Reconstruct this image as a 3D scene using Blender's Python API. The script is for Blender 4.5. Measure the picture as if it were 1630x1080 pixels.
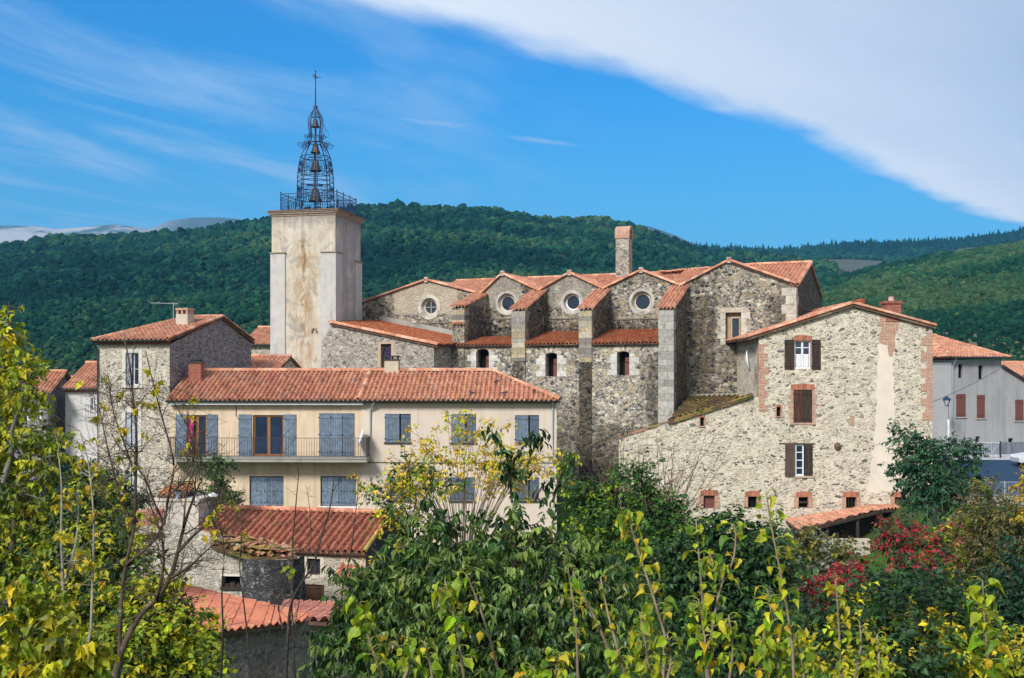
import bpy, math, random
import numpy as np
from mathutils import Vector, Matrix
from mathutils.geometry import tessellate_polygon
for _o in list(bpy.data.objects): bpy.data.objects.remove(_o)
HAZE = 1.3e-4
SC = bpy.context.scene
COL = SC.collection
R = math.radians
RNG = np.random.default_rng(7)
random.seed(7)

# ---------------------------------------------------------------- camera
FPX, CX, HY, EYE = 1700.0, 815.0, 600.0, 10.0     # focal length in photo pixels, horizon row, eye height
cam = bpy.data.cameras.new('camera'); cam.sensor_width = 36.0
cam.lens = 36.0 * FPX / 1630.0
cam.shift_y = (HY - 540.0) / 1630.0
cam.clip_start = 0.1; cam.clip_end = 20000
camo = bpy.data.objects.new('camera', cam); COL.objects.link(camo)
camo.location = (0, 0, EYE); camo.rotation_euler = (R(90), 0, 0)
SC.camera = camo

# ---------------------------------------------------------------- node helpers
def nd(nt, typ, ins=None, **props):
    n = nt.nodes.new(typ)
    for k, v in props.items(): setattr(n, k, v)
    for k, v in (ins or {}).items():
        s = n.inputs[k]
        if isinstance(v, bpy.types.NodeSocket): nt.links.new(v, s)
        elif isinstance(v, bpy.types.Node): nt.links.new(v.outputs[0], s)
        else: s.default_value = v
    return n
def c4(c): return (c[0], c[1], c[2], 1.0)
def mixc(nt, fac, a, b, blend='MIX'):
    n = nt.nodes.new('ShaderNodeMix'); n.data_type = 'RGBA'; n.blend_type = blend; n.clamp_factor = True
    for i, v in ((0, fac), (6, a), (7, b)):
        s = n.inputs[i]
        if isinstance(v, bpy.types.NodeSocket): nt.links.new(v, s)
        elif isinstance(v, (tuple, list)): s.default_value = c4(v)
        else: s.default_value = v
    return n.outputs[2]
def mth(nt, op, a, b=None, c=None, clamp=False):
    n = nt.nodes.new('ShaderNodeMath'); n.operation = op; n.use_clamp = clamp
    for i, v in enumerate((a, b, c)):
        if v is None: continue
        if isinstance(v, bpy.types.NodeSocket): nt.links.new(v, n.inputs[i])
        else: n.inputs[i].default_value = v
    return n.outputs[0]
def sstep(nt, v, lo, hi, a=0.0, b=1.0):
    n = nd(nt, 'ShaderNodeMapRange', {0: v, 1: lo, 2: hi, 3: a, 4: b}, interpolation_type='SMOOTHSTEP'); return n.outputs[0]
def ramp(nt, fac, stops, interp='LINEAR'):
    n = nt.nodes.new('ShaderNodeValToRGB'); cr = n.color_ramp; cr.interpolation = interp
    while len(cr.elements) < len(stops): cr.elements.new(0.5)
    for e, (p, c) in zip(cr.elements, stops): e.position = p; e.color = c4(c)
    nt.links.new(fac, n.inputs[0]); return n.outputs[0]
def noise(nt, vec, scale, detail=4, rough=.55, dist=0.0):
    n = nd(nt, 'ShaderNodeTexNoise', {'Vector': vec, 'Scale': scale, 'Detail': detail, 'Roughness': rough, 'Distortion': dist}); return n.outputs[0]
def mapping(nt, vec, scale=(1, 1, 1), rot=(0, 0, 0), loc=(0, 0, 0)):
    return nd(nt, 'ShaderNodeMapping', {'Vector': vec, 'Scale': scale, 'Rotation': rot, 'Location': loc}).outputs[0]

def rotscale(nt, vec, ang, scale, loc=(0, 0, 0)):
    return mapping(nt, mapping(nt, vec, (1, 1, 1), (0, 0, R(ang)), loc), scale)
# ---------------------------------------------------------------- sky, sun, exposure
SUN = Vector((-0.46, -0.72, 0.62)).normalized()
SUN_EL = math.asin(SUN.z); SUN_AZ = math.atan2(SUN.x, SUN.y)
world = bpy.data.worlds.new('World'); SC.world = world; world.use_nodes = True
nt = world.node_tree; nt.nodes.clear()
tc = nd(nt, 'ShaderNodeTexCoord')
sky = nd(nt, 'ShaderNodeTexSky', sky_type='NISHITA'); sky.sun_disc = False
sky.sun_elevation = SUN_EL; sky.sun_rotation = SUN_AZ
sky.altitude = 200; sky.air_density = 1.3; sky.dust_density = .25; sky.ozone_density = 3.0
skyc0 = nd(nt, 'ShaderNodeHueSaturation', {'Hue': .503, 'Saturation': 1.35, 'Value': 1.18, 'Color': sky.outputs[0]}).outputs[0]
skyc = mixc(nt, 1.0, skyc0, (.13, .72, 1.04), 'MULTIPLY')
sep = nd(nt, 'ShaderNodeSeparateXYZ', {0: tc.outputs['Generated']})
den = mth(nt, 'MAXIMUM', sep.outputs[2], 0.03)
pu = mth(nt, 'DIVIDE', sep.outputs[0], den); pv = mth(nt, 'DIVIDE', sep.outputs[1], den)   # point on a level cloud layer
pp = nd(nt, 'ShaderNodeCombineXYZ', {0: pu, 1: pv, 2: 0.0}).outputs[0]
q = mth(nt, 'SUBTRACT', mth(nt, 'MULTIPLY', mth(nt, 'ADD', pu, .475), .728), mth(nt, 'MULTIPLY', mth(nt, 'SUBTRACT', pv, 2.83), .685))
al = mth(nt, 'ADD', mth(nt, 'MULTIPLY', mth(nt, 'ADD', pu, .475), .685), mth(nt, 'MULTIPLY', mth(nt, 'SUBTRACT', pv, 2.83), .728))
bulge = mth(nt, 'MULTIPLY', mth(nt, 'SINE', mth(nt, 'MULTIPLY', al, .95)), -.13)
n1 = mth(nt, 'MULTIPLY', mth(nt, 'SUBTRACT', noise(nt, pp, 1.4, 3, .5), .5), .28)
n2 = mth(nt, 'MULTIPLY', mth(nt, 'SUBTRACT', noise(nt, rotscale(nt, pp, -62, (2.2, 6.5, 1)), 1.0, 6, .6), .5), .15)
qq = mth(nt, 'ADD', mth(nt, 'ADD', q, bulge), mth(nt, 'ADD', n1, n2))
cmask = sstep(nt, qq, -.05, .17)
ccol = ramp(nt, sstep(nt, mth(nt, 'ADD', q, mth(nt, 'MULTIPLY', noise(nt, rotscale(nt, pp, -47, (.5, 1.5, 1)), 1.0, 5, .55), .9)), .3, 2.3),
            [(0, (8.8, 8.8, 8.9)), (.14, (7.6, 7.8, 8.1)), (.45, (6.3, 6.7, 7.4)), (1, (3.9, 4.5, 5.6))])
ccol = mixc(nt, sstep(nt, q, 2.7, 4.6), ccol, (6.2, 6.3, 6.5))     # unseen cloud overhead and behind the viewer, brightened as added soft frontal fill
# thin cirrus
ci = noise(nt, rotscale(nt, pp, 20, (1.15, .36, 1)), 1.25, 7, .60, .5)
cim = mth(nt, 'MULTIPLY', sstep(nt, ci, .42, .74), sstep(nt, pu, .9, -1.6))
cim = mth(nt, 'MULTIPLY', cim, .95)
def wisp(du, dv, lu, lv, rot, amt):
    m = nd(nt, 'ShaderNodeVectorMath', {0: pp, 1: (du, dv, 0)}, operation='SUBTRACT').outputs[0]
    m = rotscale(nt, m, -rot, (1 / lu, 1 / lv, 1))
    mm = nd(nt, 'ShaderNodeVectorMath', {0: m}, operation='LENGTH').outputs[1]
    mm = mth(nt, 'ADD', mm, mth(nt, 'MULTIPLY', mth(nt, 'SUBTRACT', noise(nt, rotscale(nt, pp, -rot - 8, (2.0, 7, 1)), 1.6, 6, .65), .5), 2.6))
    return sstep(nt, mm, 1.15, .0, 0, amt)
ws = mth(nt, 'MAXIMUM', wisp(-.27, 4.22, .27, .085, 31, .72), wisp(.12, 4.53, .19, .05, 32, .62))
ws = mth(nt, 'MAXIMUM', ws, wisp(2.1, 8.5, .5, .25, 0, .16))
haze_m = sstep(nt, sep.outputs[2], .27, .11, 0, .62)
base = mixc(nt, haze_m, skyc, (1.5, 3.9, 6.5))
base = mixc(nt, mth(nt, 'MAXIMUM', cim, ws), base, (3.6, 5.2, 7.4))
full = mixc(nt, cmask, base, ccol)
bg = nd(nt, 'ShaderNodeBackground', {'Color': full, 'Strength': 0.12})
nt.links.new(bg.outputs[0], nd(nt, 'ShaderNodeOutputWorld').inputs[0])

sl = bpy.data.lights.new('sun', 'SUN'); sl.energy = 4.0; sl.angle = R(14.0); sl.color = (1.0, .96, .90)
so = bpy.data.objects.new('sun', sl); COL.objects.link(so); so.location = (-40, -40, 60)
so.rotation_euler = SUN.to_track_quat('Z', 'Y').to_euler()
SC.view_settings.view_transform = 'Standard'; SC.view_settings.look = 'None'
SC.view_settings.exposure = 0.22; SC.view_settings.gamma = 1.0
SC.cycles.max_bounces = 8; SC.cycles.transparent_max_bounces = 8; SC.cycles.volume_bounces = 0
# ---------------------------------------------------------------- geometry helpers
def P(px, py, Y):
    return np.array(((px - CX) / FPX * Y, Y, EYE - (py - HY) / FPX * Y))
class Frame:
    """a local frame: x along a facade, y into depth, z up; turned by a degrees (positive: its front looks to the viewer's left)"""
    def __init__(s, o, a):
        s.o = np.array(o, float); s.a = R(a); s.r = np.array((math.cos(s.a), -math.sin(s.a), 0)); s.d = np.array((math.sin(s.a), math.cos(s.a), 0)); s.u = np.array((0, 0, 1.0))
    def loc(s, p):
        v = np.asarray(p, float) - s.o; return np.array((v @ s.r, v @ s.d, v[2]))
    def world(s, p): return s.o + p[0] * s.r + p[1] * s.d + p[2] * s.u
    def aty(s, px, py, y):           # where the ray of a photo pixel meets the plane local y
        d = np.array(((px - CX) / FPX, 1, -(py - HY) / FPX)); c = np.array((0, 0, EYE)) - s.o
        t = (y - c @ s.d) / (d @ s.d); return s.loc(np.array((0, 0, EYE)) + t * d)
    def atx(s, px, py, x):
        d = np.array(((px - CX) / FPX, 1, -(py - HY) / FPX)); c = np.array((0, 0, EYE)) - s.o
        t = (x - c @ s.r) / (d @ s.r); return s.loc(np.array((0, 0, EYE)) + t * d)
    def xz(s, px, py, y=0.0):
        p = s.aty(px, py, y); return (p[0], p[2])

class Geo:
    def __init__(s): s.V = []; s.F = []; s.C = []; s.M = []; s.n = 0
    def add(s, V, F, col=(1, 1, 1), mi=0):
        V = np.asarray(V, float).reshape(-1, 3)
        if len(V) == 0: return
        c = np.asarray(col, float)
        if c.ndim == 1: c = np.tile(c, (len(V), 1))
        s.V.append(V); s.C.append(c)
        if isinstance(F, np.ndarray): fl = [F + s.n]
        else:
            by = {}
            for f in F: by.setdefault(len(f), []).append(f)
            fl = [np.array(v, int) + s.n for v in by.values()]
        for f in fl: s.F.append(f); s.M.append(np.full(len(f), mi))
        s.n += len(V)
    def box(s, lo, hi, col=(1, 1, 1), mi=0):
        x0, y0, z0 = lo; x1, y1, z1 = hi
        s.add([(x0, y0, z0), (x1, y0, z0), (x1, y1, z0), (x0, y1, z0), (x0, y0, z1), (x1, y0, z1), (x1, y1, z1), (x0, y1, z1)],
              [(0, 3, 2, 1), (4, 5, 6, 7), (0, 1, 5, 4), (1, 2, 6, 5), (2, 3, 7, 6), (3, 0, 4, 7)], col, mi)
    def hexa(s, b, t, col=(1, 1, 1), mi=0):     # 4 bottom + 4 top corners
        s.add(list(b) + list(t), [(0, 3, 2, 1), (4, 5, 6, 7), (0, 1, 5, 4), (1, 2, 6, 5), (2, 3, 7, 6), (3, 0, 4, 7)], col, mi)
    def bar(s, a, b, w, h=None, up=(0, 0, 1), col=(1, 1, 1), mi=0):
        a = np.asarray(a, float); b = np.asarray(b, float); h = h or w
        t = b - a; t /= np.linalg.norm(t) + 1e-9
        x = np.cross(t, up); 
        if np.linalg.norm(x) < 1e-4: x = np.cross(t, (1, 0, 0))
        x /= np.linalg.norm(x); y = np.cross(x, t)
        q = [(-w / 2, -h / 2), (w / 2, -h / 2), (w / 2, h / 2), (-w / 2, h / 2)]
        s.hexa([a + x * i + y * j for i, j in q], [b + x * i + y * j for i, j in q], col, mi)
    def tube(s, path, rad, seg=6, col=(1, 1, 1), mi=0, caps=True):
        p = np.asarray(path, float); n = len(p)
        rad = np.full(n, rad) if np.isscalar(rad) else np.asarray(rad, float)
        t = np.gradient(p, axis=0); t /= np.linalg.norm(t, axis=1, keepdims=True) + 1e-9
        ref = np.array((0.0, 0, 1)) if abs(t[0][2]) < .9 else np.array((1.0, 0, 0))
        x = np.cross(t, ref); x /= np.linalg.norm(x, axis=1, keepdims=True) + 1e-9
        y = np.cross(t, x)
        an = np.linspace(0, 2 * math.pi, seg, endpoint=False)
        V = p[:, None] + rad[:, None, None] * (np.cos(an)[None, :, None] * x[:, None] + np.sin(an)[None, :, None] * y[:, None])
        i = np.arange(n - 1)[:, None] * seg; j = np.arange(seg)[None]; k = (np.arange(seg) + 1) % seg
        F = np.stack([i + j, i + k[None], i + seg + k[None], i + seg + j], -1).reshape(-1, 4)
        s.add(V.reshape(-1, 3), F, col, mi)
        if caps:
            s.F.append(np.array([np.arange(seg)[::-1]]) + s.n - n * seg); s.M.append(np.array([mi]))
            s.F.append(np.array([np.arange(seg)]) + s.n - seg); s.M.append(np.array([mi]))
    def lathe(s, prof, c=(0, 0, 0), seg=16, col=(1, 1, 1), mi=0, a0=0, a1=2 * math.pi):
        n = len(prof); full = abs(a1 - a0 - 2 * math.pi) < 1e-6
        an = np.linspace(a0, a1, seg, endpoint=not full); m = len(an)
        V = [(c[0] + r * math.cos(t), c[1] + r * math.sin(t), c[2] + z) for r, z in prof for t in an]
        F = [(i * m + j, i * m + (j + 1) % m, (i + 1) * m + (j + 1) % m, (i + 1) * m + j) for i in range(n - 1) for j in range(m if full else m - 1)]
        s.add(V, F, col, mi)
    def poly(s, pts, col=(1, 1, 1), mi=0): s.add(pts, [tuple(range(len(pts)))], col, mi)
    def slab(s, pts, off, col=(1, 1, 1), mi=0):       # a polygon given thickness along off
        n = len(pts); p = [np.asarray(q, float) for q in pts]; o = np.asarray(off, float)
        s.add(p + [q + o for q in p], [tuple(range(n)), tuple(range(2 * n - 1, n - 1, -1))] + [(i, i + n, (i + 1) % n + n, (i + 1) % n) for i in range(n)], col, mi)
    def wall(s, outline, holes=(), depth=.25, fn=lambda a, b, c: (a, c, b), col=(1, 1, 1), mi=0, rmi=None, back=False):
        """outline and holes are (s, z) lists; fn(s, depth, z) -> local point; holes get reveals of the given depth"""
        loops = [list(outline)] + [list(h) for h in holes]
        tris = tessellate_polygon([[Vector((a, b, 0)) for a, b in l] for l in loops])
        flat = [q for l in loops for q in l]
        s.add([fn(a, 0, b) for a, b in flat], [tuple(t) for t in tris], col, mi)
        for h in holes:
            n = len(h); V = [fn(a, 0, b) for a, b in h] + [fn(a, depth, b) for a, b in h]
            s.add(V, [(i, (i + 1) % n, n + (i + 1) % n, n + i) for i in range(n)], col, mi if rmi is None else rmi)
    def build(s, name, mat, parent=None, smooth=False):
        me = bpy.data.meshes.new(name)
        V = np.concatenate(s.V); C = np.concatenate(s.C)
        me.vertices.add(len(V)); me.vertices.foreach_set('co', V.astype(np.float32).ravel())
        tot = np.concatenate([np.full(len(f), f.shape[1]) for f in s.F]); li = np.concatenate([f.ravel() for f in s.F])
        me.loops.add(len(li)); me.loops.foreach_set('vertex_index', li.astype(np.int32))
        me.polygons.add(len(tot)); st = np.concatenate([[0], np.cumsum(tot)[:-1]])
        me.polygons.foreach_set('loop_start', st.astype(np.int32)); me.polygons.foreach_set('loop_total', tot.astype(np.int32))
        mats = mat if isinstance(mat, (list, tuple)) else [mat]
        for m in mats: me.materials.append(m)
        if len(mats) > 1: me.polygons.foreach_set('material_index', np.concatenate(s.M).astype(np.int32))
        me.polygons.foreach_set('use_smooth', np.full(len(tot), bool(smooth)))
        at = me.color_attributes.new('Col', 'FLOAT_COLOR', 'POINT')
        at.data.foreach_set('color', np.concatenate([C, np.ones((len(C), 1))], 1).astype(np.float32).ravel())
        me.update(calc_edges=True); me.validate()
        o = bpy.data.objects.new(name, me); COL.objects.link(o)
        if parent is not None: o.parent = parent
        return o

def tag(o, label=None, cat=None, group=None, kind=None):
    if label: o['label'] = label
    if cat: o['category'] = cat
    if group: o['group'] = group
    if kind: o['kind'] = kind
    return o
def thing(name, label, cat, frame=None, loc=(0, 0, 0), a=0, group=None):
    o = bpy.data.objects.new(name, None); COL.objects.link(o); o.empty_display_size = .5
    if frame is not None: o.location = frame.o; o.rotation_euler = (0, 0, -frame.a)
    else: o.location = loc; o.rotation_euler = (0, 0, -R(a))
    return tag(o, label, cat, group)
def copy_thing(o, loc, rz=None, label=None, scale=None):
    c = o.copy(); COL.objects.link(c); c.location = loc
    if rz is not None: c.rotation_euler = (0, 0, rz)
    if scale: c.scale = (scale,) * 3
    if label: c['label'] = label
    for ch in list(o.children):
        k = ch.copy(); COL.objects.link(k); k.parent = c
        for g in ch.children:
            h = g.copy(); COL.objects.link(h); h.parent = k
    return c

# ---------------------------------------------------------------- materials
def mat_base(name, rough=.8, spec=.3):
    m = bpy.data.materials.new(name); m.use_nodes = True; nt = m.node_tree
    b = nt.nodes['Principled BSDF']; b.inputs['Roughness'].default_value = rough
    b.inputs['Specular IOR Level'].default_value = spec
    return m, nt, b
def bump(nt, b, h, strength=.5, dist=.03):
    n = nd(nt, 'ShaderNodeBump', {'Height': h, 'Strength': strength, 'Distance': dist}); nt.links.new(n.outputs[0], b.inputs['Normal'])
def plain(name, col, rough=.6, spec=.4, metal=0, var=.25, scale=6.0):
    m, nt, b = mat_base(name, rough, spec)
    tcx = nd(nt, 'ShaderNodeTexCoord').outputs['Object']
    n = noise(nt, tcx, scale, 5, .6)
    lo = tuple(c * (1 - var) for c in col); hi = tuple(min(1, c * (1 + var)) for c in col)
    nt.links.new(ramp(nt, n, [(.3, lo), (.7, hi)]), b.inputs['Base Color']); b.inputs['Metallic'].default_value = metal
    bump(nt, b, n, .15, .02)
    return m
def colmat(name, rough=.8, spec=.2, var=.35, scale=9.0, lichen=None, bmp=.3):
    m, nt, b = mat_base(name, rough, spec)
    a = nd(nt, 'ShaderNodeAttribute', attribute_name='Col').outputs[0]
    tcx = nd(nt, 'ShaderNodeTexCoord').outputs['Object']
    n = noise(nt, tcx, scale, 6, .65)
    c = mixc(nt, 1.0, a, ramp(nt, n, [(.25, (1 - var,) * 3), (.75, (1 + var,) * 3)]), 'MULTIPLY')
    if lichen:
        for (lc, sc, lo, hi, amt) in lichen:
            f = mth(nt, 'MULTIPLY', sstep(nt, noise(nt, tcx, sc, 7, .7), lo, hi), amt); c = mixc(nt, f, c, lc)
    nt.links.new(c, b.inputs['Base Color'])
    if bmp: bump(nt, b, n, bmp, .02)
    return m
def stone_mat(name, stones, mortar, scale=3.0, flat=1.6, mw=.035, soft=.05, bury=0.0, stain=(.5, .75, .0), stain_col=(.10, .09, .08), streak=0.0, bmp=.9, pale=None, patches=None):
    def gr(c): l = .3 * c[0] + .59 * c[1] + .11 * c[2]; return tuple(l + (x - l) * .9 for x in c)
    stones = [gr(c) for c in stones]; mortar = gr(mortar)
    m, nt, b = mat_base(name, .9, .15)
    tcx = nd(nt, 'ShaderNodeTexCoord').outputs['Object']
    nv = nd(nt, 'ShaderNodeTexNoise', {'Vector': tcx, 'Scale': 2.2, 'Detail': 3.0})
    off = nd(nt, 'ShaderNodeVectorMath', {0: nv.outputs[1], 1: (.5, .5, .5)}, operation='SUBTRACT').outputs[0]
    off = nd(nt, 'ShaderNodeVectorMath', {0: off, 'Scale': .28}, operation='SCALE').outputs[0]
    pos = nd(nt, 'ShaderNodeVectorMath', {0: tcx, 1: off}, operation='ADD').outputs[0]
    mp = mapping(nt, pos, (1, 1, flat))
    ve = nd(nt, 'ShaderNodeTexVoronoi', {'Vector': mp, 'Scale': scale, 'Randomness': .95}, feature='DISTANCE_TO_EDGE')
    vf = nd(nt, 'ShaderNodeTexVoronoi', {'Vector': mp, 'Scale': scale, 'Randomness': .95})
    sc = nd(nt, 'ShaderNodeSeparateColor', {0: vf.outputs['Color']})
    k = len(stones); stp = [((i + .5) / k, c) for i, c in enumerate(stones)]
    st = ramp(nt, sc.outputs[0], stp, 'CONSTANT')
    v2 = nd(nt, 'ShaderNodeTexVoronoi', {'Vector': mp, 'Scale': scale * 2.1, 'Randomness': 1.0})
    e2 = nd(nt, 'ShaderNodeTexVoronoi', {'Vector': mp, 'Scale': scale * 2.1, 'Randomness': 1.0}, feature='DISTANCE_TO_EDGE')
    s2 = nd(nt, 'ShaderNodeSeparateColor', {0: v2.outputs['Color']})
    pickf = sstep(nt, noise(nt, mp, scale * .38, 2, .5), .48, .54)          # patches laid in small stones
    st = mixc(nt, pickf, st, ramp(nt, s2.outputs[0], stp, 'CONSTANT'))
    fine = noise(nt, tcx, 14, 6, .7)
    st = mixc(nt, 1.0, st, ramp(nt, fine, [(.25, (.42,) * 3), (.75, (1.5,) * 3)]), 'MULTIPLY')
    thr = mth(nt, 'ADD', mth(nt, 'MULTIPLY', sc.outputs[1], bury), mw)
    dd1 = mth(nt, 'SUBTRACT', ve.outputs[0], thr); dd2 = mth(nt, 'SUBTRACT', mth(nt, 'MULTIPLY', e2.outputs[0], 1.4), mth(nt, 'ADD', mth(nt, 'MULTIPLY', s2.outputs[1], bury), mw))
    d = mth(nt, 'ADD', mth(nt, 'MULTIPLY', dd1, mth(nt, 'SUBTRACT', 1.0, pickf)), mth(nt, 'MULTIPLY', dd2, pickf))
    d = mth(nt, 'ADD', d, mth(nt, 'MULTIPLY', mth(nt, 'SUBTRACT', fine, .5), .06))
    msk = sstep(nt, d, 0.0, soft)
    mo = mixc(nt, 1.0, mortar, ramp(nt, noise(nt, tcx, 5, 7, .7), [(.25, (.62,) * 3), (.75, (1.25,) * 3)]), 'MULTIPLY')
    c = mixc(nt, msk, mo, st)
    big = noise(nt, mapping(nt, tcx, (1, 1, .55)), .55, 8, .68, .3)
    f = mth(nt, 'MULTIPLY', sstep(nt, big, stain[0], stain[1]), stain[2])
    if streak:
        s2 = noise(nt, mapping(nt, tcx, (2.2, 2.2, .16)), 1.0, 6, .6)
        f = mth(nt, 'MAXIMUM', f, mth(nt, 'MULTIPLY', sstep(nt, s2, .54, .72), streak))
    if patches:
        sx = nd(nt, 'ShaderNodeSeparateXYZ', {0: tcx})
        for (x0, x1, y0, y1, z0, z1, amt, lo, hi) in patches:      # weathered areas of the wall, ragged edges
            g = None
            for k2, (a0, a1) in enumerate(((x0, x1), (y0, y1), (z0, z1))):
                e = .40 * min(2.2, a1 - a0)
                w = mth(nt, 'MULTIPLY', sstep(nt, sx.outputs[k2], a0 - e, a0 + e), sstep(nt, sx.outputs[k2], a1 + e, a1 - e))
                g = w if g is None else mth(nt, 'MULTIPLY', g, w)
            rag = noise(nt, mapping(nt, tcx, (1, 1, .7)), 2.3, 7, .72)
            g = mth(nt, 'MULTIPLY', sstep(nt, mth(nt, 'ADD', mth(nt, 'MULTIPLY', g, .55), rag), lo, hi), amt)
            f = mth(nt, 'MAXIMUM', f, g)
    c = mixc(nt, f, c, mixc(nt, 1.0, c, tuple(min(1, x / .42) for x in stain_col), 'MULTIPLY'))
    if pale:
        sx = nd(nt, 'ShaderNodeSeparateXYZ', {0: tcx})
        for (x0, x1, z0, z1, pc_, amt) in pale:          # remains of old plaster
            gx = mth(nt, 'MULTIPLY', sstep(nt, sx.outputs[0], x0 - .4, x0 + .4), sstep(nt, sx.outputs[0], x1 + .4, x1 - .4))
            gzz = mth(nt, 'MULTIPLY', sstep(nt, sx.outputs[2], z0 - .3, z0 + .3), sstep(nt, sx.outputs[2], z1 + .3, z1 - .3))
            gg_ = mth(nt, 'ADD', mth(nt, 'MULTIPLY', mth(nt, 'MULTIPLY', gx, gzz), .6), noise(nt, tcx, 1.7, 7, .75))
            c = mixc(nt, mth(nt, 'MULTIPLY', sstep(nt, gg_, .78, .86), amt), c, mixc(nt, 1.0, pc_, ramp(nt, noise(nt, tcx, 6, 7, .75), [(.3, (.62,) * 3), (.7, (1.2,) * 3)]), 'MULTIPLY'))
    nt.links.new(c, b.inputs['Base Color'])
    h = mth(nt, 'ADD', mth(nt, 'MULTIPLY', mth(nt, 'MINIMUM', mth(nt, 'MULTIPLY', msk, mth(nt, 'ADD', d, .05)), .16), 2.2), mth(nt, 'MULTIPLY', fine, .5))
    bump(nt, b, h, bmp, .10)
    return m
def plaster(name, col, stain=None, var=.12, rough=.9, streaks=0.0, scale=1.2, streak_col=None, patch=None):
    m, nt, b = mat_base(name, rough, .15)
    tcx = nd(nt, 'ShaderNodeTexCoord').outputs['Object']
    n = noise(nt, tcx, scale, 8, .65)
    c = mixc(nt, 1.0, col, ramp(nt, n, [(.3, (1 - var,) * 3), (.7, (1 + var,) * 3)]), 'MULTIPLY')
    if stain:
        big = noise(nt, mapping(nt, tcx, (1, 1, .4)), .8, 8, .7, .4)
        c = mixc(nt, mth(nt, 'MULTIPLY', sstep(nt, big, stain[1], stain[2]), stain[3]), c, stain[0])
    if streaks:
        s2 = noise(nt, mapping(nt, tcx, (3, 3, .14)), 1.0, 6, .6)
        c = mixc(nt, mth(nt, 'MULTIPLY', sstep(nt, s2, .47, .68), streaks), c, streak_col or tuple(x * .45 for x in col))
    if patch: c = patch(nt, tcx, c)
    nt.links.new(c, b.inputs['Base Color'])
    bump(nt, b, noise(nt, tcx, 40, 4, .6), .12, .01)
    return m
def brick_mat(name, c1, c2, mortar, scale=1.0):
    m, nt, b = mat_base(name, .9, .15)
    tcx = nd(nt, 'ShaderNodeTexCoord').outputs['Object']
    sp = nd(nt, 'ShaderNodeSeparateXYZ', {0: tcx})
    uv = nd(nt, 'ShaderNodeCombineXYZ', {0: mth(nt, 'ADD', sp.outputs[0], sp.outputs[1]), 1: sp.outputs[2], 2: 0.0}).outputs[0]
    br = nd(nt, 'ShaderNodeTexBrick', {'Vector': uv, 'Color1': c4(c1), 'Color2': c4(c2), 'Mortar': c4(mortar), 'Scale': scale, 'Mortar Size': .012, 'Brick Width': .30, 'Row Height': .085, 'Bias': 0.0})
    n = noise(nt, tcx, 7, 6, .7)
    c = mixc(nt, 1.0, br.outputs[0], ramp(nt, n, [(.25, (.6,) * 3), (.75, (1.3,) * 3)]), 'MULTIPLY')
    nt.links.new(c, b.inputs['Base Color'])
    bump(nt, b, mth(nt, 'ADD', mth(nt, 'MULTIPLY', br.outputs[1], -1.0), mth(nt, 'MULTIPLY', n, .4)), .5, .015)
    return m
def leaf_mat(name, trans=.35, rough=.5, spots=None):
    m, nt, b = mat_base(name, rough, .35)
    a = nd(nt, 'ShaderNodeAttribute', attribute_name='Col').outputs[0]
    tcx = nd(nt, 'ShaderNodeTexCoord').outputs['Object']
    c = mixc(nt, 1.0, a, ramp(nt, noise(nt, tcx, 25 if not spots else 18, 3, .6), [(.3, (.75,) * 3), (.7, (1.25,) * 3)]), 'MULTIPLY')
    if spots:
        c = mixc(nt, sstep(nt, noise(nt, tcx, 5, 3, .6), .50, .70, 0, .5), c, (.42, .40, .035))
        c = mixc(nt, sstep(nt, noise(nt, tcx, 11, 5, .7), .61, .70, 0, .6), c, spots)
    nt.links.new(c, b.inputs['Base Color'])
    t = nd(nt, 'ShaderNodeBsdfTranslucent', {'Color': mixc(nt, 1.0, c, (1.25, 1.2, .6), 'MULTIPLY')})
    mx = nd(nt, 'ShaderNodeMixShader', {0: trans, 1: b.outputs[0], 2: t.outputs[0]})
    nt.links.new(mx.outputs[0], nt.nodes['Material Output'].inputs[0])
    return m
def wood_mat(name, c1, c2, scale=10):
    m, nt, b = mat_base(name, .75, .25)
    tcx = nd(nt, 'ShaderNodeTexCoord').outputs['Object']
    n = noise(nt, mapping(nt, tcx, (1, 1, .08)), scale, 6, .65, .5)
    nt.links.new(ramp(nt, n, [(.3, c1), (.7, c2)]), b.inputs['Base Color']); bump(nt, b, n, .4, .01)
    return m

TILE_LICHEN = [((.30, .24, .10), 1.1, .55, .72, .55), ((.10, .085, .07), 2.3, .56, .72, .65), ((.50, .33, .24), 3.1, .6, .74, .5)]
M = {}
M['tile'] = colmat('roof_tile', .85, .15, .16, 7, [((.15, .10, .075), 1.9, .55, .70, .6), ((.50, .30, .11), 1.1, .54, .68, .45), ((.34, .27, .22), .7, .54, .66, .35)])
M['tile_old'] = colmat('old_roof_tile', .9, .12, .35, 9, TILE_LICHEN)
M['tile_moss'] = colmat('mossy_roof_tile', .95, .1, .4, 7, [((.30, .22, .05), 1.5, .46, .6, .8), ((.05, .075, .02), 1.0, .5, .62, .85), ((.08, .07, .06), 3, .55, .7, .7)])
M['under'] = plain('roof_underside', (.10, .065, .045), .9)
M['glass'] = plain('window_glass', (.022, .03, .042), .08, .6, 0, .3, 1.5)
M['glass_blue'] = plain('window_glass_blue', (.02, .035, .07), .06, .7, 0, .4, 1.0)
M['dark'] = plain('dark_interior', (.012, .011, .011), .95, .05)
M['white'] = plain('white_paint', (.74, .75, .76), .5, .3, 0, .08)
M['shutter'] = plain('blue_grey_shutter_paint', (.145, .195, .26), .55, .3, 0, .3, 5)
_nt = M['shutter'].node_tree; _b = _nt.nodes['Principled BSDF']; _l = _b.inputs['Base Color'].links[0].from_socket
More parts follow.
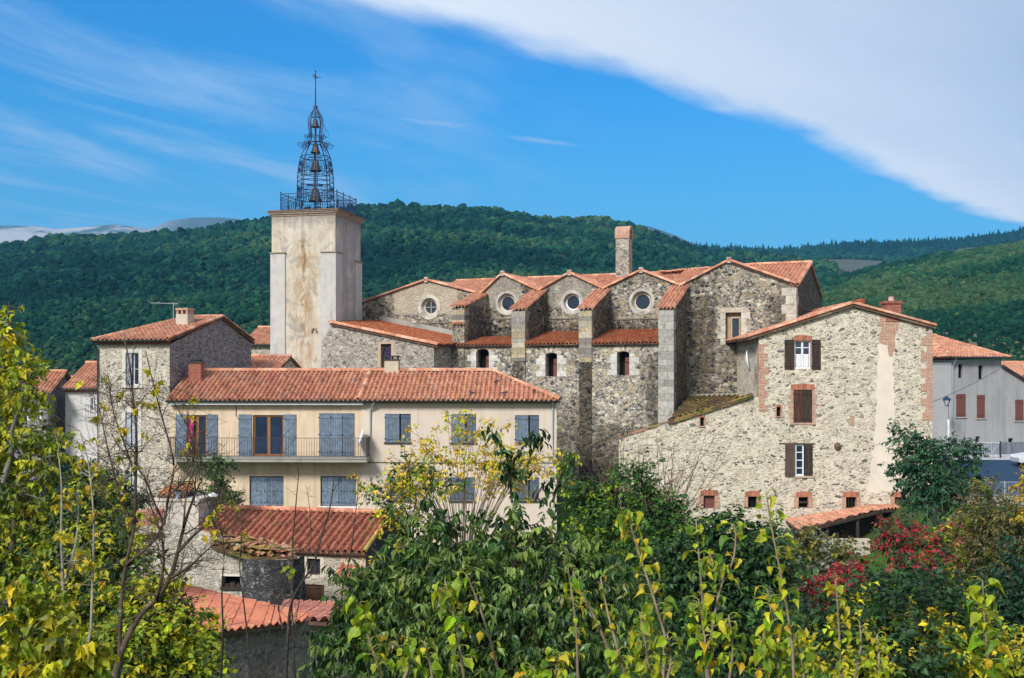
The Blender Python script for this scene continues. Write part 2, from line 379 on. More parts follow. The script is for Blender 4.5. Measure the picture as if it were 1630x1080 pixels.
_v = nd(_nt, 'ShaderNodeHueSaturation', {'Color': _l, 'Value': mth(_nt, 'ADD', mth(_nt, 'MULTIPLY', nd(_nt, 'ShaderNodeObjectInfo').outputs['Random'], .4), .8)}); _nt.links.new(_v.outputs[0], _b.inputs['Base Color'])
M['shutter_dk'] = plain('dark_shutter_paint', (.085, .115, .165), .6, .3, 0, .2, 5)
M['wood_brown'] = wood_mat('brown_joinery', (.22, .10, .04), (.34, .16, .06))
M['wood_dark'] = wood_mat('weathered_dark_shutter_wood', (.018, .015, .014), (.085, .055, .04))
M['wood_red'] = plain('red_brown_shutter_paint', (.16, .062, .05), .7, .2, 0, .2)
M['iron'] = plain('wrought_iron', (.014, .040, .105), .5, .4, .2, .2)
M['bronze'] = plain('bell_bronze', (.075, .055, .042), .5, .5, .6, .3)
M['gutter'] = plain('dark_gutter', (.035, .038, .042), .5, .4, .1)
M['zinc'] = plain('zinc_pipe', (.36, .40, .45), .4, .4, .2, .1)
M['concrete'] = plaster('grey_concrete', (.34, .32, .29), ((.10, .10, .09), .5, .75, .6))
M['ashlar'] = colmat('cut_stone', .9, .15, .3, 5, [((.13, .12, .10), 1.8, .52, .70, .65), ((.08, .075, .065), 4, .58, .7, .5)])
M['brick'] = brick_mat('red_brick', (.40, .18, .115), (.50, .285, .20), (.56, .46, .37))
M['brick_dk'] = brick_mat('dark_red_brick', (.28, .07, .05), (.36, .11, .075), (.30, .20, .15))

TERRA = np.array([(.56, .25, .155), (.62, .30, .185), (.49, .20, .12), (.64, .38, .26), (.55, .27, .165), (.40, .175, .115)])
TERRA_OLD = np.array([(.50, .21, .14), (.42, .17, .115), (.30, .12, .085), (.56, .27, .18), (.19, .10, .08), (.58, .34, .25)])
TERRA_BR = np.array([(.36, .11, .05), (.30, .09, .045), (.42, .15, .07), (.25, .085, .045)])
def tiles(geo, O, U, V, umax, vmax, pitch=.26, row=.38, amp=.065, keep=None, pal=TERRA, seg=8, u0=0.0, v0=0.0, jit=1.0):
    """curved clay tiles laid in courses on a roof plane: O eave corner, U along the eave, V up the slope (unit vectors)"""
    O = np.asarray(O, float); U = np.asarray(U, float); V = np.asarray(V, float)
    U = U / np.linalg.norm(U); V = V / np.linalg.norm(V); N = np.cross(U, V); N = N if N[2] > 0 else -N
    nc = max(1, round((umax - u0) / pitch)); pitch = (umax - u0) / nc; nr = max(1, math.ceil((vmax - v0) / row - .05)); row = (vmax - v0) / nr
    t = np.linspace(0, 1, seg + 1)
    h = np.where(t < .62, amp * 1.45 * np.sin(np.pi * t / .62) ** .65, -amp * .85 * np.sin(np.pi * (t - .62) / .38)); shade = np.where(t < .05, .8, 1.0)
    lift = .042
    tu = np.concatenate([t, t, t]) * pitch
    tv = np.concatenate([np.zeros(seg + 1), np.ones(seg + 1), np.zeros(seg + 1)]) * row
    th = np.concatenate([h + lift, h, h - .03])
    j = np.arange(seg); F = np.concatenate([np.stack([j, j + 1, j + seg + 2, j + seg + 1], 1), np.stack([j + 2 * seg + 2, j + 2 * seg + 3, j + 1, j], 1)])
    cu, cv = np.meshgrid(u0 + np.arange(nc) * pitch, v0 + np.arange(nr) * row, indexing='ij'); cu = cu.ravel(); cv = cv.ravel()
    if keep is not None:
        c = O + (cu + pitch / 2)[:, None] * U + (cv + row / 2)[:, None] * V
        k = keep(c); cu = cu[k]; cv = cv[k]
    n = len(cu)
    if n == 0: return
    ju = RNG.normal(0, .008 * jit, n); jv = RNG.normal(0, .015 * jit, n); jh = RNG.normal(0, .006 * jit, n)
    A = (cu + ju)[:, None] + tu; B = (cv + jv)[:, None] + tv; H = jh[:, None] + th
    W = O + A[..., None] * U + B[..., None] * V + H[..., None] * N
    col = (.55 * pal[RNG.integers(0, len(pal), n)] + .45 * pal.mean(0)) * RNG.uniform(.88, 1.12, (n, 1))
    nv = len(tu)
    geo.add(W.reshape(-1, 3), (F[None] + (np.arange(n) * nv)[:, None, None]).reshape(-1, 4), np.repeat(col, nv, 0))
def ridge(geo, A, B, r=.12, pal=TERRA, step=.42, up=(0, 0, 1)):
    A = np.asarray(A, float); B = np.asarray(B, float); L = np.linalg.norm(B - A); n = max(1, round(L / step)); T = (B - A) / L
    X = np.cross(T, up); X /= np.linalg.norm(X); Z = np.cross(X, T)
    an = np.linspace(-.15, math.pi + .15, 7)
    for i in range(n):
        a = A + T * (i * L / n - .03); b = A + T * ((i + 1) * L / n)
        c = pal[RNG.integers(0, len(pal))] * RNG.uniform(.85, 1.15)
        ring = lambda p, rr: [p + X * math.cos(t) * rr + Z * math.sin(t) * rr for t in an]
        m = len(an); geo.add(ring(a, r * 1.08) + ring(b, r * .92) + ring(a, r * .86), [(k, k + 1, m + k + 1, m + k) for k in range(m - 1)] + [(2 * m + k, 2 * m + k + 1, k + 1, k) for k in range(m - 1)], c)
def ragged(q, amp=.06, step=.22):
    out = []
    for i in range(len(q)):
        a, b = np.array(q[i]), np.array(q[(i + 1) % len(q)]); n = max(1, int(np.linalg.norm(b - a) / step))
        for k in range(n): out.append(tuple(a + (b - a) * k / n + (RNG.normal(0, amp, 2) if k else 0)))
    return out
def rect(x0, x1, z0, z1): return [(x0, z0), (x1, z0), (x1, z1), (x0, z1)]
def arch(x0, x1, z0, z1, rise=None, n=8):
    rise = (x1 - x0) / 2 if rise is None else rise; c = (x0 + x1) / 2; w = (x1 - x0) / 2
    return [(x0, z0), (x1, z0)] + [(c + w * math.cos(t), z1 - rise + rise * math.sin(t)) for t in np.linspace(0, math.pi, n)]
def disc(cx, cz, rx, rz=None, n=28):
    rz = rz or rx; return [(cx + rx * math.cos(t), cz + rz * math.sin(t)) for t in np.linspace(0, 2 * math.pi, n, endpoint=False)]
import bmesh
def clip_geo(g, planes):
    """cut a Geo by half-spaces (point, outward normal): what lies outside is removed"""
    bm = bmesh.new(); cl = bm.verts.layers.float_color.new('Col')
    V = np.concatenate(g.V); C = np.concatenate(g.C)
    vs = []
    for p, c in zip(V, C):
        v = bm.verts.new(p); v[cl] = (c[0], c[1], c[2], 1); vs.append(v)
    for F in g.F:
        for f in F: bm.faces.new([vs[i] for i in f])
    for p, n in planes:
        bmesh.ops.bisect_plane(bm, geom=bm.verts[:] + bm.edges[:] + bm.faces[:], dist=1e-5, plane_co=Vector(p), plane_no=Vector(n), clear_outer=True)
    bm.verts.index_update()
    out = Geo()
    if len(bm.verts): out.add([v.co[:] for v in bm.verts], [tuple(v.index for v in f.verts) for f in bm.faces], np.array([v[cl][:3] for v in bm.verts]))
    bm.free(); return out
def merge(a, b):
    for V, C in zip(b.V, b.C): pass
    if b.n:
        V = np.concatenate(b.V); C = np.concatenate(b.C)
        a.V.append(V); a.C.append(C)
        for F, m in zip(b.F, b.M): a.F.append(F + a.n); a.M.append(m)
        a.n += len(V)
def roof_poly(geo, pts, pal=TERRA, pitch=.26, row=.38, amp=.065, thick=.10, fall=None, under=(.12, .07, .05), jit=1.0):
    """tile a convex planar roof polygon; the courses run up its line of fall"""
    p = np.array(pts, float); c = p.mean(0)
    N = np.zeros(3)
    for i in range(len(p)): N += np.cross(p[i] - c, p[(i + 1) % len(p)] - c)
    N /= np.linalg.norm(N); N = N if N[2] > 0 else -N
    V = np.array((0, 0, 1.0)) - N[2] * N if fall is None else -(np.asarray(fall, float) - (np.asarray(fall, float) @ N) * N)
    V /= np.linalg.norm(V); U = np.cross(V, N)
    a = (p - p[0]) @ U; b = (p - p[0]) @ V
    O = p[0] + a.min() * U + b.min() * V
    g = Geo(); tiles(g, O, U, V, a.max() - a.min(), b.max() - b.min(), pitch, row, amp, None, pal, jit=jit)
    pl = []
    for i in range(len(p)):
        e = p[(i + 1) % len(p)] - p[i]; n = np.cross(e, N); n /= np.linalg.norm(n)
        if (c - p[i]) @ n > 0: n = -n
        w = .035 if abs(n @ V) > .9 and n @ V < 0 else 0.0
        pl.append((p[i] + n * w, n))
    merge(geo, clip_geo(g, pl))
    if thick: geo.slab([q - N * .045 for q in p], -N * thick, under)
    return N
# ================================================================ church
FC = Frame((9.26, 64.0, 3.0), 23)
yB, yD = 3.5, 9.7
CH = ['stone']
M['church'] = stone_mat('church_rubble', [(.36, .28, .175), (.11, .108, .11), (.58, .53, .44), (.20, .20, .20), (.46, .345, .20), (.055, .055, .06), (.62, .57, .46), (.27, .235, .18), (.085, .09, .095), (.39, .35, .29)],
    (.42, .365, .275), 3.4, 1.45, .03, .05, .06, (0.495, 0.611, 0.704), (0.103, 0.098, 0.093), .45,
    patches=[(-5.6, -4.7, -.3, .2, -4, 9.2, .97, .66, .84), (-10.1, -9.15, -.3, .2, 3, 8.6, .8, .8, 1.0), (-24, -15.5, 2.5, 3.6, 9.0, 11.2, .9, .78, 1.0), (-24, -20, 2.5, 3.6, 10.5, 12.4, .9, .76, .98), (-14, -.4, 3.2, 3.6, 8.6, 11.0, .85, .80, 1.02), (-14.2, .8, .35, 3.3, 8.0, 14, .72, .74, .98), (-.2, .8, .35, 3.5, 3, 14, .72, .74, .98), (.4, 2.6, 3.2, 3.7, 2, 12.5, .85, .80, 1.05), (1, 8, 3.2, 3.7, 2, 9.5, .6, .86, 1.1), (6.9, 7.2, 3.4, 17, 5, 16, .85, .74, .96), (-20, 1, 3.2, 3.6, 12.6, 14.4, .5, .86, 1.05)],
    pale=[(-20.6, -15.6, 11.3, 13.8, (0.574, 0.494, 0.379), .85), (-13.6, -10.9, 11.6, 14, (0.445, 0.402, 0.330), .55), (-8.9, -6.0, 11.6, 14, (0.427, 0.391, 0.327), .55)])
M['aisle'] = stone_mat('aisle_rubble', [(.48, .40, .27), (.31, .29, .26), (.13, .13, .13), (.64, .60, .50), (.44, .345, .205), (.20, .21, .215), (.66, .61, .50), (.085, .09, .095), (.38, .34, .28)],
    (.46, .40, .30), 3.6, 1.35, .03, .05, .06, (0.534, 0.664, 0.642), (0.108, 0.101, 0.097), .25,
    patches=[(-5.55, -4.75, -.3, .6, -4, 9.3, .96, .68, .86), (-10.3, -9.0, -.3, .6, 3.5, 9.2, .85, .78, .98), (-1.4, -.3, -.3, .6, -3, 8.6, .8, .80, 1.0), (-20, .5, -.3, .6, -4, 4.2, .8, .76, 1.0), (-9, -4, -.3, .6, 0, 6, .6, .84, 1.06)])
M['chapel'] = stone_mat('chapel_rubble', [(0.483, 0.432, 0.353), (0.384, 0.333, 0.268), (0.158, 0.151, 0.143), (0.565, 0.522, 0.450), (0.441, 0.383, 0.304), (0.271, 0.242, 0.206), (0.538, 0.474, 0.380)],
    (0.443, 0.393, 0.321), 3.8, 1.5, .03, .05, .05, (0.585, 0.700, 0.541), (0.165, 0.151, 0.137), .2)
church = thing('church', 'long rubble stone church with four round gable windows and stepped red tile roofs', 'church', FC)
gable_px = [(679, 447), (800, 437), (907, 436), (1021, 432)]
apex = [FC.xz(px, py, yB) for px, py in gable_px]
xN = apex[0][0] - .7
tap = FC.xz(1161, 416, yB); tre = FC.xz(1267, 453, yB)
piers = []
for (p0, p1, pt) in ((720, 739, 488), (815, 835.6, 492.6), (922, 941.6, 492), (1048.6, 1072, 490.7)):
    a = FC.xz(p0, pt, 0); b = FC.xz(p1, pt, 0); piers.append((a[0], b[0], (a[1] + b[1]) / 2))
pc = [(a + b) / 2 for a, b, _ in piers]
vz = [FC.xz(px, py, yB)[1] for px, py in ((742, 470), (856, 464), (962, 461), (1079, 456))]
g0 = FC.xz(578, 482, yB)
zR = FC.aty(843, 444, yD)[2]; zR2 = FC.aty(1289, 420, yD)[2] + .05
sN = .25; navez = lambda y: zR - sN * abs(yD - y)
sN2 = (zR2 - min(vz[3], tre[1]) + .05) / (yD - yB); navez2 = lambda y: zR2 - sN2 * abs(yD - y)
xE = tre[0]; xL = FC.xz(430, 480, yB)[0]
gabs = []
vl = [(g0[0], g0[1])] + [(pc[i], vz[i]) for i in range(4)]
for i in range(4): gabs.append((apex[i], vl[i], vl[i + 1]))
gabs.append((tap, (pc[3], vz[3]), (xE, tre[1])))
# front gable walls with round windows
ocx = [(683.3, 489, 21.6, 15.5, 11.6), (806.5, 483, 20, 16.5, 12), (910.5, 481.5, 20, 14.6, 11.3), (1021.5, 480.5, 21, 16.5, 12.3)]
rp = lambda px, Y=69.0: px / FPX * Y
ring_mats = [(.62, .56, .46)] * 4
for i, ((xa, za), (xl, zl), (xr, zr)) in enumerate(gabs):
    g = Geo()
    if i < 4:
        ox, oz, r2, r1, r0 = ocx[i]; c = FC.xz(ox, oz, yB); r2, r1, r0 = rp(r2), rp(r1), rp(r0)
        hole = disc(c[0], c[1], r1)
        g.wall([(xl - (3 if i == 0 else 0), 1.0), (xr, 1.0), (xr, zr), (xa, za), (xl, zl)] + ([(xl - 3, zl - .9)] if i == 0 else []), [hole], .5, lambda a, b, z: (a, yB + b, z))
        g.build('gable_wall', M['church'], church)
        w = Geo(); n = 40                                    # splayed cut-stone surround
        an = np.linspace(0, 2 * math.pi, n, endpoint=False)
        rings = [(r2, -.03), (r1, -.03), (r0 + .03, .32), (r0, .34)]
        V = [(c[0] + r * math.cos(t), yB + y, c[1] + r * math.sin(t)) for r, y in rings for t in an]
        F = [(k * n + j, k * n + (j + 1) % n, (k + 1) * n + (j + 1) % n, (k + 1) * n + j) for k in range(3) for j in range(n)]
        cc = np.array([np.array((.50, .47, .41)) * (RNG.uniform(.75, 1.15) if j % 4 == 0 else 1) for j in range(n)])
        for j in range(n):
            if j % 4: cc[j] = cc[j - 1]
        w.add(V, F, np.tile(cc, (4, 1)))
        rw = w.build('round_window', M['ashlar'], church)
        f = Geo(); fr = [(r0 + (.12 if i == 2 else .05), .30), (r0 + (.12 if i == 2 else .05), .26), (r0 - .03, .26), (r0 - .03, .36)]
        f.add([(c[0] + r * math.cos(t), yB + y, c[1] + r * math.sin(t)) for r, y in fr for t in an], [(k * n + j, k * n + (j + 1) % n, (k + 1) * n + (j + 1) % n, (k + 1) * n + j) for k in range(3) for j in range(n)])
        if i == 0:
            f.bar((c[0] - r0, yB + .3, c[1]), (c[0] + r0, yB + .3, c[1]), .035); f.bar((c[0], yB + .3, c[1] - r0), (c[0], yB + .3, c[1] + r0), .035)
        f.build('window_frame', plain('oculus_frame_%d' % i, (.75, .74, .72) if i == 2 else (.52, .47, .36), .7), rw)
        if i:
            k_ = Geo()
            for q in np.linspace(-.7, .7, 6):
                l = math.sqrt(1 - q * q) * r0
                k_.bar((c[0] - l, yB + .33, c[1] + q * r0), (c[0] + l, yB + .33, c[1] + q * r0), .016); k_.bar((c[0] + q * r0, yB + .33, c[1] - l), (c[0] + q * r0, yB + .33, c[1] + l), .016)
            k_.build('leading', M['iron'], rw)
        p = Geo(); p.poly([(c[0] + r0 * math.cos(t), yB + .345, c[1] + r0 * math.sin(t)) for t in an]); p.build('pane', M['glass'], rw)
        lg = Geo(); lg.box((xl + .7, yB - .06, c[1] - r2 - .28), (xr - .5, yB + .02, c[1] - r2 - .2), (.2, .18, .15)); lg.build('ledge', M['ashlar'], church)
    else:
        h0 = FC.xz(1155, 498, yB); h1 = FC.xz(1180, 549, yB); hole = rect(h0[0], h1[0], h1[1], h0[1])
        g.wall([(xl, -3.0), (xr, -3.0), (xr, zr), (xa, za), (xl, zl)], [hole], .45, lambda a, b, z: (a, yB + b, z))
        g.build('transept_wall', M['church'], church)
        # lancet window in a pale cut-stone frame
        w = Geo(); x0, x1, z0, z1 = h0[0], h1[0], h1[1], h0[1]
        for k in range(5):
            za_, zb_ = z0 + (z1 - z0) * k / 5, z0 + (z1 - z0) * (k + 1) / 5 - .01
            cw = np.array((.52, .48, .40))
            w.box((x0 - (.50 if k % 2 else .32), yB - .025, za_), (x0 - .003, yB + .3, zb_), cw * RNG.uniform(.8, 1.15)); w.box((x1 + .003, yB - .025, za_), (x1 + (.30 if k % 2 else .55), yB + .3, zb_), cw * RNG.uniform(.8, 1.15))
        w.box((x0 - .45, yB - .025, z1 + .003), (x1 + .45, yB + .3, z1 + .3), (.48, .42, .33))
        w.box((x0 + .02, yB + .34, z0), (x1 - .02, yB + .42, z1), (.36, .27, .17)); wo = w.build('lancet_window', M['ashlar'], church)
        b0 = FC.xz(1165.5, 507, yB + .3); b1 = FC.xz(1176.5, 544, yB + .3)
        f = Geo(); f.box((b0[0] - .05, yB + .29, b1[1] - .05), (b1[0] + .05, yB + .338, b0[1] + .07), (.5, .42, .3)); f.build('window_frame', M['ashlar'], wo)
        p = Geo(); p.poly([(b0[0], yB + .285, b1[1]), (b1[0], yB + .285, b1[1]), (b1[0], yB + .285, b0[1]), (b0[0], yB + .285, b0[1])]); p.build('pane', M['glass'], wo)
# corner blocks of the transept
q = Geo(); z = -3.0; k = 0
while z < tre[1] - .35:
    hh = RNG.uniform(.42, .6); w = .85 if k % 2 else .6
    q.box((xE - w, yB - .03, z), (xE + .03, yB + (.6 if k % 2 else .9), min(z + hh - .015, tre[1] - .12)), np.array((.52, .48, .40)) * RNG.uniform(.75, 1.15)); z += hh; k += 1
q.build('corner_block', M['ashlar'], church)
# end wall facing right
g = Geo(); yb2 = 2 * yD - yB; ze = navez2(yB) - .05
g.wall([(yB, -3), (yb2, -3), (yb2, navez2(yb2) - .02), (yD, zR2 - .02), (yB, ze)], [], .2, lambda a, b, z: (xE - b, a, z))
g.build('end_wall', M['church'], church)
g = Geo(); g.wall([(xL, -3), (xE, -3), (xE, navez(yb2)), (xN, navez(yb2)), (xN - 2, navez(yb2) - 1.2), (xL, navez(yb2) - 2.5)], [], .2, lambda a, b, z: (a, yb2, z)); g.build('rear_wall', M['church'], church)
# roofs
g = Geo()
def gabz(x, y, gg):
    (xa, za), (xl, zl), (xr, zr) = gg
    return np.where(x < xa, za - (za - zl) / (xa - xl) * (xa - x), za - (za - zr) / (xr - xa) * (x - xa))
ov = .16
xC = pc[3]
def otherz(c):
    z = np.full(len(c), -99.0)
    for gg in gabs:
        m = (c[:, 0] > gg[1][0]) & (c[:, 0] < gg[2][0]) & (c[:, 1] < yD)
        z = np.where(m, np.maximum(z, gabz(c[:, 0], c[:, 1], gg)), z)
    return z
Sl = np.array((0, math.cos(math.atan(sN)), math.sin(math.atan(sN))))
xN = apex[0][0] - .7
tiles(g, (xN, yB - .1, navez(yB - .1)), (1, 0, 0), Sl, xC - xN, (yD - yB + .1) / Sl[1], keep=lambda c: otherz(c) < c[:, 2] + .12)
tiles(g, (xN, 2 * yD - yB, navez(yB)), (1, 0, 0), (0, -Sl[1], Sl[2]), xC - xN, (yD - yB) / Sl[1])
hipx = tap[0] + .2; hs = (zR2 - zR + .02) / (hipx - FC.aty(1056, 435, yD)[0])
S2 = np.array((0, math.cos(math.atan(sN2)), math.sin(math.atan(sN2))))
tiles(g, (xC - 1, yB - .1, navez2(yB - .1)), (1, 0, 0), S2, xE + .15 - xC + 1, (yD - yB + .1) / S2[1],
      keep=lambda c: (otherz(c) < c[:, 2] + .12) & (c[:, 2] < zR2 - hs * (hipx - c[:, 0]) + .06))
tiles(g, (xC - 1, yb2, navez2(yB)), (1, 0, 0), (0, -S2[1], S2[2]), xE + .15 - xC + 1, (yD - yB) / S2[1], keep=lambda c: c[:, 2] < zR2 - hs * (hipx - c[:, 0]) + .06)
hv = np.array((1, 0, hs)); hv /= np.linalg.norm(hv); x_h0 = hipx - (zR2 - zR) / hs
tiles(g, (x_h0 - .3, yB, zR - .3 * hs), (0, 1, 0), hv, 2 * (yD - yB), (hipx - x_h0 + .3) / hv[0], keep=lambda c: (c[:, 2] < zR2 - sN2 * np.abs(yD - c[:, 1]) + .05) & (c[:, 2] > zR - sN * np.abs(yD - c[:, 1]) - .1))
for gg in gabs:
    (xa, za), (xl, zl), (xr, zr) = gg
    isT = gg is gabs[-1]
    nz = (lambda y: zR2 - sN2 * np.abs(yD - y)) if isT else (lambda y: zR - sN * np.abs(yD - y))
    for (xe, zv) in ((xl, zl), (xr, zr)):
        ex = .35 if (gg is gabs[0] and xe == xl) else 0.0
        dx, dz = xa - xe, za - zv; L = math.hypot(dx, dz); v = np.array((dx / L, 0, dz / L))
        first = gg is gabs[0] and xe == xl
        tiles(g, np.array((xe, yB - ov, zv)) - v * ex, (0, 1, 0), v, (2 * (yD - yB) if first else yD - yB) + ov, L + ex, keep=None if first else (lambda c: nz(c[:, 1]) < c[:, 2] + .12))
    yr = yD - (zR2 - za) / sN2 if isT else yD - (zR - za) / sN
    ridge(g, (xa, yB - ov, za + .02), (xa, min(yr, yD), za + .02), .13)
    for (xe, zv) in ((xl, zl), (xr, zr)): ridge(g, (xe, yB - ov + .1, zv + .04), (xa, yB - ov + .1, za + .04), .12)
ridge(g, (xN, yD, zR + .03), (x_h0, yD, zR + .03), .14); ridge(g, (hipx, yD, zR2 + .03), (xE + .15, yD, zR2 + .03), .14); ridge(g, (x_h0, yD, zR + .03), (hipx, yD, zR2 + .03), .13)
ridge(g, (xE + .1, yB, navez2(yB) + .03), (xE + .1, yD, zR2 + .03), .12)
g.build('roof', M['tile'], church)
sl = Geo(); sl.slab([(xa + 0.0, yB - .12, za - .06) for (xa, za) in [tap]] + [(xE + .05, yB - .12, tre[1] - .06), (xE + .05, yB, tre[1] - .06), (tap[0], yB, tap[1] - .06)], (0, 0, -.06)); sl.build('roof_board', M['under'], church)
for (xa, za) in apex + [tap]:
    ac = Geo(); ac.box((xa - .13, yB - .14, za - .12), (xa + .13, yB + .1, za + .24), (.45, .42, .38)); ac.build('apex_stone', M['ashlar'], church)
# buttresses with tiled caps
for i, (a, b, zt) in enumerate(piers):
    g = Geo(); zb = vz[i]
    lo = -3.0
    g.hexa([(a, 0, lo), (b, 0, lo), (b, yB + .05, lo), (a, yB + .05, lo)], [(a, 0, zt - .12), (b, 0, zt - .12), (b, yB + .05, zb - .10), (a, yB + .05, zb - .10)])
    bo = g.build('buttress', M['church'], church)
    q = Geo(); z = lo if i == 3 else (zt - 3.3 if i else zt - 1.2)
    k = 0
    while z < zt - .3:
        hh = RNG.uniform(.30, .50) if i == 3 else RNG.uniform(.2, .42); top = min(z + hh - .012, zt - .14)
        col = np.array((.40, .385, .35) if i == 3 else ((.42, .37, .28), (.34, .31, .26), (.46, .38, .25), (.25, .235, .21))[RNG.integers(0, 4)]) * RNG.uniform(.7, 1.15)
        m = a + (b - a) * ((.62 if k % 2 else .38) if i == 3 else RNG.uniform(.3, .7))
        q.box((a - .02, -.035, z), (m - .006, .3, top), col); q.box((m + .006, -.035, z), (b + .02, .25 if k % 2 else .55, top), col * RNG.uniform(.88, 1.1)); z += hh; k += 1
    q.build('corner_block', M['ashlar'], bo)
    r = Geo(); L = math.hypot(yB + .12, zb - zt); v = np.array((0, (yB + .12) / L, (zb - zt) / L))
    tiles(r, (a - .14, -.14, zt), (1, 0, 0), v, b - a + .28, L + .25, .25)
    r.build('buttress_roof', M['tile'], bo)
    if i == 0:
        r = Geo(); s0 = FC.xz(722, 514, 0); tiles(r, (a - .02, -.22, s0[1] - .1), (1, 0, 0), (0, .9, .43), b - a + .1, .32, .24); r.build('offset_tile', M['tile'], bo)
# aisle wall, small arched windows, aisle roofs
xw0 = FC.xz(718, 560, 0)[0]
win_px = [(758, 778.6, 556, 594), (868, 887, 562, 599.6), (982, 1002, 559.5, 597.6)]
g = Geo(); holes = []
for (p0, p1, t0, t1) in win_px:
    a = FC.xz(p0, t0, 0.06); b = FC.xz(p1, t1, 0.06); holes.append((a[0], b[0], b[1], a[1]))
ea = FC.xz(880, 547, -.15)[1]
g.wall([(xw0, -3), (pc[3], -3), (pc[3], ea - .05), (xw0, ea - .05)], [arch(x0, x1, z0, z1, .16) for x0, x1, z0, z1 in holes], .9, lambda s, d, z: (s, .06 + d, z))
g.build('aisle_wall', M['aisle'], church)
for (x0, x1, z0, z1) in holes:
    w = Geo()
    for k in range(4):
        a_, b_ = z0 + (z1 - z0) * k / 4, z0 + (z1 - z0) * (k + 1) / 4 - .012
        cc = np.array((.56, .54, .49))
        if k == 3: b_ -= .14
        w.box((x0 - (.62 if k % 2 == 0 else .36), .04, a_), (x0 + .004, .4, b_), cc * RNG.uniform(.85, 1.1)); w.box((x1 - .004, .04, a_), (x1 + (.34 if k % 2 else .6), .4, b_), cc * RNG.uniform(.85, 1.1))
    for k, t in enumerate(np.linspace(.25, math.pi - .25, 7)):
        cx_, cz_ = (x0 + x1) / 2, z1 - .5
        d1 = np.array((math.cos(t), 0, math.sin(t))); d2 = np.array((-math.sin(t), 0, math.cos(t)))
        p_ = np.array((cx_, .05, cz_)) + d1 * .54; q_ = p_ + d1 * .34
        w.hexa([p_ - d2 * .07, p_ + d2 * .07, p_ + d2 * .07 + (0, .2, 0), p_ - d2 * .07 + (0, .2, 0)], [q_ - d2 * .09, q_ + d2 * .09, q_ + d2 * .09 + (0, .2, 0), q_ - d2 * .09 + (0, .2, 0)], np.array((.5, .44, .34)) * RNG.uniform(.8, 1.1))
    wo = w.build('arched_window', M['ashlar'], church)
    p = Geo(); p.box((x0, .75, z0), (x1, .8, z1)); p.build('pane', M['dark'], wo)
    p = Geo(); p.box((x1 - .42, .5, z0), (x1 - .1, .6, z0 + .75)); p.box((x1 - .4, .5, z0 + .8), (x1 - .14, .56, z0 + 1.1)); p.build('inner_board', M['wood_red'], wo)
for i in range(3):
    x0 = piers[i][1] + .02; x1 = piers[i + 1][0] - .02
    if i == 0: x0 = xw0 - .2
    zt = FC.xz(1010, 525.5, yB)[1] if i == 2 else FC.xz(900, 529, yB)[1]
    if i == 0: zt = ea + .55
    r = Geo(); yt = yB if i else 2.6
    L = math.hypot(yt + .22, zt - ea); v = np.array((0, (yt + .22) / L, (zt - ea) / L))
    tiles(r, (x0, -.22, ea), (1, 0, 0), v, x1 - x0, L, .25, .4, .055, pal=TERRA_BR)
    r.slab([(x0, -.18, ea - .07), (x1, -.18, ea - .07), (x1, yt, zt - .07), (x0, yt, zt - .07)], (0, 0, -.06), (.1, .06, .05))
    r.build('aisle_roof', M['tile_old'], church)
# side chapel beside the tower
yE = -2.5
xe0 = FC.xz(512, 540, yE)[0]; xe1 = FC.xz(690.5, 560, yE)[0]
A = FC.aty(531, 515, yE); B = FC.aty(692, 548.5, yE); Cc = FC.aty(722, 536, yB)
sx = (A[2] - B[2]) / (B[0] - A[0]); sy = (Cc[2] - (B[2] - sx * (Cc[0] - B[0]))) / (yB - yE)
ez = lambda x, y: B[2] - sx * (x - B[0]) + sy * (y - yE)
oc = FC.xz(614.5, 567, yE); orx, orz = 8.2 / FPX * 68, 17 / FPX * 68
g = Geo(); oh = rect(oc[0] - orx - .06, oc[0] + orx + .06, oc[1] - orz - .06, oc[1] + orz + .10)
g.wall([(xe0, -3), (xe1, -3), (xe1, ez(xe1, yE) - .08), (A[0] - .1, ez(A[0] - .1, yE) - .08), (xe0, ez(A[0], yE) - 1.2)], [oh], .3, lambda s, d, z: (s, yE + d, z))
g.wall([(yE, -3), (yB, -3), (yB, ez(xe1, yB) - .08), (yE, ez(xe1, yE) - .08)], [], .2, lambda s, d, z: (xe1, s, z))
g.build('side_chapel_wall', M['chapel'], church)
r = Geo(); xr_ = FC.xz(719, 553, .0)[0] + .1; xr_ = xe1 + .35
roof_poly(r, [(A[0] - .2, yE - .15, ez(A[0] - .2, yE - .15)), (xr_, yE - .15, ez(xr_, yE - .15)), (xr_, yB - .02, ez(xr_, yB - .02)), (A[0] - .2, yB - .02, ez(A[0] - .2, yB - .02))], pal=TERRA_BR, fall=(1, -.35, -sx), pitch=.25)
ridge(r, (A[0] - .25, yE - .1, ez(A[0] - .25, yE) + .03), (xr_, yE - .1, ez(xr_, yE) + .03), .13); ridge(r, (A[0] - .25, yE + .12, ez(A[0] - .25, yE) + .05), (xr_, yE + .12, ez(xr_, yE) + .05), .12)
r.build('side_chapel_roof', M['tile_old'], church)
fl = Geo(); fl.hexa([(A[0], yB - .10, ez(A[0], yB) + .0), (xr_ - .1, yB - .10, ez(xr_ - .1, yB)), (xr_ - .1, yB, ez(xr_ - .1, yB)), (A[0], yB, ez(A[0], yB))], [(A[0], yB - .05, ez(A[0], yB) + .42), (xr_ - .1, yB - .05, ez(xr_ - .1, yB) + .42), (xr_ - .1, yB, ez(xr_ - .1, yB) + .42), (A[0], yB, ez(A[0], yB) + .42)])
fl.build('flashing', M['concrete'], church)
w = Geo(); x0, x1, z0, z1 = oh[0][0], oh[1][0], oh[0][1], oh[2][1]
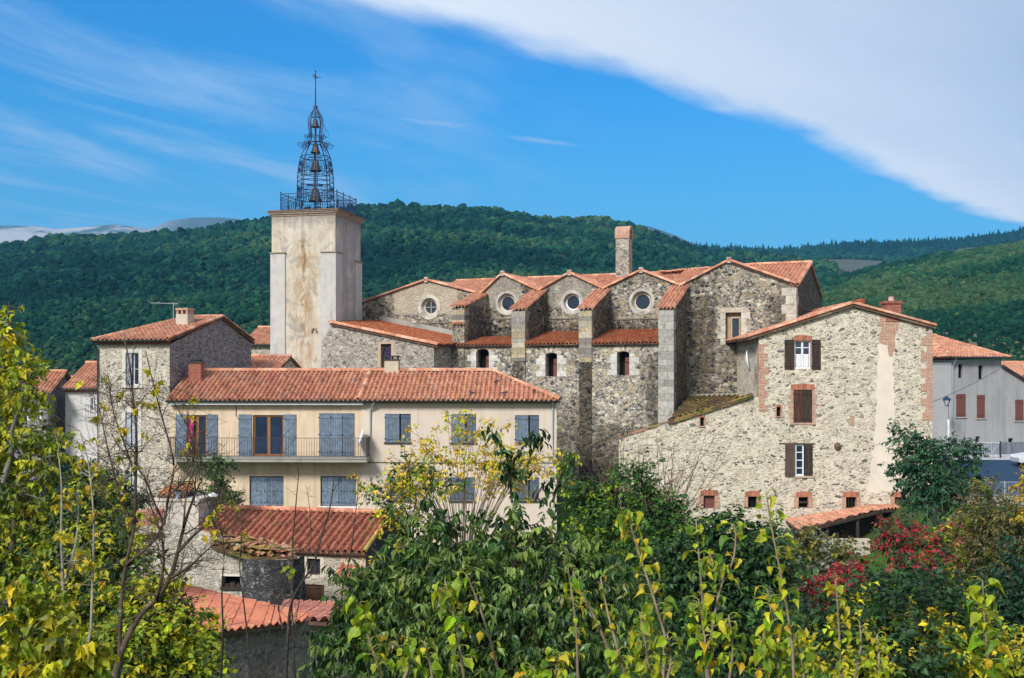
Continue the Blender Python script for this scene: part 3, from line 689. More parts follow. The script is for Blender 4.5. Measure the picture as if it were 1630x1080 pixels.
w.box((x0 - .22, yE - .02, z0), (x0 + .003, yE + .25, z1)); w.box((x1 - .003, yE - .02, z0), (x1 + .22, yE + .25, z1)); w.box((x0 - .3, yE - .022, z1 - .003), (x1 + .3, yE + .2, z1 + .1))
wo = w.build('oval_window', plaster('window_plaster', (.46, .34, .25)), church)
p = Geo(); p.wall(rect(x0, x1, z0, z1), [disc(oc[0], oc[1], orx, orz)], .06, lambda s, d, z: (s, yE + .16 + d, z)); p.build('window_frame', M['wood_dark'], wo)
p = Geo(); p.poly([(a, yE + .215, b) for a, b in disc(oc[0], oc[1], orx, orz)]); p.build('pane', plain('leaded_glass', (.04, .035, .07), .2, .5, 0, .6, 9), wo)
# chimney on the church roof
c0 = FC.xz(980, 440, yD - 1.2); c1 = FC.xz(1001, 379, yD - 1.2); y0 = yD - 1.2
x0, x1, zc = c0[0], c1[0], c1[1]
g = Geo(); g.box((x0, y0, c0[1] - 1.2), (x1, y0 + .8, zc)); chim = g.build('chimney', M['chapel'], church)
g = Geo(); yy = [y0 - .05, y0 + .85]; xm = (x0 + x1) / 2; w = (x1 - x0) / 2 + .05
an = np.linspace(0, math.pi, 13); hh = FC.xz(980, 360, y0)[1] - zc
prof = [(xm - w, zc), ] + [(xm - w * math.cos(t), zc + .25 + (hh - .25) * math.sin(t)) for t in an] + [(xm + w, zc)]
inn = [(xm + (w - .2), zc)] + [(xm + (w - .2) * math.cos(t), zc + .2 + (hh - .45) * math.sin(t)) for t in an] + [(xm - (w - .2), zc)]
# arch opening faces along the ridge: build the arch in the y direction
ym = (yy[0] + yy[1]) / 2; wy = (yy[1] - yy[0]) / 2
prof = [(ym - wy, zc)] + [(ym - wy * math.cos(t), zc + .3 + (hh - .3) * math.sin(t)) for t in an] + [(ym + wy, zc)]
inn = [(ym + wy - .16, zc)] + [(ym + (wy - .16) * math.cos(t), zc + .25 + (hh - .45) * math.sin(t)) for t in an] + [(ym - wy + .16, zc)]
pts = prof + inn; tr = tessellate_polygon([[Vector((a, b, 0)) for a, b in pts]]); n = len(pts)
g.V and None
h = Geo(); V = [(x0 - .05, a, b) for a, b in pts] + [(x1 + .05, a, b) for a, b in pts]
h.add(V, [tuple(t) for t in tr] + [tuple(i + n for i in t) for t in tr] + [(i, (i + 1) % n, n + (i + 1) % n, n + i) for i in range(n)])
h.build('chimney_cap', M['brick'], chim)

# ================================================================ bell tower
yt0 = FC.world(FC.aty(534, 540, yE + .5)); FT = Frame((yt0[0], yt0[1], 3.0), 13)
a0 = FT.xz(432.5, 500, 0)[0]; W = -a0
ztop = FT.xz(480, 343, 0)[1]; zled = FT.xz(520, 402.5, 0)[1]; zled2 = FT.xz(440, 404, 0)[1]
def tpatch(nt, tcx, c):
    sx = nd(nt, 'ShaderNodeSeparateXYZ', {0: tcx})
    wob = mth(nt, 'MULTIPLY', mth(nt, 'SUBTRACT', noise(nt, tcx, 1.1, 5, .6), .5), 1.1)
    d = mth(nt, 'ABSOLUTE', mth(nt, 'SUBTRACT', mth(nt, 'ADD', sx.outputs[0], wob), a0 * .50))
    zf = mth(nt, 'MULTIPLY', sstep(nt, sx.outputs[2], ztop - .9, ztop - 2.2), sstep(nt, sx.outputs[2], 3.2, 6.5))
    f = mth(nt, 'MULTIPLY', mth(nt, 'MULTIPLY', sstep(nt, d, 1.1, .0), zf), sstep(nt, noise(nt, mapping(nt, tcx, (1.6, 1.6, .55)), 1.3, 8, .74, .5), .42, .60))
    c = mixc(nt, mth(nt, 'MULTIPLY', f, .9), c, (.34, .20, .085))
    f2 = mth(nt, 'MULTIPLY', sstep(nt, d, .16, .0), mth(nt, 'MULTIPLY', zf, sstep(nt, noise(nt, mapping(nt, tcx, (1, 1, .5)), 1.2, 5, .7), .45, .6)))
    c = mixc(nt, mth(nt, 'MULTIPLY', f2, .75), c, (.13, .07, .035))
    g = mth(nt, 'MULTIPLY', sstep(nt, noise(nt, tcx, .9, 8, .72, .8), .50, .64), .62)
    c = mixc(nt, g, c, (.23, .21, .19))
    side = mth(nt, 'MULTIPLY', sstep(nt, sx.outputs[0], -.06, -.01), sstep(nt, mth(nt, 'ADD', noise(nt, mapping(nt, tcx, (1, 1, .35)), .9, 7, .7, .4), .0), .30, .56))   # the side face, mixed to a patchy grey-mauve
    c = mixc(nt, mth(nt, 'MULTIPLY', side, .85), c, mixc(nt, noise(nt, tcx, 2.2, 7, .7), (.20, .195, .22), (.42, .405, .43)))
    top = mth(nt, 'MULTIPLY', sstep(nt, mth(nt, 'ADD', sx.outputs[2], mth(nt, 'MULTIPLY', noise(nt, mapping(nt, tcx, (2.5, 2.5, .3)), 1.5, 5, .65), 2.4)), ztop + .2, ztop + 1.3), .7)
    return mixc(nt, top, c, (.20, .18, .165))
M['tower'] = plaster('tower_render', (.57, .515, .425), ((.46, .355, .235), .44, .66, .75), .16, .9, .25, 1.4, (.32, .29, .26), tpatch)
M['pilaster'] = plaster('tower_pilaster_render', (.50, .48, .455), ((.30, .285, .27), .52, .70, .7), .10, .9, .2, 1.8)
tower = thing('bell_tower', 'square pale rendered bell tower with rusty streaks below an open iron belfry', 'bell tower', FT)
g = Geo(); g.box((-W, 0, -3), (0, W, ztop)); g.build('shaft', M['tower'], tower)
for (x0, x1, zt) in ((-W - .06, -W + 1.0, zled2), (-1.02, .06, zled)):
    g = Geo(); g.box((x0, -.09, -3), (x1, 1.0, zt)); g.build('pilaster', M['pilaster'], tower)
    g = Geo(); g.box((x0 - .04, -.16, zt), (x1 + .06, 1.05, zt + .07), (.3, .25, .18)); g.build('ledge', M['ashlar'], tower)
g = Geo(); g.box((-1.0, W - 1.1, -3), (.09, W + .06, zled - .25)); g.build('pilaster', M['pilaster'], tower)
g = Geo(); g.box((-1.0, W - 1.15, zled - .25), (.16, W + .1, zled - .18), (.3, .25, .18)); g.build('ledge', M['ashlar'], tower)
g = Geo()
for k, (o, z0, z1) in enumerate(((.06, ztop - .02, ztop + .10), (.16, ztop + .10, ztop + .22), (.24, ztop + .22, ztop + .30))):
    g.box((-W - o, -o, z0), (o, W + o, z1), np.array((.40, .33, .26)) * (1 - .1 * k))
for k in range(22):   # thin edge tiles
    x = -W - .24 + (W + .48) * k / 22
    c = (np.array((.34, .17, .11)) if k % 3 else np.array((.25, .2, .17))) * RNG.uniform(.7, 1.1)
    g.box((x + .01, -.30, ztop + .302), (x + (W + .48) / 22 - .01, .4, ztop + .345), c); g.box((-.4, -.24 + (W + .48) * k / 22, ztop + .302), (.30, -.24 + (W + .48) * (k + 1) / 22 - .02, ztop + .34), c * .9)
g.build('cornice', M['ashlar'], tower)
g = Geo(); nx = -.95; nz = FT.xz(500, 522, 0)[1]
g.tube([(-1.5 + .18 * math.cos(t) - .0, -.05, nz - .35 + .32 * math.sin(t)) for t in np.linspace(math.pi * .05, math.pi * .95, 9)], .07, 6, (.3, .25, .2)); g.build('stone_hood', M['ashlar'], tower)
# iron belfry
zt = ztop + .345; cx, cy = -W / 2 - .12, W / 2
Zp = lambda py: FT.aty(502, py, cy)[2]
def ring_pts(r, z, n=24, ph=0): return [(cx + r * math.cos(t + ph), cy + r * math.sin(t + ph), z) for t in np.linspace(0, 2 * math.pi, n + 1)]
prof = [(331, 1.28), (300, 1.24), (285, 1.22), (268, 1.16), (250, 1.0), (238, .78), (229, .5), (222, .42), (218, .36), (212, .42), (204, .46), (196, .51), (188, .46), (180, .28), (173, .12), (168, .06)]
cage = Geo(); B_ = (1, 1, 1)
NR = 8
pp_ = np.array([(Zp(a), r) for a, r in prof]); zz = np.linspace(pp_[0, 0], pp_[-1, 0], 46)[::1]; rr = np.interp(zz, pp_[:, 0], pp_[:, 1])
for k in range(NR):
    t = 2 * math.pi * (k + .5) / NR + .1
    cage.tube([(cx + r * math.cos(t), cy + r * math.sin(t), z) for z, r in zip(zz, rr)], .037, 5)
for py, th in ((318, .026), (307, .024), (298, .03), (290, .032), (283, .022), (276, .03), (251, .035), (228, .035), (217, .03), (181, .02), (172, .04)):
    z = Zp(py); r = np.interp(z, pp_[:, 0], pp_[:, 1]); cage.tube(ring_pts(r * 1.01, z, 8, 2 * math.pi * .5 / NR + .1), th * .95, 5)
cage.tube([(cx, cy, zt), (cx, cy, Zp(168))], .045, 6)
def spiral(c, ax, r0, turns=1.6, s=1, n=22, th=.021):
    ax = np.array(ax, float); pts = []
    for k in range(n):
        t = k / (n - 1) * turns * 2 * math.pi; r = r0 * (1 - .75 * k / (n - 1))
        pts.append(np.array(c) + ax * (r * math.cos(t)) * s + np.array((0, 0, 1)) * (r * math.sin(t)))
    cage.tube(pts, th, 4)
for k in range(NR):                                    # scrollwork
    t = 2 * math.pi * (k + .5) / NR + .1; rad = np.array((math.cos(t), math.sin(t), 0))
    z = Zp(233); c_ = np.array((cx, cy, z)) + rad * 1.0; spiral(c_, rad, .24); spiral(c_ + rad * -.28 + np.array((0, 0, .12)), rad, .14, s=-1)
    z = Zp(219); c_ = np.array((cx, cy, z)) + rad * .62; spiral(c_, rad, .16)
    t2 = t + math.pi / NR; tan = np.array((-math.sin(t2), math.cos(t2), 0))
    for py, r, q in ((262, 1.04, .27), (272, 1.1, .2), (303, 1.15, .22), (314, 1.17, .2)):
        c_ = np.array((cx + r * math.cos(t2), cy + r * math.sin(t2), Zp(py))); spiral(c_ + tan * .2, tan, q * .8); spiral(c_ - tan * .2, tan, q * .8, s=-1)
co = cage.build('iron_cage', M['iron'], tower)
v = Geo(); v.tube([(cx, cy, Zp(168)), (cx, cy, Zp(112))], [.045, .025], 6)
for k in range(4):
    t = k * math.pi / 2 + .4; v.tube([(cx, cy, Zp(174)), (cx + .12 * math.cos(t), cy + .12 * math.sin(t), Zp(171)), (cx + .2 * math.cos(t), cy + .2 * math.sin(t), Zp(169))], .02, 4)
zv = Zp(122)
v.slab([(cx - .26, cy, zv + .12), (cx - .05, cy, zv + .16), (cx + .1, cy, zv - .02), (cx + .12, cy, zv - .14), (cx - .12, cy, zv - .16), (cx - .06, cy, zv - .06), (cx - .24, cy, zv - .03), (cx - .12, cy, zv + .05)], (0, .03, 0))
v.tube([(cx, cy, zv - .06), (cx + .2, cy, zv - .08), (cx + .3, cy, zv - .04), (cx + .38, cy, zv - .1)], .02, 4)
v.bar((cx - .08, cy, Zp(114.5)), (cx + .08, cy, Zp(114.5)), .03)
v.build('weather_vane', M['iron'], tower)
lr = Geo(); lr.tube([(cx + .45, cy, Zp(225)), (cx + .75, cy, Zp(207)), (cx + .62, cy, Zp(200))], .015, 4); lr.tube([(cx + .75, cy, Zp(207)), (cx + .92, cy, Zp(211)), (cx + .93, cy, Zp(222))], .012, 4); lr.build('lightning_cable', M['iron'], tower)
rz0, rz1 = zt + .06, FT.aty(450, 309, .1)[2]
e = .1
rx0, rx1, ry0, ry1 = FT.aty(447, 320, .1)[0], .06, .1, W * .78
for (p_, q_) in (((rx0, ry0), (rx1, ry0)), ((rx1, ry0), (rx1, ry1)), ((rx1, ry1), (rx0, ry1)), ((rx0, ry1), (rx0, ry0))):
    g = Geo(); p_ = np.array((*p_, 0.0)); q_ = np.array((*q_, 0.0)); dv = q_ - p_; L = np.linalg.norm(dv); dv /= L
    hz = rz1 - rz0
    for z, w in ((rz0, .03), (rz1, .045), (rz0 + hz * .82, .025)): g.bar(p_ + (0, 0, z), q_ + (0, 0, z), w)
    for x in (0, L / 3, 2 * L / 3, L):
        c_ = p_ + dv * x; g.bar(c_ + (0, 0, zt), c_ + (0, 0, rz1 + .06), .05); g.lathe([(.0, .0), (.055, .05), (0, .11)], tuple(c_ + np.array((0, 0, rz1 + .05))), 6)
    k = 0; x = .1
    while x < L - .05:
        c_ = p_ + dv * x; g.tube([c_ + (0, 0, rz0), c_ + dv * .06 + np.array((0, 0, rz0 + hz * .3)), c_ - dv * .05 + np.array((0, 0, rz0 + hz * .6)), c_ + np.array((0, 0, rz0 + hz * .82))], .016, 4); x += .16; k += 1
    g.build('railing', M['iron'], tower)
bells = [(331 - 10, 296, .46, 'largest bronze bell, hung lowest in the iron belfry cage'), (273, 251, .40, 'bronze bell hung second from bottom inside the iron belfry'), (244, 226, .34, 'small bronze bell hung just under the belfry shoulder'), (203, 187, .28, 'tiny topmost bronze bell inside the onion finial of the belfry')]
for (pb, ptp, r, lab) in bells:
    z0, z1 = Zp(pb), Zp(ptp); h = z1 - z0
    b = thing('bell', lab, 'bell', None, FT.world((cx, cy, z0)), 0, 'bells hung in the iron belfry')
    g = Geo(); g.lathe([(r * 1.0, 0), (r * 1.03, .03), (r * .86, h * .16), (r * .66, h * .38), (r * .56, h * .62), (r * .48, h * .76), (r * .25, h * .84), (0, h * .86)], (0, 0, 0), 18); g.lathe([(r * .93, .01), (r * .7, h * .2), (r * .45, h * .7), (0, h * .75)], (0, 0, 0), 12); g.build('bell_body', M['bronze'], b, True)
    g = Geo(); g.bar((0, 0, h * .84), (0, 0, h * 1.05), .08); g.bar((-r * 1.2, 0, h * 1.02), (r * 1.2, 0, h * 1.02), .07, .09); g.build('yoke', M['iron'], b)
    g = Geo(); g.tube([(0, 0, h * .6), (0, 0, -.06)], .018, 5); g.lathe([(0, -.08), (.06, -.04), (.05, 0), (0, .02)], (0, 0, 0), 8); g.build('clapper', M['iron'], b)

print('APEX', [tuple(np.round(a, 2)) for a in apex], 'P', [tuple(np.round(a, 2)) for a in piers], 'T', tap, tre, 'ea', ea, 'W', W, ztop)
# ================================================================ joinery
def add_window(parent, x0, x1, z0, z1, y, fm, gm, cols=2, rows=1, fw=.07, bar=.035, name='window', fn=None):
    fn = fn or (lambda a, b, c: (a, b, c)); g = Geo(); d = .06
    def bx(a0, a1, c0, c1, b0=0.0, b1=d):
        V = [fn(a, y + b, c) for c in (c0, c1) for a, b in ((a0, b0), (a1, b0), (a1, b1), (a0, b1))]; g.hexa(V[:4], V[4:])
    bx(x0, x0 + fw, z0, z1); bx(x1 - fw, x1, z0, z1); bx(x0 + fw, x1 - fw, z1 - fw, z1); bx(x0 + fw, x1 - fw, z0, z0 + fw * 1.2)
    for k in range(1, cols):
        x = x0 + (x1 - x0) * k / cols; w = fw * .8 if k * 2 == cols else bar / 2
        bx(x - w, x + w, z0 + fw * 1.2, z1 - fw, .004, d - .004)
    for k in range(1, rows):
        z = z0 + (z1 - z0) * k / rows; bx(x0 + fw, x1 - fw, z - bar / 2, z + bar / 2, .012, d - .012)
    o = g.build(name, fm, parent)
    p = Geo(); p.poly([fn(x0 + fw * .5, y + .035, z0 + fw * .5), fn(x1 - fw * .5, y + .035, z0 + fw * .5), fn(x1 - fw * .5, y + .035, z1 - fw * .5), fn(x0 + fw * .5, y + .035, z1 - fw * .5)])
    p.build('pane', gm, o); return o
def add_shutter(parent, x0, x1, z0, z1, y, m, planks=4, brace=0, bands=2, t=.035, fn=None, tilt=0.0, label=None):
    fn = fn or (lambda a, b, c: (a, b, c)); g = Geo(); w = (x1 - x0) / planks
    def bx(a0, a1, c0, c1, b0, b1):
        V = [fn(a, y + b + tilt * (a - x0), c) for c in (c0, c1) for a, b in ((a0, b0), (a1, b0), (a1, b1), (a0, b1))]; g.hexa(V[:4], V[4:])
    for k in range(planks): bx(x0 + k * w + .004, x0 + (k + 1) * w - .004, z0 + RNG.uniform(0, .008), z1 - RNG.uniform(0, .008), 0, t)
    hs = [z0 + (z1 - z0) * f for f in ((.12, .88) if bands == 2 else (.1, .5, .9))]
    for z in hs: bx(x0 + .012, x1 - .012, z - .045, z + .045, -.026, -.002)
    if brace:
        a0, a1 = (x0 + .03, x1 - .03) if brace > 0 else (x1 - .03, x0 + .03)
        for c0, c1 in zip(hs[:-1], hs[1:]):
            A = [fn(a0, y - .022, c0 + .045), fn(a0, y - .022, c0 + .14), fn(a1, y - .022, c1 - .045), fn(a1, y - .022, c1 - .14)]
            g.slab(A, np.array(fn(0, .018, 0)) - np.array(fn(0, 0, 0)))
    o = g.build('shutter', m, parent)
    if label: o['label'] = label
    h = Geo()
    for z in hs: bx2 = [fn(a, y + b, c) for c in (z - .02, z + .02) for a, b in ((x0 - .05, -.035), (x0 + .06, -.035), (x0 + .06, -.0265), (x0 - .05, -.0265))]; h.hexa(bx2[:4], bx2[4:])
    h.build('hinge', M['iron'], o)
    return o
def downpipe(parent, pts, r=.05, m=None):
    g = Geo(); g.tube(pts, r, 8)
    for p in pts[1:-1]: g.lathe([(r * 1.25, -.05), (r * 1.25, .05)], tuple(p), 8)
    return g.build('downpipe', m or M['zinc'], parent)

# ================================================================ beige house with balcony
FH = Frame((P(270, 700, 55.3)[0], 55.3, 1.0), 2)
X = lambda px, py=700, y=0: FH.aty(px, py, y)[0]
Z = lambda py, px=570, y=0: FH.aty(px, py, y)[2]
M['beige'] = plaster('beige_render', (.66, .525, .375), ((.50, .375, .255), .46, .70, .7), .13, .92, .45, .8, (.44, .35, .26))
M['pinkish'] = plaster('pink_beige_render', (.64, .54, .45), ((.54, .45, .37), .48, .75, .6), .09, .92, .30, .8, (.46, .37, .30))
house = thing('beige_house', 'beige rendered house with blue shutters, long balcony and long low hipped tile roof', 'house', FH)
xl, xm, xr = 0.0, X(575), X(886)
dep = 6.4; zev = Z(640)
up = [(298, 329, 661, 726.5), (402.5, 452, 661, 727), (509, 563, 659, 726)]
gf = [(397, 451.5, 758, 806), (510, 567, 758, 806)]
rt = [(613, 654, 659, 704), (718.6, 758, 659.5, 704.5), (820, 858, 661, 705), (616, 654, 760, 796), (716, 756, 760, 797), (820, 858, 760, 797)]
R4 = lambda q: (X(q[0], q[2]), X(q[1], q[2]), Z(q[3], q[0]), Z(q[2], q[0]))
gdoor = (284, 309, 766, 812)
g = Geo(); hs = [rect(*R4(q)) for q in up + gf + [gdoor]]
g.wall(rect(xl, xm, -2, zev), hs, .22, lambda s, d, z: (s, d, z)); g.build('wall', M['beige'], house)
g = Geo(); hs = [rect(*R4(q)) for q in rt]
g.wall(rect(xm, xr, -2, zev), hs, .18, lambda s, d, z: (s, -.04 + d, z))
g.wall(rect(0, dep, -2, zev), [], .2, lambda s, d, z: (xr, s - .04, z)); g.wall(rect(xl, xr, -2, zev), [], .2, lambda s, d, z: (s, dep, z)); g.wall(rect(0, dep, -2, zev), [], .2, lambda s, d, z: (xl, s, z))
g.poly([(xm, -.04, -2), (xm, 0.0, -2), (xm, 0.0, zev), (xm, -.04, zev)])
g.build('wall', M['pinkish'], house)
zr = Z(591, 570, dep / 2 + .2); yr = dep / 2
e0 = Z(637.5, 570, -.4); fx = X(891, 640, -.4)
xr_r = X(785, 594, yr)
g = Geo(); xa = X(571, 640, -.4)
roof_poly(g, [(xl - .05, -.4, e0), (xa, -.4, e0), (xa, yr, zr), (xl - .05, yr, zr)], pitch=.25, pal=np.concatenate([TERRA, TERRA_OLD[:4]]))
roof_poly(g, [(xa, -.4, e0), (fx, -.4, e0), (xr_r, yr, zr), (xa, yr, zr)], pitch=.25, pal=TERRA)
roof_poly(g, [(fx, -.4, e0), (fx, dep + .4, e0), (xr_r, yr, zr)], pitch=.25)
roof_poly(g, [(fx, dep + .4, e0), (xl - .05, dep + .4, e0), (xl - .05, yr, zr), (xr_r, yr, zr)], pitch=.3)
ridge(g, (xl, yr, zr + .03), (xr_r, yr, zr + .03), .14); ridge(g, (fx, -.4, e0 + .05), (xr_r, yr, zr + .03), .11); ridge(g, (xa, -.38, e0 + .06), (xa, yr, zr + .05), .12)
g.build('roof', M['tile'], house)
g = Geo()
n = 8; an = np.linspace(math.pi, 2 * math.pi, n)
V = [(x, -.46 + .08 * math.cos(t), e0 - .02 + .08 * math.sin(t)) for x in (xl - .05, fx) for t in an]
g.add(V, [(k, k + 1, n + k + 1, n + k) for k in range(n - 1)]); g.build('gutter', M['gutter'], house)
g = Geo(); g.box((xl, -.36, e0 - .24), (xa + .2, -.32, e0 - .11)); g.build('fascia', M['white'], house)
g = Geo(); g.box((xl, -.30, zev - .02), (fx - .06, -.005, zev + .03)); g.build('eave_soffit', M['concrete'], house)
# balcony doors with open and closed shutters
d1, d2, d3 = [R4(q) for q in up]
o = add_window(house, d1[0], d1[1], d1[2], d1[3], .10, M['wood_brown'], M['glass_blue'], 2, 1, .09, name='balcony_door')
c = Geo(); zt_, zb_ = d1[3] - .1, d1[2] + .75
xs = np.linspace(d1[0] + .05, d1[0] + .36, 13); V = []
for z, k in ((zt_, 1.0), (zt_ - .8, .85), (zb_, .55)): V += [(d1[0] + .05 + (x - d1[0] - .05) * k, .05 + .03 * math.sin(i * 1.9), z) for i, x in enumerate(xs)]
c.add(V, [(r * 13 + i, r * 13 + i + 1, (r + 1) * 13 + i + 1, (r + 1) * 13 + i) for r in range(2) for i in range(12)]); c.build('curtain', plain('pink_curtain', (.62, .07, .22), .8, .1), o, True)
add_window(house, d2[0], d2[1], d2[2], d2[3], .10, M['wood_brown'], M['glass_blue'], 2, 1, .10, name='balcony_door')
S = M['shutter']
add_shutter(house, X(280, 661), d1[0] - .02, d1[2], d1[3] + .04, -.05, S, 5, 1, 3); add_shutter(house, d1[1] + .02, X(346.5, 661), d1[2], d1[3] + .04, -.05, S, 5, 1, 3)
add_shutter(house, X(380, 661), d2[0] - .06, d2[2], d2[3] + .04, -.05, S, 5, -1, 3); add_shutter(house, d2[1] + .02, X(471.5, 661), d2[2], d2[3] + .04, -.05, S, 5, 1, 3)
xm3 = X(545, 690); add_shutter(house, d3[0] - .03, (d3[0] + xm3) / 2, d3[2], d3[3] + .04, -.05, S, 5, 0, 3); add_shutter(house, (d3[0] + xm3) / 2 + .01, xm3 - .01, d3[2], d3[3] + .04, -.05, S, 5, 0, 3); add_shutter(house, xm3 + .01, d3[1] + .03, d3[2], d3[3] + .04, -.05, S, 5, 0, 3)
for q in gf:
    x0, x1, z0, z1 = R4(q); xm_ = (x0 + x1) / 2
    for a, b in ((x0 + .02, xm_ - .006), (xm_ + .006, x1 - .02)):
        o = add_shutter(house, a, b, z0 + .02, z1 - .02, .12, S, 6, 0, 2)
        s_ = Geo()
        for zz_ in (z0 + .2, (z0 + z1) / 2, z1 - .2):
            for k in range(4): xx = a + .12 + (b - a - .24) * k / 3; s_.box((xx - .022, .075, zz_ - .022), (xx + .022, .0925, zz_ + .022), (1, 1, 1))
        s_.build('bolt', M['iron'], o)
    s_ = Geo(); s_.box((x0 - .12, -.08, z0 - .10), (x1 + .12, .2, z0 - .002)); s_.build('sill', M['white'], house)
for q in rt:
    x0, x1, z0, z1 = R4(q); xm_ = x0 + (x1 - x0) * .58
    mm = M['shutter'] if q[2] < 700 else M['shutter_dk']
    add_shutter(house, x0 + .01, xm_ - .03, z0, z1, -.02, mm, 4, 0, 2); add_shutter(house, xm_ + .04, x1 - .01, z0, z1, .02, M['shutter_dk'], 3, 0, 2)
    s_ = Geo(); s_.box((x0 - .05, -.12, z0 - .08), (x1 + .05, .1, z0 - .004)); s_.build('sill', M['gutter'], house)
    p = Geo(); p.poly([(x0, .13, z0), (x1, .13, z0), (x1, .13, z1), (x0, .13, z1)]); p.build('dark_pane', M['dark'], house)
x0, x1, z0, z1 = R4(gdoor)
add_window(house, x0, x1, z0, z1, .08, plain('yellow_door_paint', (.55, .27, .03), .5, .3), M['glass'], 2, 3, .10, name='garden_door')
b0, b1 = X(265, 732, -1.1), X(584, 732, -1.1)
zb0, zb1 = Z(736, 420, -1.1), Z(729, 420, -1.1)
g = Geo(); g.box((b0, -1.1, zb0), (b1, .02, zb1)); g.box((b0 - .02, -1.14, zb1 - .05), (b1 + .02, .0, zb1 + .012), (.8, .8, .8)); bal = g.build('balcony', M['concrete'], house)
g = Geo(); zt_ = Z(697.5, 420, -1.05)
pts = [(b0 + .05, -.02), (b0 + .05, -1.05), (b1 - .05, -1.05), (b1 - .05, -.02)]
for (p_, q_) in zip(pts[:-1], pts[1:]):
    for z in (zb1 + .08, zt_): g.bar((*p_, z), (*q_, z), .035, .025)
    L = math.dist(p_, q_); n = int(L / .13)
    for k in range(n + 1):
        a = (p_[0] + (q_[0] - p_[0]) * k / n, p_[1] + (q_[1] - p_[1]) * k / n); g.bar((*a, zb1), (*a, zt_), .016, col=(1, 1, 1))
g.build('railing', plain('brown_railing', (.06, .045, .04), .6, .3), bal)
downpipe(house, [(X(598, 642), -.44, e0 - .08), (X(590, 660), -.10, e0 - .55), (X(590, 700), -.10, Z(760)), (X(590, 700), -.10, -1)])
downpipe(house, [(X(880, 642), -.44, e0 - .06), (X(880, 660), -.10, e0 - .3), (X(880, 700), -.10, Z(760)), (X(880, 700), -.10, -1)])
g = Geo(); g.tube([(X(584, 736), -.07, Z(736)), (X(740, 736), -.07, Z(736.5)), (X(888, 736), -.07, Z(736))], .018, 5); g.tube([(X(376, 646), -.02, Z(643)), (X(376, 646), -.03, Z(662)), (X(378, 646), -.03, Z(664))], .016, 5); g.build('cable', M['gutter'], house)
g = Geo()
for px in (480, 743): g.box((X(px - 2.5, 645), -.02, Z(646)), (X(px + 2.5, 645), .05, Z(642)), (1, 1, 1))
g.build('vent', M['dark'], house)
# chimneys on the beige roof
cx0, cx1 = X(613, 590, yr), X(635, 590, yr); zc = Z(574, 620, yr)
g = Geo(); g.box((cx0, yr - .25, zr - .4), (cx1, yr + .4, zc)); ch = g.build('chimney', plaster('pale_chimney_render', (.50, .44, .34)), house)
g = Geo(); g.box((cx0 - .05, yr - .3, zc), (cx1 + .05, yr + .45, zc + .05))
for x in (cx0 + .03, (cx0 + cx1) / 2, cx1 - .08): g.box((x, yr - .2, zc + .05), (x + .05, yr + .3, zc + .2))
g.box((cx0 - .02, yr - .28, zc + .2), (cx1 + .02, yr + .42, zc + .25)); g.build('chimney_cap', M['gutter'], ch)
yc = 1.7; c0 = FH.aty(300, 620, yc); c1 = FH.aty(319.5, 578, yc)
g = Geo(); g.box((c0[0], yc, zr - 1.2), (c1[0], yc + .6, c1[2])); ch = g.build('chimney', M['brick_dk'], house)
ch['label'] = 'dark red chimney with a black cap'
g = Geo(); g.box((c0[0] - .06, yc - .06, c1[2]), (c1[0] + .06, yc + .66, c1[2] + .10)); g.lathe([(.3, .1), (.34, .16), (.18, .28), (0, .3)], ((c0[0] + c1[0]) / 2, yc + .3, c1[2]), 12); g.build('chimney_cap', M['gutter'], ch)
# lead flashing where the roof meets the stone house
# things on and around the house
dp = FH.world((X(577, 684, -.6), -.6, zb1))
def dish(name, label, loc, r, az, tilt, mast):
    t = thing(name, label, 'satellite dish', None, loc, az)
    g = Geo(); prof = [(0, 0), (r * .5, r * .06), (r, r * .24), (r * .98, r * .27), (r * .5, r * .09), (0, r * .03)]
    g.lathe(prof, (0, 0, 0), 20); Mx = Matrix.Rotation(R(90 - tilt), 3, 'X'); g.V = [np.array([Mx @ Vector(v) for v in V_]) + np.array((0, 0, mast)) for V_ in g.V]
    g.build('dish', M['white'], t, True)
    g = Geo(); g.tube([(0, .12, 0), (0, .12, mast), (0, 0, mast)], .02, 6); g.tube([(0, -.02, mast - r * .9), (0, -r * .9, mast)], .012, 5); g.box((-.04, -r * 1.0, mast - .03), (.04, -r * .85, mast + .05)); g.build('mast', M['zinc'], t)
    return t
dish('satellite_dish', 'white satellite dish turned edge-on at the end of the balcony', dp, .5, 76, 18, .95)
# pigeons
def pigeon_mesh():
    g = Geo()
    prof = [(.0, -.17), (.018, -.16), (.03, -.09), (.055, -.02), (.062, .04), (.05, .09), (.03, .125), (.03, .15), (.026, .17), (.0, .185)]
    hh = [.10, .10, .105, .11, .12, .135, .165, .19, .20, .195]
    n = 10; V = [(r * math.cos(t), y, h + r * 1.05 * math.sin(t)) for (r, y), h in zip(prof, hh) for t in np.linspace(0, 2 * math.pi, n, endpoint=False)]
    g.add(V, [(i * n + j, i * n + (j + 1) % n, (i + 1) * n + (j + 1) % n, (i + 1) * n + j) for i in range(len(prof) - 1) for j in range(n)])
    g.tube([(0, .18, .197), (0, .215, .185)], [.01, .003], 5)
    for s in (-1, 1): g.tube([(.02 * s, .01, .08), (.022 * s, .0, .0)], .006, 4); g.tube([(.022 * s, -.02, .003), (.022 * s, .035, .003)], .006, 4)
    return g
pm = plain('pigeon_feathers', (.055, .06, .075), .6, .3, 0, .4, 20)
pig = None
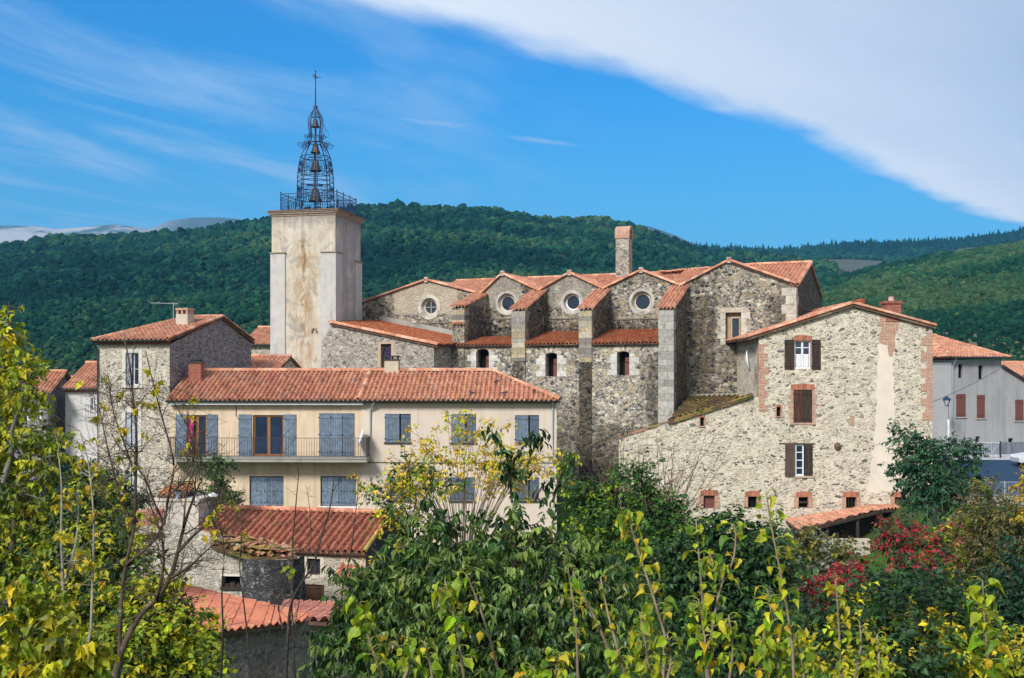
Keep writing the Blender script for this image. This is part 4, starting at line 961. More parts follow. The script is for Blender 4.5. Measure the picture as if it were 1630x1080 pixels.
for i, (px, py, az, lab) in enumerate(((790, 612, 60, 'dark pigeon high on the beige house roof, nearest the ridge'), (751, 630, -80, 'dark pigeon low on the beige house roof above the middle window'), (803, 630, 100, 'dark pigeon at the eave of the beige house, beside the last window'), (850, 627, 20, 'dark pigeon perched close to the hipped end of the beige house roof'))):
    # stand on the front roof slope
    d = np.array(((px - CX) / FPX, 1, -(py - HY) / FPX)); o_ = FH.world((0, -.4, e0)); nn = np.cross(FH.r, FH.world((0, yr, zr)) - o_)
    t = ((o_ - np.array((0, 0, EYE))) @ nn) / (d @ nn); w = np.array((0, 0, EYE)) + d * t; w[2] += .05
    if pig is None:
        pig = thing('pigeon', lab, 'pigeon', None, w, az, 'pigeons on the beige house roof'); pigeon_mesh().build('body', pm, pig, True)
    else: copy_thing(pig, w, -R(az), lab)

# ================================================================ tall stone house at the left
FS = Frame((P(270, 700, 56.2)[0], 56.2, 1.0), 12)
M['stone_house'] = stone_mat('stone_house_rubble', [(.60, .52, .40), (.52, .45, .35), (.36, .31, .24), (.64, .58, .47), (.48, .41, .31), (.20, .18, .16), (.58, .51, .40)], (.63, .56, .46), 3.4, 1.7, .06, .05, .10, (.58, .75, .3), (.3, .26, .2), .1)
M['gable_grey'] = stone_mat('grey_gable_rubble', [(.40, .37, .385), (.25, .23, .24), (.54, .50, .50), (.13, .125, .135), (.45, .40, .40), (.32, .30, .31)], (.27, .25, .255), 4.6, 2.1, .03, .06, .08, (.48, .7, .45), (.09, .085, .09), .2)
sh = thing('stone_house', 'tall narrow stone house with a tiled hip roof and grey gable side', 'house', FS)
X = lambda px, py=650, y=0: FS.aty(px, py, y)[0]
Z = lambda py, px=210, y=0: FS.aty(px, py, y)[2]
xl = X(156); dS = FS.atx(400, 560, 0)[1]; zE = Z(548, 265)
ap = FS.atx(352, 505, 0); eb = FS.atx(402, 544, 0)
R4 = lambda q: (X(q[0], q[2]), X(q[1], q[2]), Z(q[3], q[0]), Z(q[2], q[0]))
ws = [(200, 221, 562, 614), (199.5, 219.5, 657, 714), (200, 218, 750, 790)]
g = Geo(); g.wall(rect(xl, 0, -2, zE), [rect(*R4(q)) for q in ws], .3, lambda s, d, z: (s, d, z)); g.build('wall', M['stone_house'], sh)
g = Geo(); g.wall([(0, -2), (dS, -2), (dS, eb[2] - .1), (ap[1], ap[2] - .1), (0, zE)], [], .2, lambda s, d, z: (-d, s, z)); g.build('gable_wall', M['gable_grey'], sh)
g = Geo(); g.wall(rect(0, dS, -2, zE), [], .2, lambda s, d, z: (xl, s, z)); g.wall(rect(xl, 0, -2, zE), [], .2, lambda s, d, z: (s, dS, z)); g.build('wall', M['stone_house'], sh)
z0 = Z(541, 200, -.35); xo = X(147, 543, -.35)
rg = FS.aty(299, 505.5, ap[1])
yb_ = dS + .3; pb = (.12, yb_, eb[2]); zf = z0
zz_b = eb[2]
g = Geo()
A_, B_, C_, D_ = (xo, -.35, z0), (.12, -.35, z0), (.12, ap[1], ap[2] + .02), (rg[0], ap[1], ap[2] + .02)
roof_poly(g, [A_, B_, C_, D_]); E_ = (.12, yb_, zz_b); F_ = (xo, yb_, z0)
roof_poly(g, [E_, (xo, yb_, zz_b), D_, C_]); roof_poly(g, [(xo, yb_, z0), A_, D_])
ridge(g, C_, D_, .13); ridge(g, A_, D_, .12); ridge(g, (.08, -.35, z0 + .05), (.08, ap[1], ap[2] + .05), .10); ridge(g, (.08, ap[1], ap[2] + .05), (.08, yb_, zz_b + .05), .10)
g.build('roof', M['tile'], sh)
g = Geo()
for r_ in range(2):
    n = 34
    for k in range(n): x = xl + (0 - xl) * (k + .5 * r_) / n; g.box((x, -.10 - .09 * r_, zE - .02 + r_ * .10), (x + .085, .02, zE + .07 + r_ * .10), np.array((.36, .13, .08)) * RNG.uniform(.8, 1.2))
g.box((xl - .05, -.26, zE + .182), (.05, .02, zE + .22), (.4, .3, .22)); g.build('brick_cornice', M['ashlar'], sh)
g = Geo(); an = np.linspace(math.pi, 2 * math.pi, 8); V = [(x, -.42 + .08 * math.cos(t), z0 - .03 + .08 * math.sin(t)) for x in (xo, .12) for t in an]
g.add(V, [(k, k + 1, 8 + k + 1, 8 + k) for k in range(7)]); g.build('gutter', M['gutter'], sh)
downpipe(sh, [(xl - .1, -.40, z0 - .1), (xl + .03, -.08, zE - .3), (xl + .03, -.08, 2), (xl + .03, -.08, -2)], .045, M['gutter'])
for i, q in enumerate(ws):
    x0, x1, z0_, z1 = R4(q)
    s_ = Geo(); t_ = .20
    s_.box((x0 - t_, -.02, z0_), (x0 + .003, .2, z1 + t_)); s_.box((x1 - .003, -.02, z0_), (x1 + t_, .2, z1 + t_)); s_.box((x0 + .003, -.018, z1 - .003), (x1 - .003, .2, z1 + t_ - .003)); s_.box((x0 - .25, -.10, z0_ - .12), (x1 + .25, .25, z0_ - .002), (.6, .6, .6))
    s_.build('window_surround', plaster('white_surround_%d' % i, (.60, .57, .52)), sh)
    add_window(sh, x0 + .0, x1, z0_, z1, .16, M['white'], M['glass'], 2, 1 if i else 2, .06)
    m_ = M['shutter'] if i == 0 else M['shutter']
    add_shutter(sh, x0 + .0, x0 + (x1 - x0) * (.46 if i == 0 else .42), z0_ + .02, z1 - .02, .08, plain('pale_grey_shutter_%d' % i, (.26, .30, .36) if i == 0 else (.42, .47, .52), .6), 4, 0, 2, tilt=-.15)
    if i: add_shutter(sh, x0 + (x1 - x0) * .5, x0 + (x1 - x0) * .9, z0_ + .02, z1 - .02, .06, plain('pale_grey_shutter_%db' % i, (.45, .50, .55), .6), 4, 0, 2)
yc = ap[1] * .55; c0 = FS.aty(280, 525, yc); c1 = FS.aty(298.5, 500, yc)
g = Geo(); g.box((c0[0], yc, c0[2] - .9), (c1[0], yc + .75, c1[2])); ch = g.build('chimney', plaster('pale_stone_chimney', (.50, .44, .35)), sh)
g = Geo()
for x in (c0[0] + .02, (c0[0] + c1[0]) / 2 - .05, c1[0] - .13): g.box((x, yc + .02, c1[2]), (x + .11, yc + .73, c1[2] + .22), (1, 1, 1))
g.box((c0[0] - .02, yc - .02, c1[2] + .22), (c1[0] + .02, yc + .77, c1[2] + .34)); g.build('chimney_cap', M['brick'], ch)
# TV aerial
al_ = FS.world((rg[0] * .75, ap[1] + .6, ap[2] - .3)); a = thing('television_aerial', 'thin television aerial standing on the tall stone house roof beside the chimney', 'aerial', None, P(276, 520, 60))
g = Geo(); h_ = P(276, 481, 60)[2] - P(276, 520, 60)[2]; g.tube([(0, 0, -.6), (0, 0, h_)], .022, 6); g.build('mast', M['zinc'], a)
g = Geo(); g.bar((-1.3, 0, h_ - .05), (.25, 0, h_ - .1), .03)
for k in range(9): x = -1.25 + k * .17; g.bar((x, -.22, h_ - .06), (x, .22, h_ - .06), .014)
g.build('antenna_array', M['zinc'], a)

# ================================================================ gabled stone house at the right with its annex
FR = Frame((P(1208, 700, 60)[0], 60.0, 1.0), 0)
X = lambda px, py=650, y=0: FR.aty(px, py, y)[0]
Z = lambda py, px=1300, y=0: FR.aty(px, py, y)[2]
def hpatch(nt, tcx, c): return c
M['right_house'] = stone_mat('lime_pointed_rubble', [(.66, .585, .455), (.60, .525, .40), (.15, .145, .135), (.68, .62, .51), (.40, .33, .24), (.72, .63, .49), (.22, .20, .185), (.62, .51, .36), (.50, .43, .34)],
    (.72, .635, .49), 2.9, 1.9, .05, .05, .16, (.58, .76, .4), (.34, .31, .27), .26)
gh = thing('gabled_stone_house', 'big gabled stone house with brick corners and a brick chimney on its verge', 'house', FR)
xl, xr = 0.0, X(1484); Lp, Ap, Rp = FR.aty(1191, 537.5, -.2), FR.aty(1358.5, 484, -.2), FR.aty(1490, 519.5, -.2)
zL, zA, zRr = Lp[2] - .1, Ap[2] - .1, Rp[2] - .12
R4 = lambda q: (X(q[0], q[2]), X(q[1], q[2]), Z(q[3], q[0]), Z(q[2], q[0]))
w1, w2, w3 = (1264.5, 1291, 542.5, 587), (1263, 1293, 620.5, 673), (1265.5, 1293.5, 708, 758)
cel = [(1119.5, 1138, 789, 810), (1190.5, 1206.5, 790.5, 809), (1271, 1287, 791.5, 809), (1346.5, 1363.5, 791.5, 809.5), (1424, 1438, 791.5, 806)]
sml = [(1236, 1243, 648, 663), (1114.5, 1121, 664.5, 678.5)]
blocked = [(1352, 1359.5, 663, 677.5)]
g = Geo(); hs = [rect(*R4(q)) for q in [w1, w2, w3] + cel[2:] + sml[:1]]
Ftop = lambda x: zL + (zA - zL) * (x - Lp[0]) / (Ap[0] - Lp[0]) if x < Ap[0] else zA + (zRr - zA) * (x - Ap[0]) / (Rp[0] - Ap[0])
g.wall([(0, -2.5), (xr, -2.5), (xr, Ftop(xr)), (Ap[0], zA), (0, Ftop(0))], hs, .3, lambda s, d, z: (s, d, z))
g.build('wall', M['right_house'], gh)
DR = 11.0
g = Geo(); g.wall(rect(0, DR, -2.5, Ftop(0)), [], .2, lambda s, d, z: (xr, s, z) if False else (0, s, z)); g.wall(rect(0, DR, -2.5, Ftop(xr)), [], .2, lambda s, d, z: (xr, s, z)); g.wall([(0, -2.5), (xr, -2.5), (xr, Ftop(xr)), (Ap[0], zA), (0, Ftop(0))], [], .2, lambda s, d, z: (s, DR, z))
g.build('wall', M['right_house'], gh)
g = Geo()
roof_poly(g, [Lp, Ap, (Ap[0], DR + .2, Ap[2]), (Lp[0], DR + .2, Lp[2])], amp=.045); roof_poly(g, [Rp, Ap, (Ap[0], DR + .2, Ap[2]), (Rp[0], DR + .2, Rp[2])], amp=.045)
up_ = np.array((0, 0, .045)); ridge(g, Lp + up_ + (0, .1, 0), Ap + up_ + (0, .1, 0), .12); ridge(g, Rp + up_ + (0, .1, 0), Ap + up_ + (0, .1, 0), .12); ridge(g, Ap + (0, 0, .05), (Ap[0], DR, Ap[2] + .05), .13)
g.build('roof', M['tile'], gh)
def quoin(parent, x, side, z0, z1, fm, ln=(.62, .38), hh=.42):
    g = Geo(); z = z0; k = 0
    while z < z1 - .1:
        h_ = min(hh * RNG.uniform(.85, 1.15), z1 - z); w = ln[k % 2] * RNG.uniform(.9, 1.1)
        a, b = (x - .012, x + w) if side > 0 else (x - w, x + .012)
        g.box((a, -.022, z), (b, .3, z + h_)); z += h_; k += 1
    return g.build('brick_corner', fm, parent)
quoin(gh, 0, 1, Z(655, 1200), Z(548, 1200), M['brick'], (.52, .30), .36); quoin(gh, xr, -1, Z(670, 1480), Ftop(xr) - .25, M['brick'], (.60, .34), .42)
def brick_surround(parent, x0, x1, z0, z1, t=.24, top=.28, sill=.12, teeth=True):
    g = Geo(); n = max(3, int((z1 - z0) / .24))
    for k in range(n):
        a, b = z0 + (z1 - z0) * k / n, z0 + (z1 - z0) * (k + 1) / n
        for s in (-1, 1):
            w = t * ((1.35 if k % 2 else .85) if teeth else 1) * RNG.uniform(.9, 1.1)
            xa_, xb_ = (x0 - w, x0 + .003) if s < 0 else (x1 - .003, x1 + w)
            g.box((xa_, -.02, a), (xb_, .25, b))
    nb = max(4, int((x1 - x0 + 1.4 * t) / .085))
    for k in range(nb):
        xa_ = x0 - .7 * t + (x1 - x0 + 1.4 * t) * k / nb; xb_ = xa_ + (x1 - x0 + 1.4 * t) / nb - .008
        arc = .05 * math.sin(math.pi * (k + .5) / nb)
        g.box((xa_, -.024, z1 - .003 + 0), (xb_, .22, z1 + top + arc), np.array((.44, .18, .11)) * RNG.uniform(.75, 1.2), 1)
    if sill: g.box((x0 - t, -.045, z0 - sill), (x1 + t, .25, z0 + .003))
    return g.build('brick_surround', [M['brick'], M['ashlar']], parent)
# upper window, white with black-brown shutters
x0, x1, z0, z1 = R4(w1)
brick_surround(gh, x0, x1, z0, z1, .05, .26, 0)
add_window(gh, x0 + .02, x1 - .02, z0, z1, .10, M['white'], M['glass_blue'], 2, 4, .07, .05)
p = Geo(); p.box((x0 + .12, .085, z0 + .1), ((x0 + x1) / 2 - .07, .12, z0 + (z1 - z0) * .5)); p.box(((x0 + x1) / 2 + .07, .085, z0 + .1), (x1 - .12, .12, z0 + (z1 - z0) * .5)); p.build('lower_panel', M['white'], gh)
WD = M['wood_dark']
add_shutter(gh, X(1248.5, 560), x0 - .03, z0 - .05, z1 + .06, -.06, WD, 4, 0, 2); add_shutter(gh, x1 + .03, X(1306, 560), z0 - .05, z1 + .06, -.06, WD, 4, 0, 2)
x0, x1, z0, z1 = R4(w2)
brick_surround(gh, x0, x1, z0, z1, .20, .28, .12)
add_shutter(gh, x0 + .02, (x0 + x1) / 2 - .01, z0 + .04, z1, .0, wood_mat('brown_shutter_wood', (.03, .018, .014), (.13, .06, .035)), 4, 0, 2); add_shutter(gh, (x0 + x1) / 2 + .01, x1 - .02, z0, z1 - .02, .0, WD, 4, 0, 2)
p = Geo(); p.poly([(x0, .2, z0), (x1, .2, z0), (x1, .2, z1), (x0, .2, z1)]); p.build('dark_pane', M['dark'], gh)
x0, x1, z0, z1 = R4(w3)
add_window(gh, x0 + .02, x0 + (x1 - x0) * .52, z0, z1, .08, M['white'], M['glass_blue'], 1, 4, .08, .05)
p = Geo(); p.poly([(x0, .25, z0), (x1, .25, z0), (x1, .25, z1), (x0, .25, z1)]); p.build('dark_pane', M['dark'], gh)
add_shutter(gh, X(1249.5, 720), x0 - .03, z0 - .04, z1 + .02, -.06, wood_mat('faded_brown_shutter', (.06, .04, .03), (.13, .09, .07)), 4, 0, 2); add_shutter(gh, x0 + (x1 - x0) * .56, x1, z0 - .02, z1 + .02, -.03, WD, 3, 0, 2)
g = Geo(); g.box((x0 - .9, -.03, z1 + .02), (x1 + .1, .2, z1 + .09), (.12, .09, .07)); g.box((x0 - .1, -.06, z0 - .1), (x1 + .1, .2, z0 - .002), (.5, .42, .32)); g.build('lintel', M['ashlar'], gh)
for i, q in enumerate(cel):
    x0, x1, z0, z1 = R4(q)
    if i == 1: continue
    if i: brick_surround(gh, x0, x1, z0, z1, .25, .27, 0, False)
    if i == 0: continue
    p = Geo(); p.poly([(x0, .28, z0), (x1, .28, z0), (x1, .28, z1), (x0, .28, z1)]); op = p.build('cellar_opening', M['dark'], gh)
    b = Geo()
    if i == 2: b.bar((x0, .12, (z0 + z1) / 2), (x1, .12, (z0 + z1) / 2), .09)
    elif i == 3: [b.bar((x0 + (x1 - x0) * f, .12, z0), (x0 + (x1 - x0) * f, .12, z1), .03) for f in (.3, .6)]
    elif i == 4: b.box((x0, .15, z0), (x1, .2, z1))
    else: b.bar((x0, .14, z1 - .05), (x1, .14, z1 - .05), .05)
    b.build('bar', M['wood_red'] if i == 4 else M['wood_dark'], op)
for q in sml[:1]:
    x0, x1, z0, z1 = R4(q); brick_surround(gh, x0, x1, z0, z1, .08, .08, .06, False)
    p = Geo(); p.poly([(x0, .2, z0), (x1, .2, z0), (x1, .2, z1), (x0, .2, z1)]); p.build('vent_slit', M['dark'], gh)
x0, x1, z0, z1 = R4(blocked[0]); g = Geo(); g.box((x0, -.02, z0), (x1, .1, z1)); g.build('bricked_vent', M['brick'], gh)
# brick chimney and the brick and plaster flue showing in the gable
g = Geo(); c0 = FR.aty(1409, 498, .1); c1 = FR.aty(1433, 480, .1)
g.box((c0[0], -.05, c0[2] - .5), (c1[0], .75, c1[2])); g.box((c0[0] - .06, -.11, c1[2] - .14), (c1[0] + .06, .81, c1[2] + .02)); ch = g.build('chimney', M['brick_dk'], gh)
g = Geo(); g.lathe([(.16, 0), (.15, .22), (.19, .25), (.12, .27)], ((c0[0] + c1[0]) / 2, .35, c1[2] + .02), 12, (.6, .4, .35)); g.build('chimney_pot', M['ashlar'], ch)
fl = Geo(); y_ = -.012
pts = [(1401, 497), (1429, 497), (1431, 512), (1426, 530), (1421, 568), (1416, 568), (1413, 550), (1400, 546), (1402, 520)]
q = ragged([FR.xz(a, b, 0) for a, b in pts]); tr = tessellate_polygon([[Vector((a, b, 0)) for a, b in q]]); fl.add([(a, y_, min(b, Ftop(a) - .02)) for a, b in q], [tuple(t) for t in tr]); fl.build('brick_flue', M['brick'], gh)
fl = Geo(); pts = [(1397, 548), (1423, 548), (1424, 700), (1432, 780), (1380, 784), (1392, 690), (1396, 600)]
q = ragged([FR.xz(a, b, 0) for a, b in pts]); tr = tessellate_polygon([[Vector((a, b, 0)) for a, b in q]]); fl.add([(a, -.008, b) for a, b in q], [tuple(t) for t in tr]); fl.build('plaster_patch', plaster('flue_plaster', (.71, .62, .52), ((.62, .54, .45), .45, .7, .6), .1), gh)
g = Geo(); a = FR.aty(1370, 487, 1.6); g.lathe([(.22, -.5), (.22, .25), (.26, .28), (.26, .36), (.0, .40)], tuple(a), 12, (.40, .10, .07)); g.build('chimney_pot', M['ashlar'], gh)
g = Geo(); g.lathe([(.0, .18), (.16, .1), (.2, -.05), (.12, -.25), (0, -.3)], tuple(FR.aty(1333, 709, -.02)), 10, (.16, .10, .07)); g.build('wall_boss', M['ashlar'], gh)
g = Geo(); a = FR.aty(1190, 575, -.3); g.hexa([(a[0] - .30, -.6, a[2] - .7), (a[0] - .02, -.6, a[2] - .55), (a[0] - .02, -.55, a[2] - .55), (a[0] - .30, -.55, a[2] - .7)], [(a[0] - .12, -.6, a[2] + .4), (a[0] + .1, -.6, a[2] + .85), (a[0] + .1, -.55, a[2] + .85), (a[0] - .12, -.55, a[2] + .4)], (.75, .75, .76))
g.V = []; g = None
dish('satellite_dish', 'white satellite dish seen side-on at the brick corner of the gabled stone house', FR.world((FR.aty(1187, 600, -.25)[0], -.25, FR.aty(1187, 600, -.25)[2])), .62, -74, 8, .85)
# annex: lower wall with a mossy lean-to roof falling from the church
ax = thing('lean_to_annex', 'low stone annex with a mossy sloping roof between church and gabled house', 'annex', FR)
xA = X(985, 700); vt = [FR.xz(1197, 629.5, 0), FR.xz(1010, 690, 0), FR.xz(985, 698, 0)]
g = Geo(); hs = [rect(*R4(q)) for q in (cel[0], cel[1], sml[1])]
g.wall([(xA, -2.5), (-.003, -2.5), (-.003, vt[0][1] - .08), (vt[1][0], vt[1][1] - .08), (xA, vt[2][1] - .08)], hs, .3, lambda s, d, z: (s, .012 + d, z)); g.build('wall', M['right_house'], ax)
x0, x1, z0, z1 = R4(cel[0]); brick_surround(ax, x0, x1, z0, z1, .25, .27, 0, False); p = Geo(); p.poly([(x0, .2, z0), (x1, .2, z0), (x1, .2, z1), (x0, .2, z1)]); p.build('cellar_hatch', M['wood_red'], ax)
x0, x1, z0, z1 = R4(cel[1]); brick_surround(ax, x0, min(x1, -.1), z0, z1, .22, .27, 0, False); p = Geo(); p.poly([(x0, .28, z0), (x1, .28, z0), (x1, .28, z1), (x0, .28, z1)]); p.build('cellar_opening', M['dark'], ax)
x0, x1, z0, z1 = R4(sml[1]); brick_surround(ax, x0, x1, z0, z1, .07, .08, .06, False); p = Geo(); p.poly([(x0, .2, z0), (x1, .2, z0), (x1, .2, z1), (x0, .2, z1)]); p.build('vent_slit', M['dark'], ax)
w0 = FC.world(FC.aty(1097, 632, yB - .05)); w1_ = FC.world(FC.aty(1200, 629.5, yB - .05))
b0 = FR.loc(w0); b1 = FR.loc(w1_)
f0 = np.array((vt[2][0], -.12, vt[2][1])); f1 = np.array((vt[0][0], -.12, vt[0][1]))
fm = FR.aty(1063, 672, -.12)
g = Geo()
DKT = np.array([(.16, .09, .06), (.11, .075, .05), (.22, .11, .07), (.08, .065, .05)])
roof_poly(g, [fm, f1, b1], pitch=.30, amp=.085, pal=DKT, fall=(-.5, -.9, 0)); roof_poly(g, [fm, b1, b0], pitch=.30, amp=.085, pal=DKT, fall=(-.5, -.9, 0))
fl_ = np.array((vt[2][0], -.05, vt[2][1])); ridge(g, fl_ + (0, .12, .0), f1 + (0, .08, .0), .09, DKT * 1.5)
g.build('roof', M['tile_moss'], ax)
g = Geo(); g.slab([b0 + (0, -.1, -.05), b1 + (0, -.1, -.05), b1 + (0, -.1, .16), b0 + (0, -.1, .16)], (0, .09, 0)); g.build('flashing', M['concrete'], ax)

# ================================================================ grey house further right
FG = Frame(tuple(P(1514.5, 720, 76)[:2]) + (2.0,), -14)
X = lambda px, py=650, y=0: FG.aty(px, py, y)[0]
Z = lambda py, px=1550, y=0: FG.aty(px, py, y)[2]
R4 = lambda q: (X(q[0], q[2]), X(q[1], q[2]), Z(q[3], q[0]), Z(q[2], q[0]))
M['greyrender'] = plaster('grey_cement_render', (.335, .335, .335), ((.21, .21, .215), .48, .72, .6), .10, .92, .30, .9, (.17, .19, .23))
M['greyside'] = plaster('pale_cement_render', (.44, .435, .43), ((.35, .34, .33), .48, .72, .5), .08)
gy = thing('grey_house', 'grey cement rendered house with red brown shutters and a shallow red roof', 'house', FG)
zE = Z(574, 1530); xr = X(1594, 580); xr2 = X(1700, 640)
zs0, zs1 = Z(584, 1590), Z(650, 1700)
ups = [(1525.5, 1532.5, 580, 602), (1557.5, 1565, 582, 604)]; brs = [(1522, 1537, 627.5, 664), (1555, 1567.5, 629, 666), (1616, 1629, 636.5, 670)]; sm = [(1553, 1560, 695, 707), (1605, 1613, 698, 722)]
g = Geo(); g.wall([(0, -3), (xr2, -3), (xr2, zs1), (xr, zs0), (xr, zE), (0, zE)], [rect(*R4(q)) for q in ups + brs + sm], .25, lambda s, d, z: (s, d, z)); g.build('wall', M['greyrender'], gy)
g = Geo(); g.wall(rect(0, 9, -3, zE), [], .2, lambda s, d, z: (0, s, z)); g.box((-.03, .02, FG.atx(1490, 578, 0)[2] - .1), (0.0, 9, FG.atx(1490, 578, 0)[2]), (.5, .3, .2)); g.build('wall', M['greyside'], gy)
g = Geo(); g.wall([(0, -3), (xr2, -3), (xr2, zs1), (0, zE)], [], .2, lambda s, d, z: (s, 9, z)); g.build('wall', M['greyrender'], gy)
for q in ups + sm: x0, x1, z0, z1 = R4(q); p = Geo(); p.poly([(x0, .2, z0), (x1, .2, z0), (x1, .2, z1), (x0, .2, z1)]); p.build('dark_opening', M['dark'], gy)
for q in brs:
    x0, x1, z0, z1 = R4(q); xm_ = (x0 + x1) / 2
    add_shutter(gy, x0, xm_ - .005, z0, z1, -.02, M['wood_red'], 3, 0, 2); add_shutter(gy, xm_ + .005, x1, z0, z1, -.02, M['wood_red'], 3, 0, 2)
g = Geo(); ec = (-.45, -.5, Z(568, 1519, -.5)); er = (xr + .35, -.5, ec[2]); zt_ = ec[2] + 1.75
roof_poly(g, [ec, er, (xr - 2.4, 4.6, zt_), (2.0, 4.6, zt_)], amp=.04); roof_poly(g, [ec, (-.45, 9.4, ec[2]), (2.0, 4.6, zt_)], amp=.04); roof_poly(g, [er, (xr + .35, 9.4, ec[2]), (xr - 2.4, 4.6, zt_)], amp=.04); roof_poly(g, [(-.45, 9.4, ec[2]), (xr + .35, 9.4, ec[2]), (xr - 2.4, 4.6, zt_), (2.0, 4.6, zt_)], amp=.04)
ridge(g, ec, (2.0, 4.6, zt_), .1); ridge(g, er, (xr - 2.4, 4.6, zt_), .1); ridge(g, (2.0, 4.6, zt_), (xr - 2.4, 4.6, zt_), .1)
g.build('roof', M['tile'], gy)
g = Geo(); roof_poly(g, [(xr + .02, -.2, zs0 + .1), (xr2, -.2, zs1 + .1), (xr2, 9, zs1 + .1), (xr + .02, 9, zs0 + .1)], amp=.04); g.build('roof', M['tile'], gy)
g = Geo(); g.bar((-.5, -.56, ec[2] - .05), (xr + .4, -.56, ec[2] - .05), .1, .1); g.bar((xr, -.25, zs0 + .06), (xr2, -.25, zs1 + .06), .05, .08); g.build('gutter', M['gutter'], gy)
downpipe(gy, [(.0, -.5, ec[2] - .1), (.06, -.08, zE - .5), (.06, -.08, 2), (.06, -.08, -2)], .06)
for q in brs:
    x0, x1, z0, z1 = R4(q); g = Geo(); g.box((x0 - .1, -.08, z0 - .09), (x1 + .1, .15, z0 - .003)); g.build('sill', M['concrete'], gy)
g = Geo(); g.box((-.02, -.03, -3), (xr2, .0, Z(712, 1540) + .3)); g.build('plinth', plaster('damp_plinth', (.20, .22, .26), ((.10, .11, .13), .42, .62, .8), .15, .95, .3), gy)
# street lamp on a slim post at the corner
lp = P(1507, 710, 74); lp[2] = P(1507, 712, 74)[2]
la = thing('street_lamp', 'black lantern street lamp on a slim post at the grey house corner', 'street lamp', None, lp)
zt_ = P(1507, 649, 74)[2] - lp[2]; zs = P(1507, 668, 74)[2] - lp[2]; zl0 = P(1507, 646, 74)[2] - lp[2]; zl1 = P(1507, 630, 74)[2] - lp[2]
g = Geo(); g.tube([(.12, 0, -1), (.12, 0, zs)], .07, 8, (.8, .8, .8)); g.tube([(.12, 0, zs - .0), (.12, 0, zt_ + .3)], .03, 8, (.2, .2, .2)); g.build('post', M['ashlar'], la)
g = Geo(); hh = zl1 - zl0
g.lathe([(.12, hh * .05), (.13, 0), (.0, -.06)], (0, 0, zl0), 8); g.lathe([(.30, hh * .55), (.32, hh * .58), (.2, hh * .78), (.1, hh * .86), (.08, hh * .95), (.0, hh)], (0, 0, zl0), 8)
for k in range(4): t = k * math.pi / 2 + .4; g.bar((.12 * math.cos(t), .12 * math.sin(t), zl0 + hh * .05), (.29 * math.cos(t), .29 * math.sin(t), zl0 + hh * .56), .025)
g.tube([(.12, 0, zt_ + .28), (.05, 0, zt_ + .1), (0, 0, zl0)], .025, 6); lan = g.build('lantern', M['iron'], la)
g = Geo(); g.lathe([(.11, hh * .06), (.27, hh * .55)], (0, 0, zl0), 8); g.build('lantern_glass', plain('lantern_glass', (.5, .55, .6), .15, .5), lan)
wi = thing('overhead_cable', 'thin black cable strung between the gabled house and the grey house wall', 'cable', None, P(1380, 670, 59))
g = Geo(); a_, b_ = P(1330, 685, 59.8), P(1592, 588, 75.5); g.tube([a_ + (b_ - a_) * t + np.array((0, 0, -.5 * math.sin(math.pi * t))) - P(1380, 670, 59) for t in np.linspace(0, 1, 16)], .018, 4); g.build('wire', M['gutter'], wi)
# ================================================================ low tiled house in front
FL = Frame(tuple(P(582, 900, 42)[:2]) + (0.6,), 13)
X = lambda px, py=900, y=0: FL.aty(px, py, y)[0]
Z = lambda py, px=520, y=0: FL.aty(px, py, y)[2]
R4 = lambda q: (X(q[0], q[2]), X(q[1], q[2]), Z(q[3], q[0]), Z(q[2], q[0]))
M['low_house'] = stone_mat('low_house_stone', [(.62, .54, .42), (.54, .46, .35), (.34, .29, .23), (.66, .58, .46), (.48, .40, .30)], (.64, .56, .44), 3.0, 1.7, .05, .05, .12, (.58, .75, .4), (.3, .27, .22), .15)
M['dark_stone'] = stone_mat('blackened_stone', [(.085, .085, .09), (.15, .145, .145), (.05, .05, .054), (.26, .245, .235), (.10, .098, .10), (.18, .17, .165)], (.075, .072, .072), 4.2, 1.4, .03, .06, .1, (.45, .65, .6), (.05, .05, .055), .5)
lh = thing('low_tiled_house', 'low stone house with a weathered barrel tile roof and a dark gable end', 'house', FL)
zE = Z(880, 582, -.25); xl = X(300, 850)
ap = FL.atx(620.5, 819, 0); rb = FL.atx(650, 857, 0)
dep = rb[1]; q1, q2 = (489, 510, 889, 915), (483, 516, 930, 968)
g = Geo(); g.wall(rect(xl, 0, -2, zE - .05), [rect(*R4(q)) for q in (q1, q2)], .22, lambda s, d, z: (s, d, z)); g.build('wall', M['low_house'], lh)
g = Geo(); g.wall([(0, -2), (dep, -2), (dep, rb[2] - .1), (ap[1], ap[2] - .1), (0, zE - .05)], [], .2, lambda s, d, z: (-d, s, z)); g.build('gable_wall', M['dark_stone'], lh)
g = Geo(); g.wall(rect(xl, 0, -2, zE), [], .2, lambda s, d, z: (s, dep, z)); g.wall(rect(0, dep, -2, zE), [], .2, lambda s, d, z: (xl, s, z)); g.build('wall', M['low_house'], lh)
g = Geo(); rt_ = ap[2] + .02
roof_poly(g, [(xl - .1, -.28, zE), (.08, -.28, zE), (.08, ap[1], rt_), (xl - .1, ap[1], rt_)], np.array([(.46, .17, .10), (.42, .15, .09), (.36, .13, .08), (.50, .20, .13), (.28, .11, .075)]), .30, .36, .095, jit=1.6)
roof_poly(g, [(xl - .1, dep + .1, rb[2]), (.08, dep + .1, rb[2]), (.08, ap[1], rt_), (xl - .1, ap[1], rt_)], TERRA_OLD, .30, .36, .075)
ridge(g, (xl - .1, ap[1], rt_ + .05), (.1, ap[1], rt_ + .05), .14, TERRA); ridge(g, (.05, -.28, zE + .06), (.05, ap[1], rt_ + .06), .09, np.array([(.40, .30, .08), (.46, .24, .10)])); ridge(g, (.05, dep, rb[2] + .04), (.05, ap[1], rt_ + .06), .08, TERRA_OLD)
g.build('roof', M['tile_old'], lh)
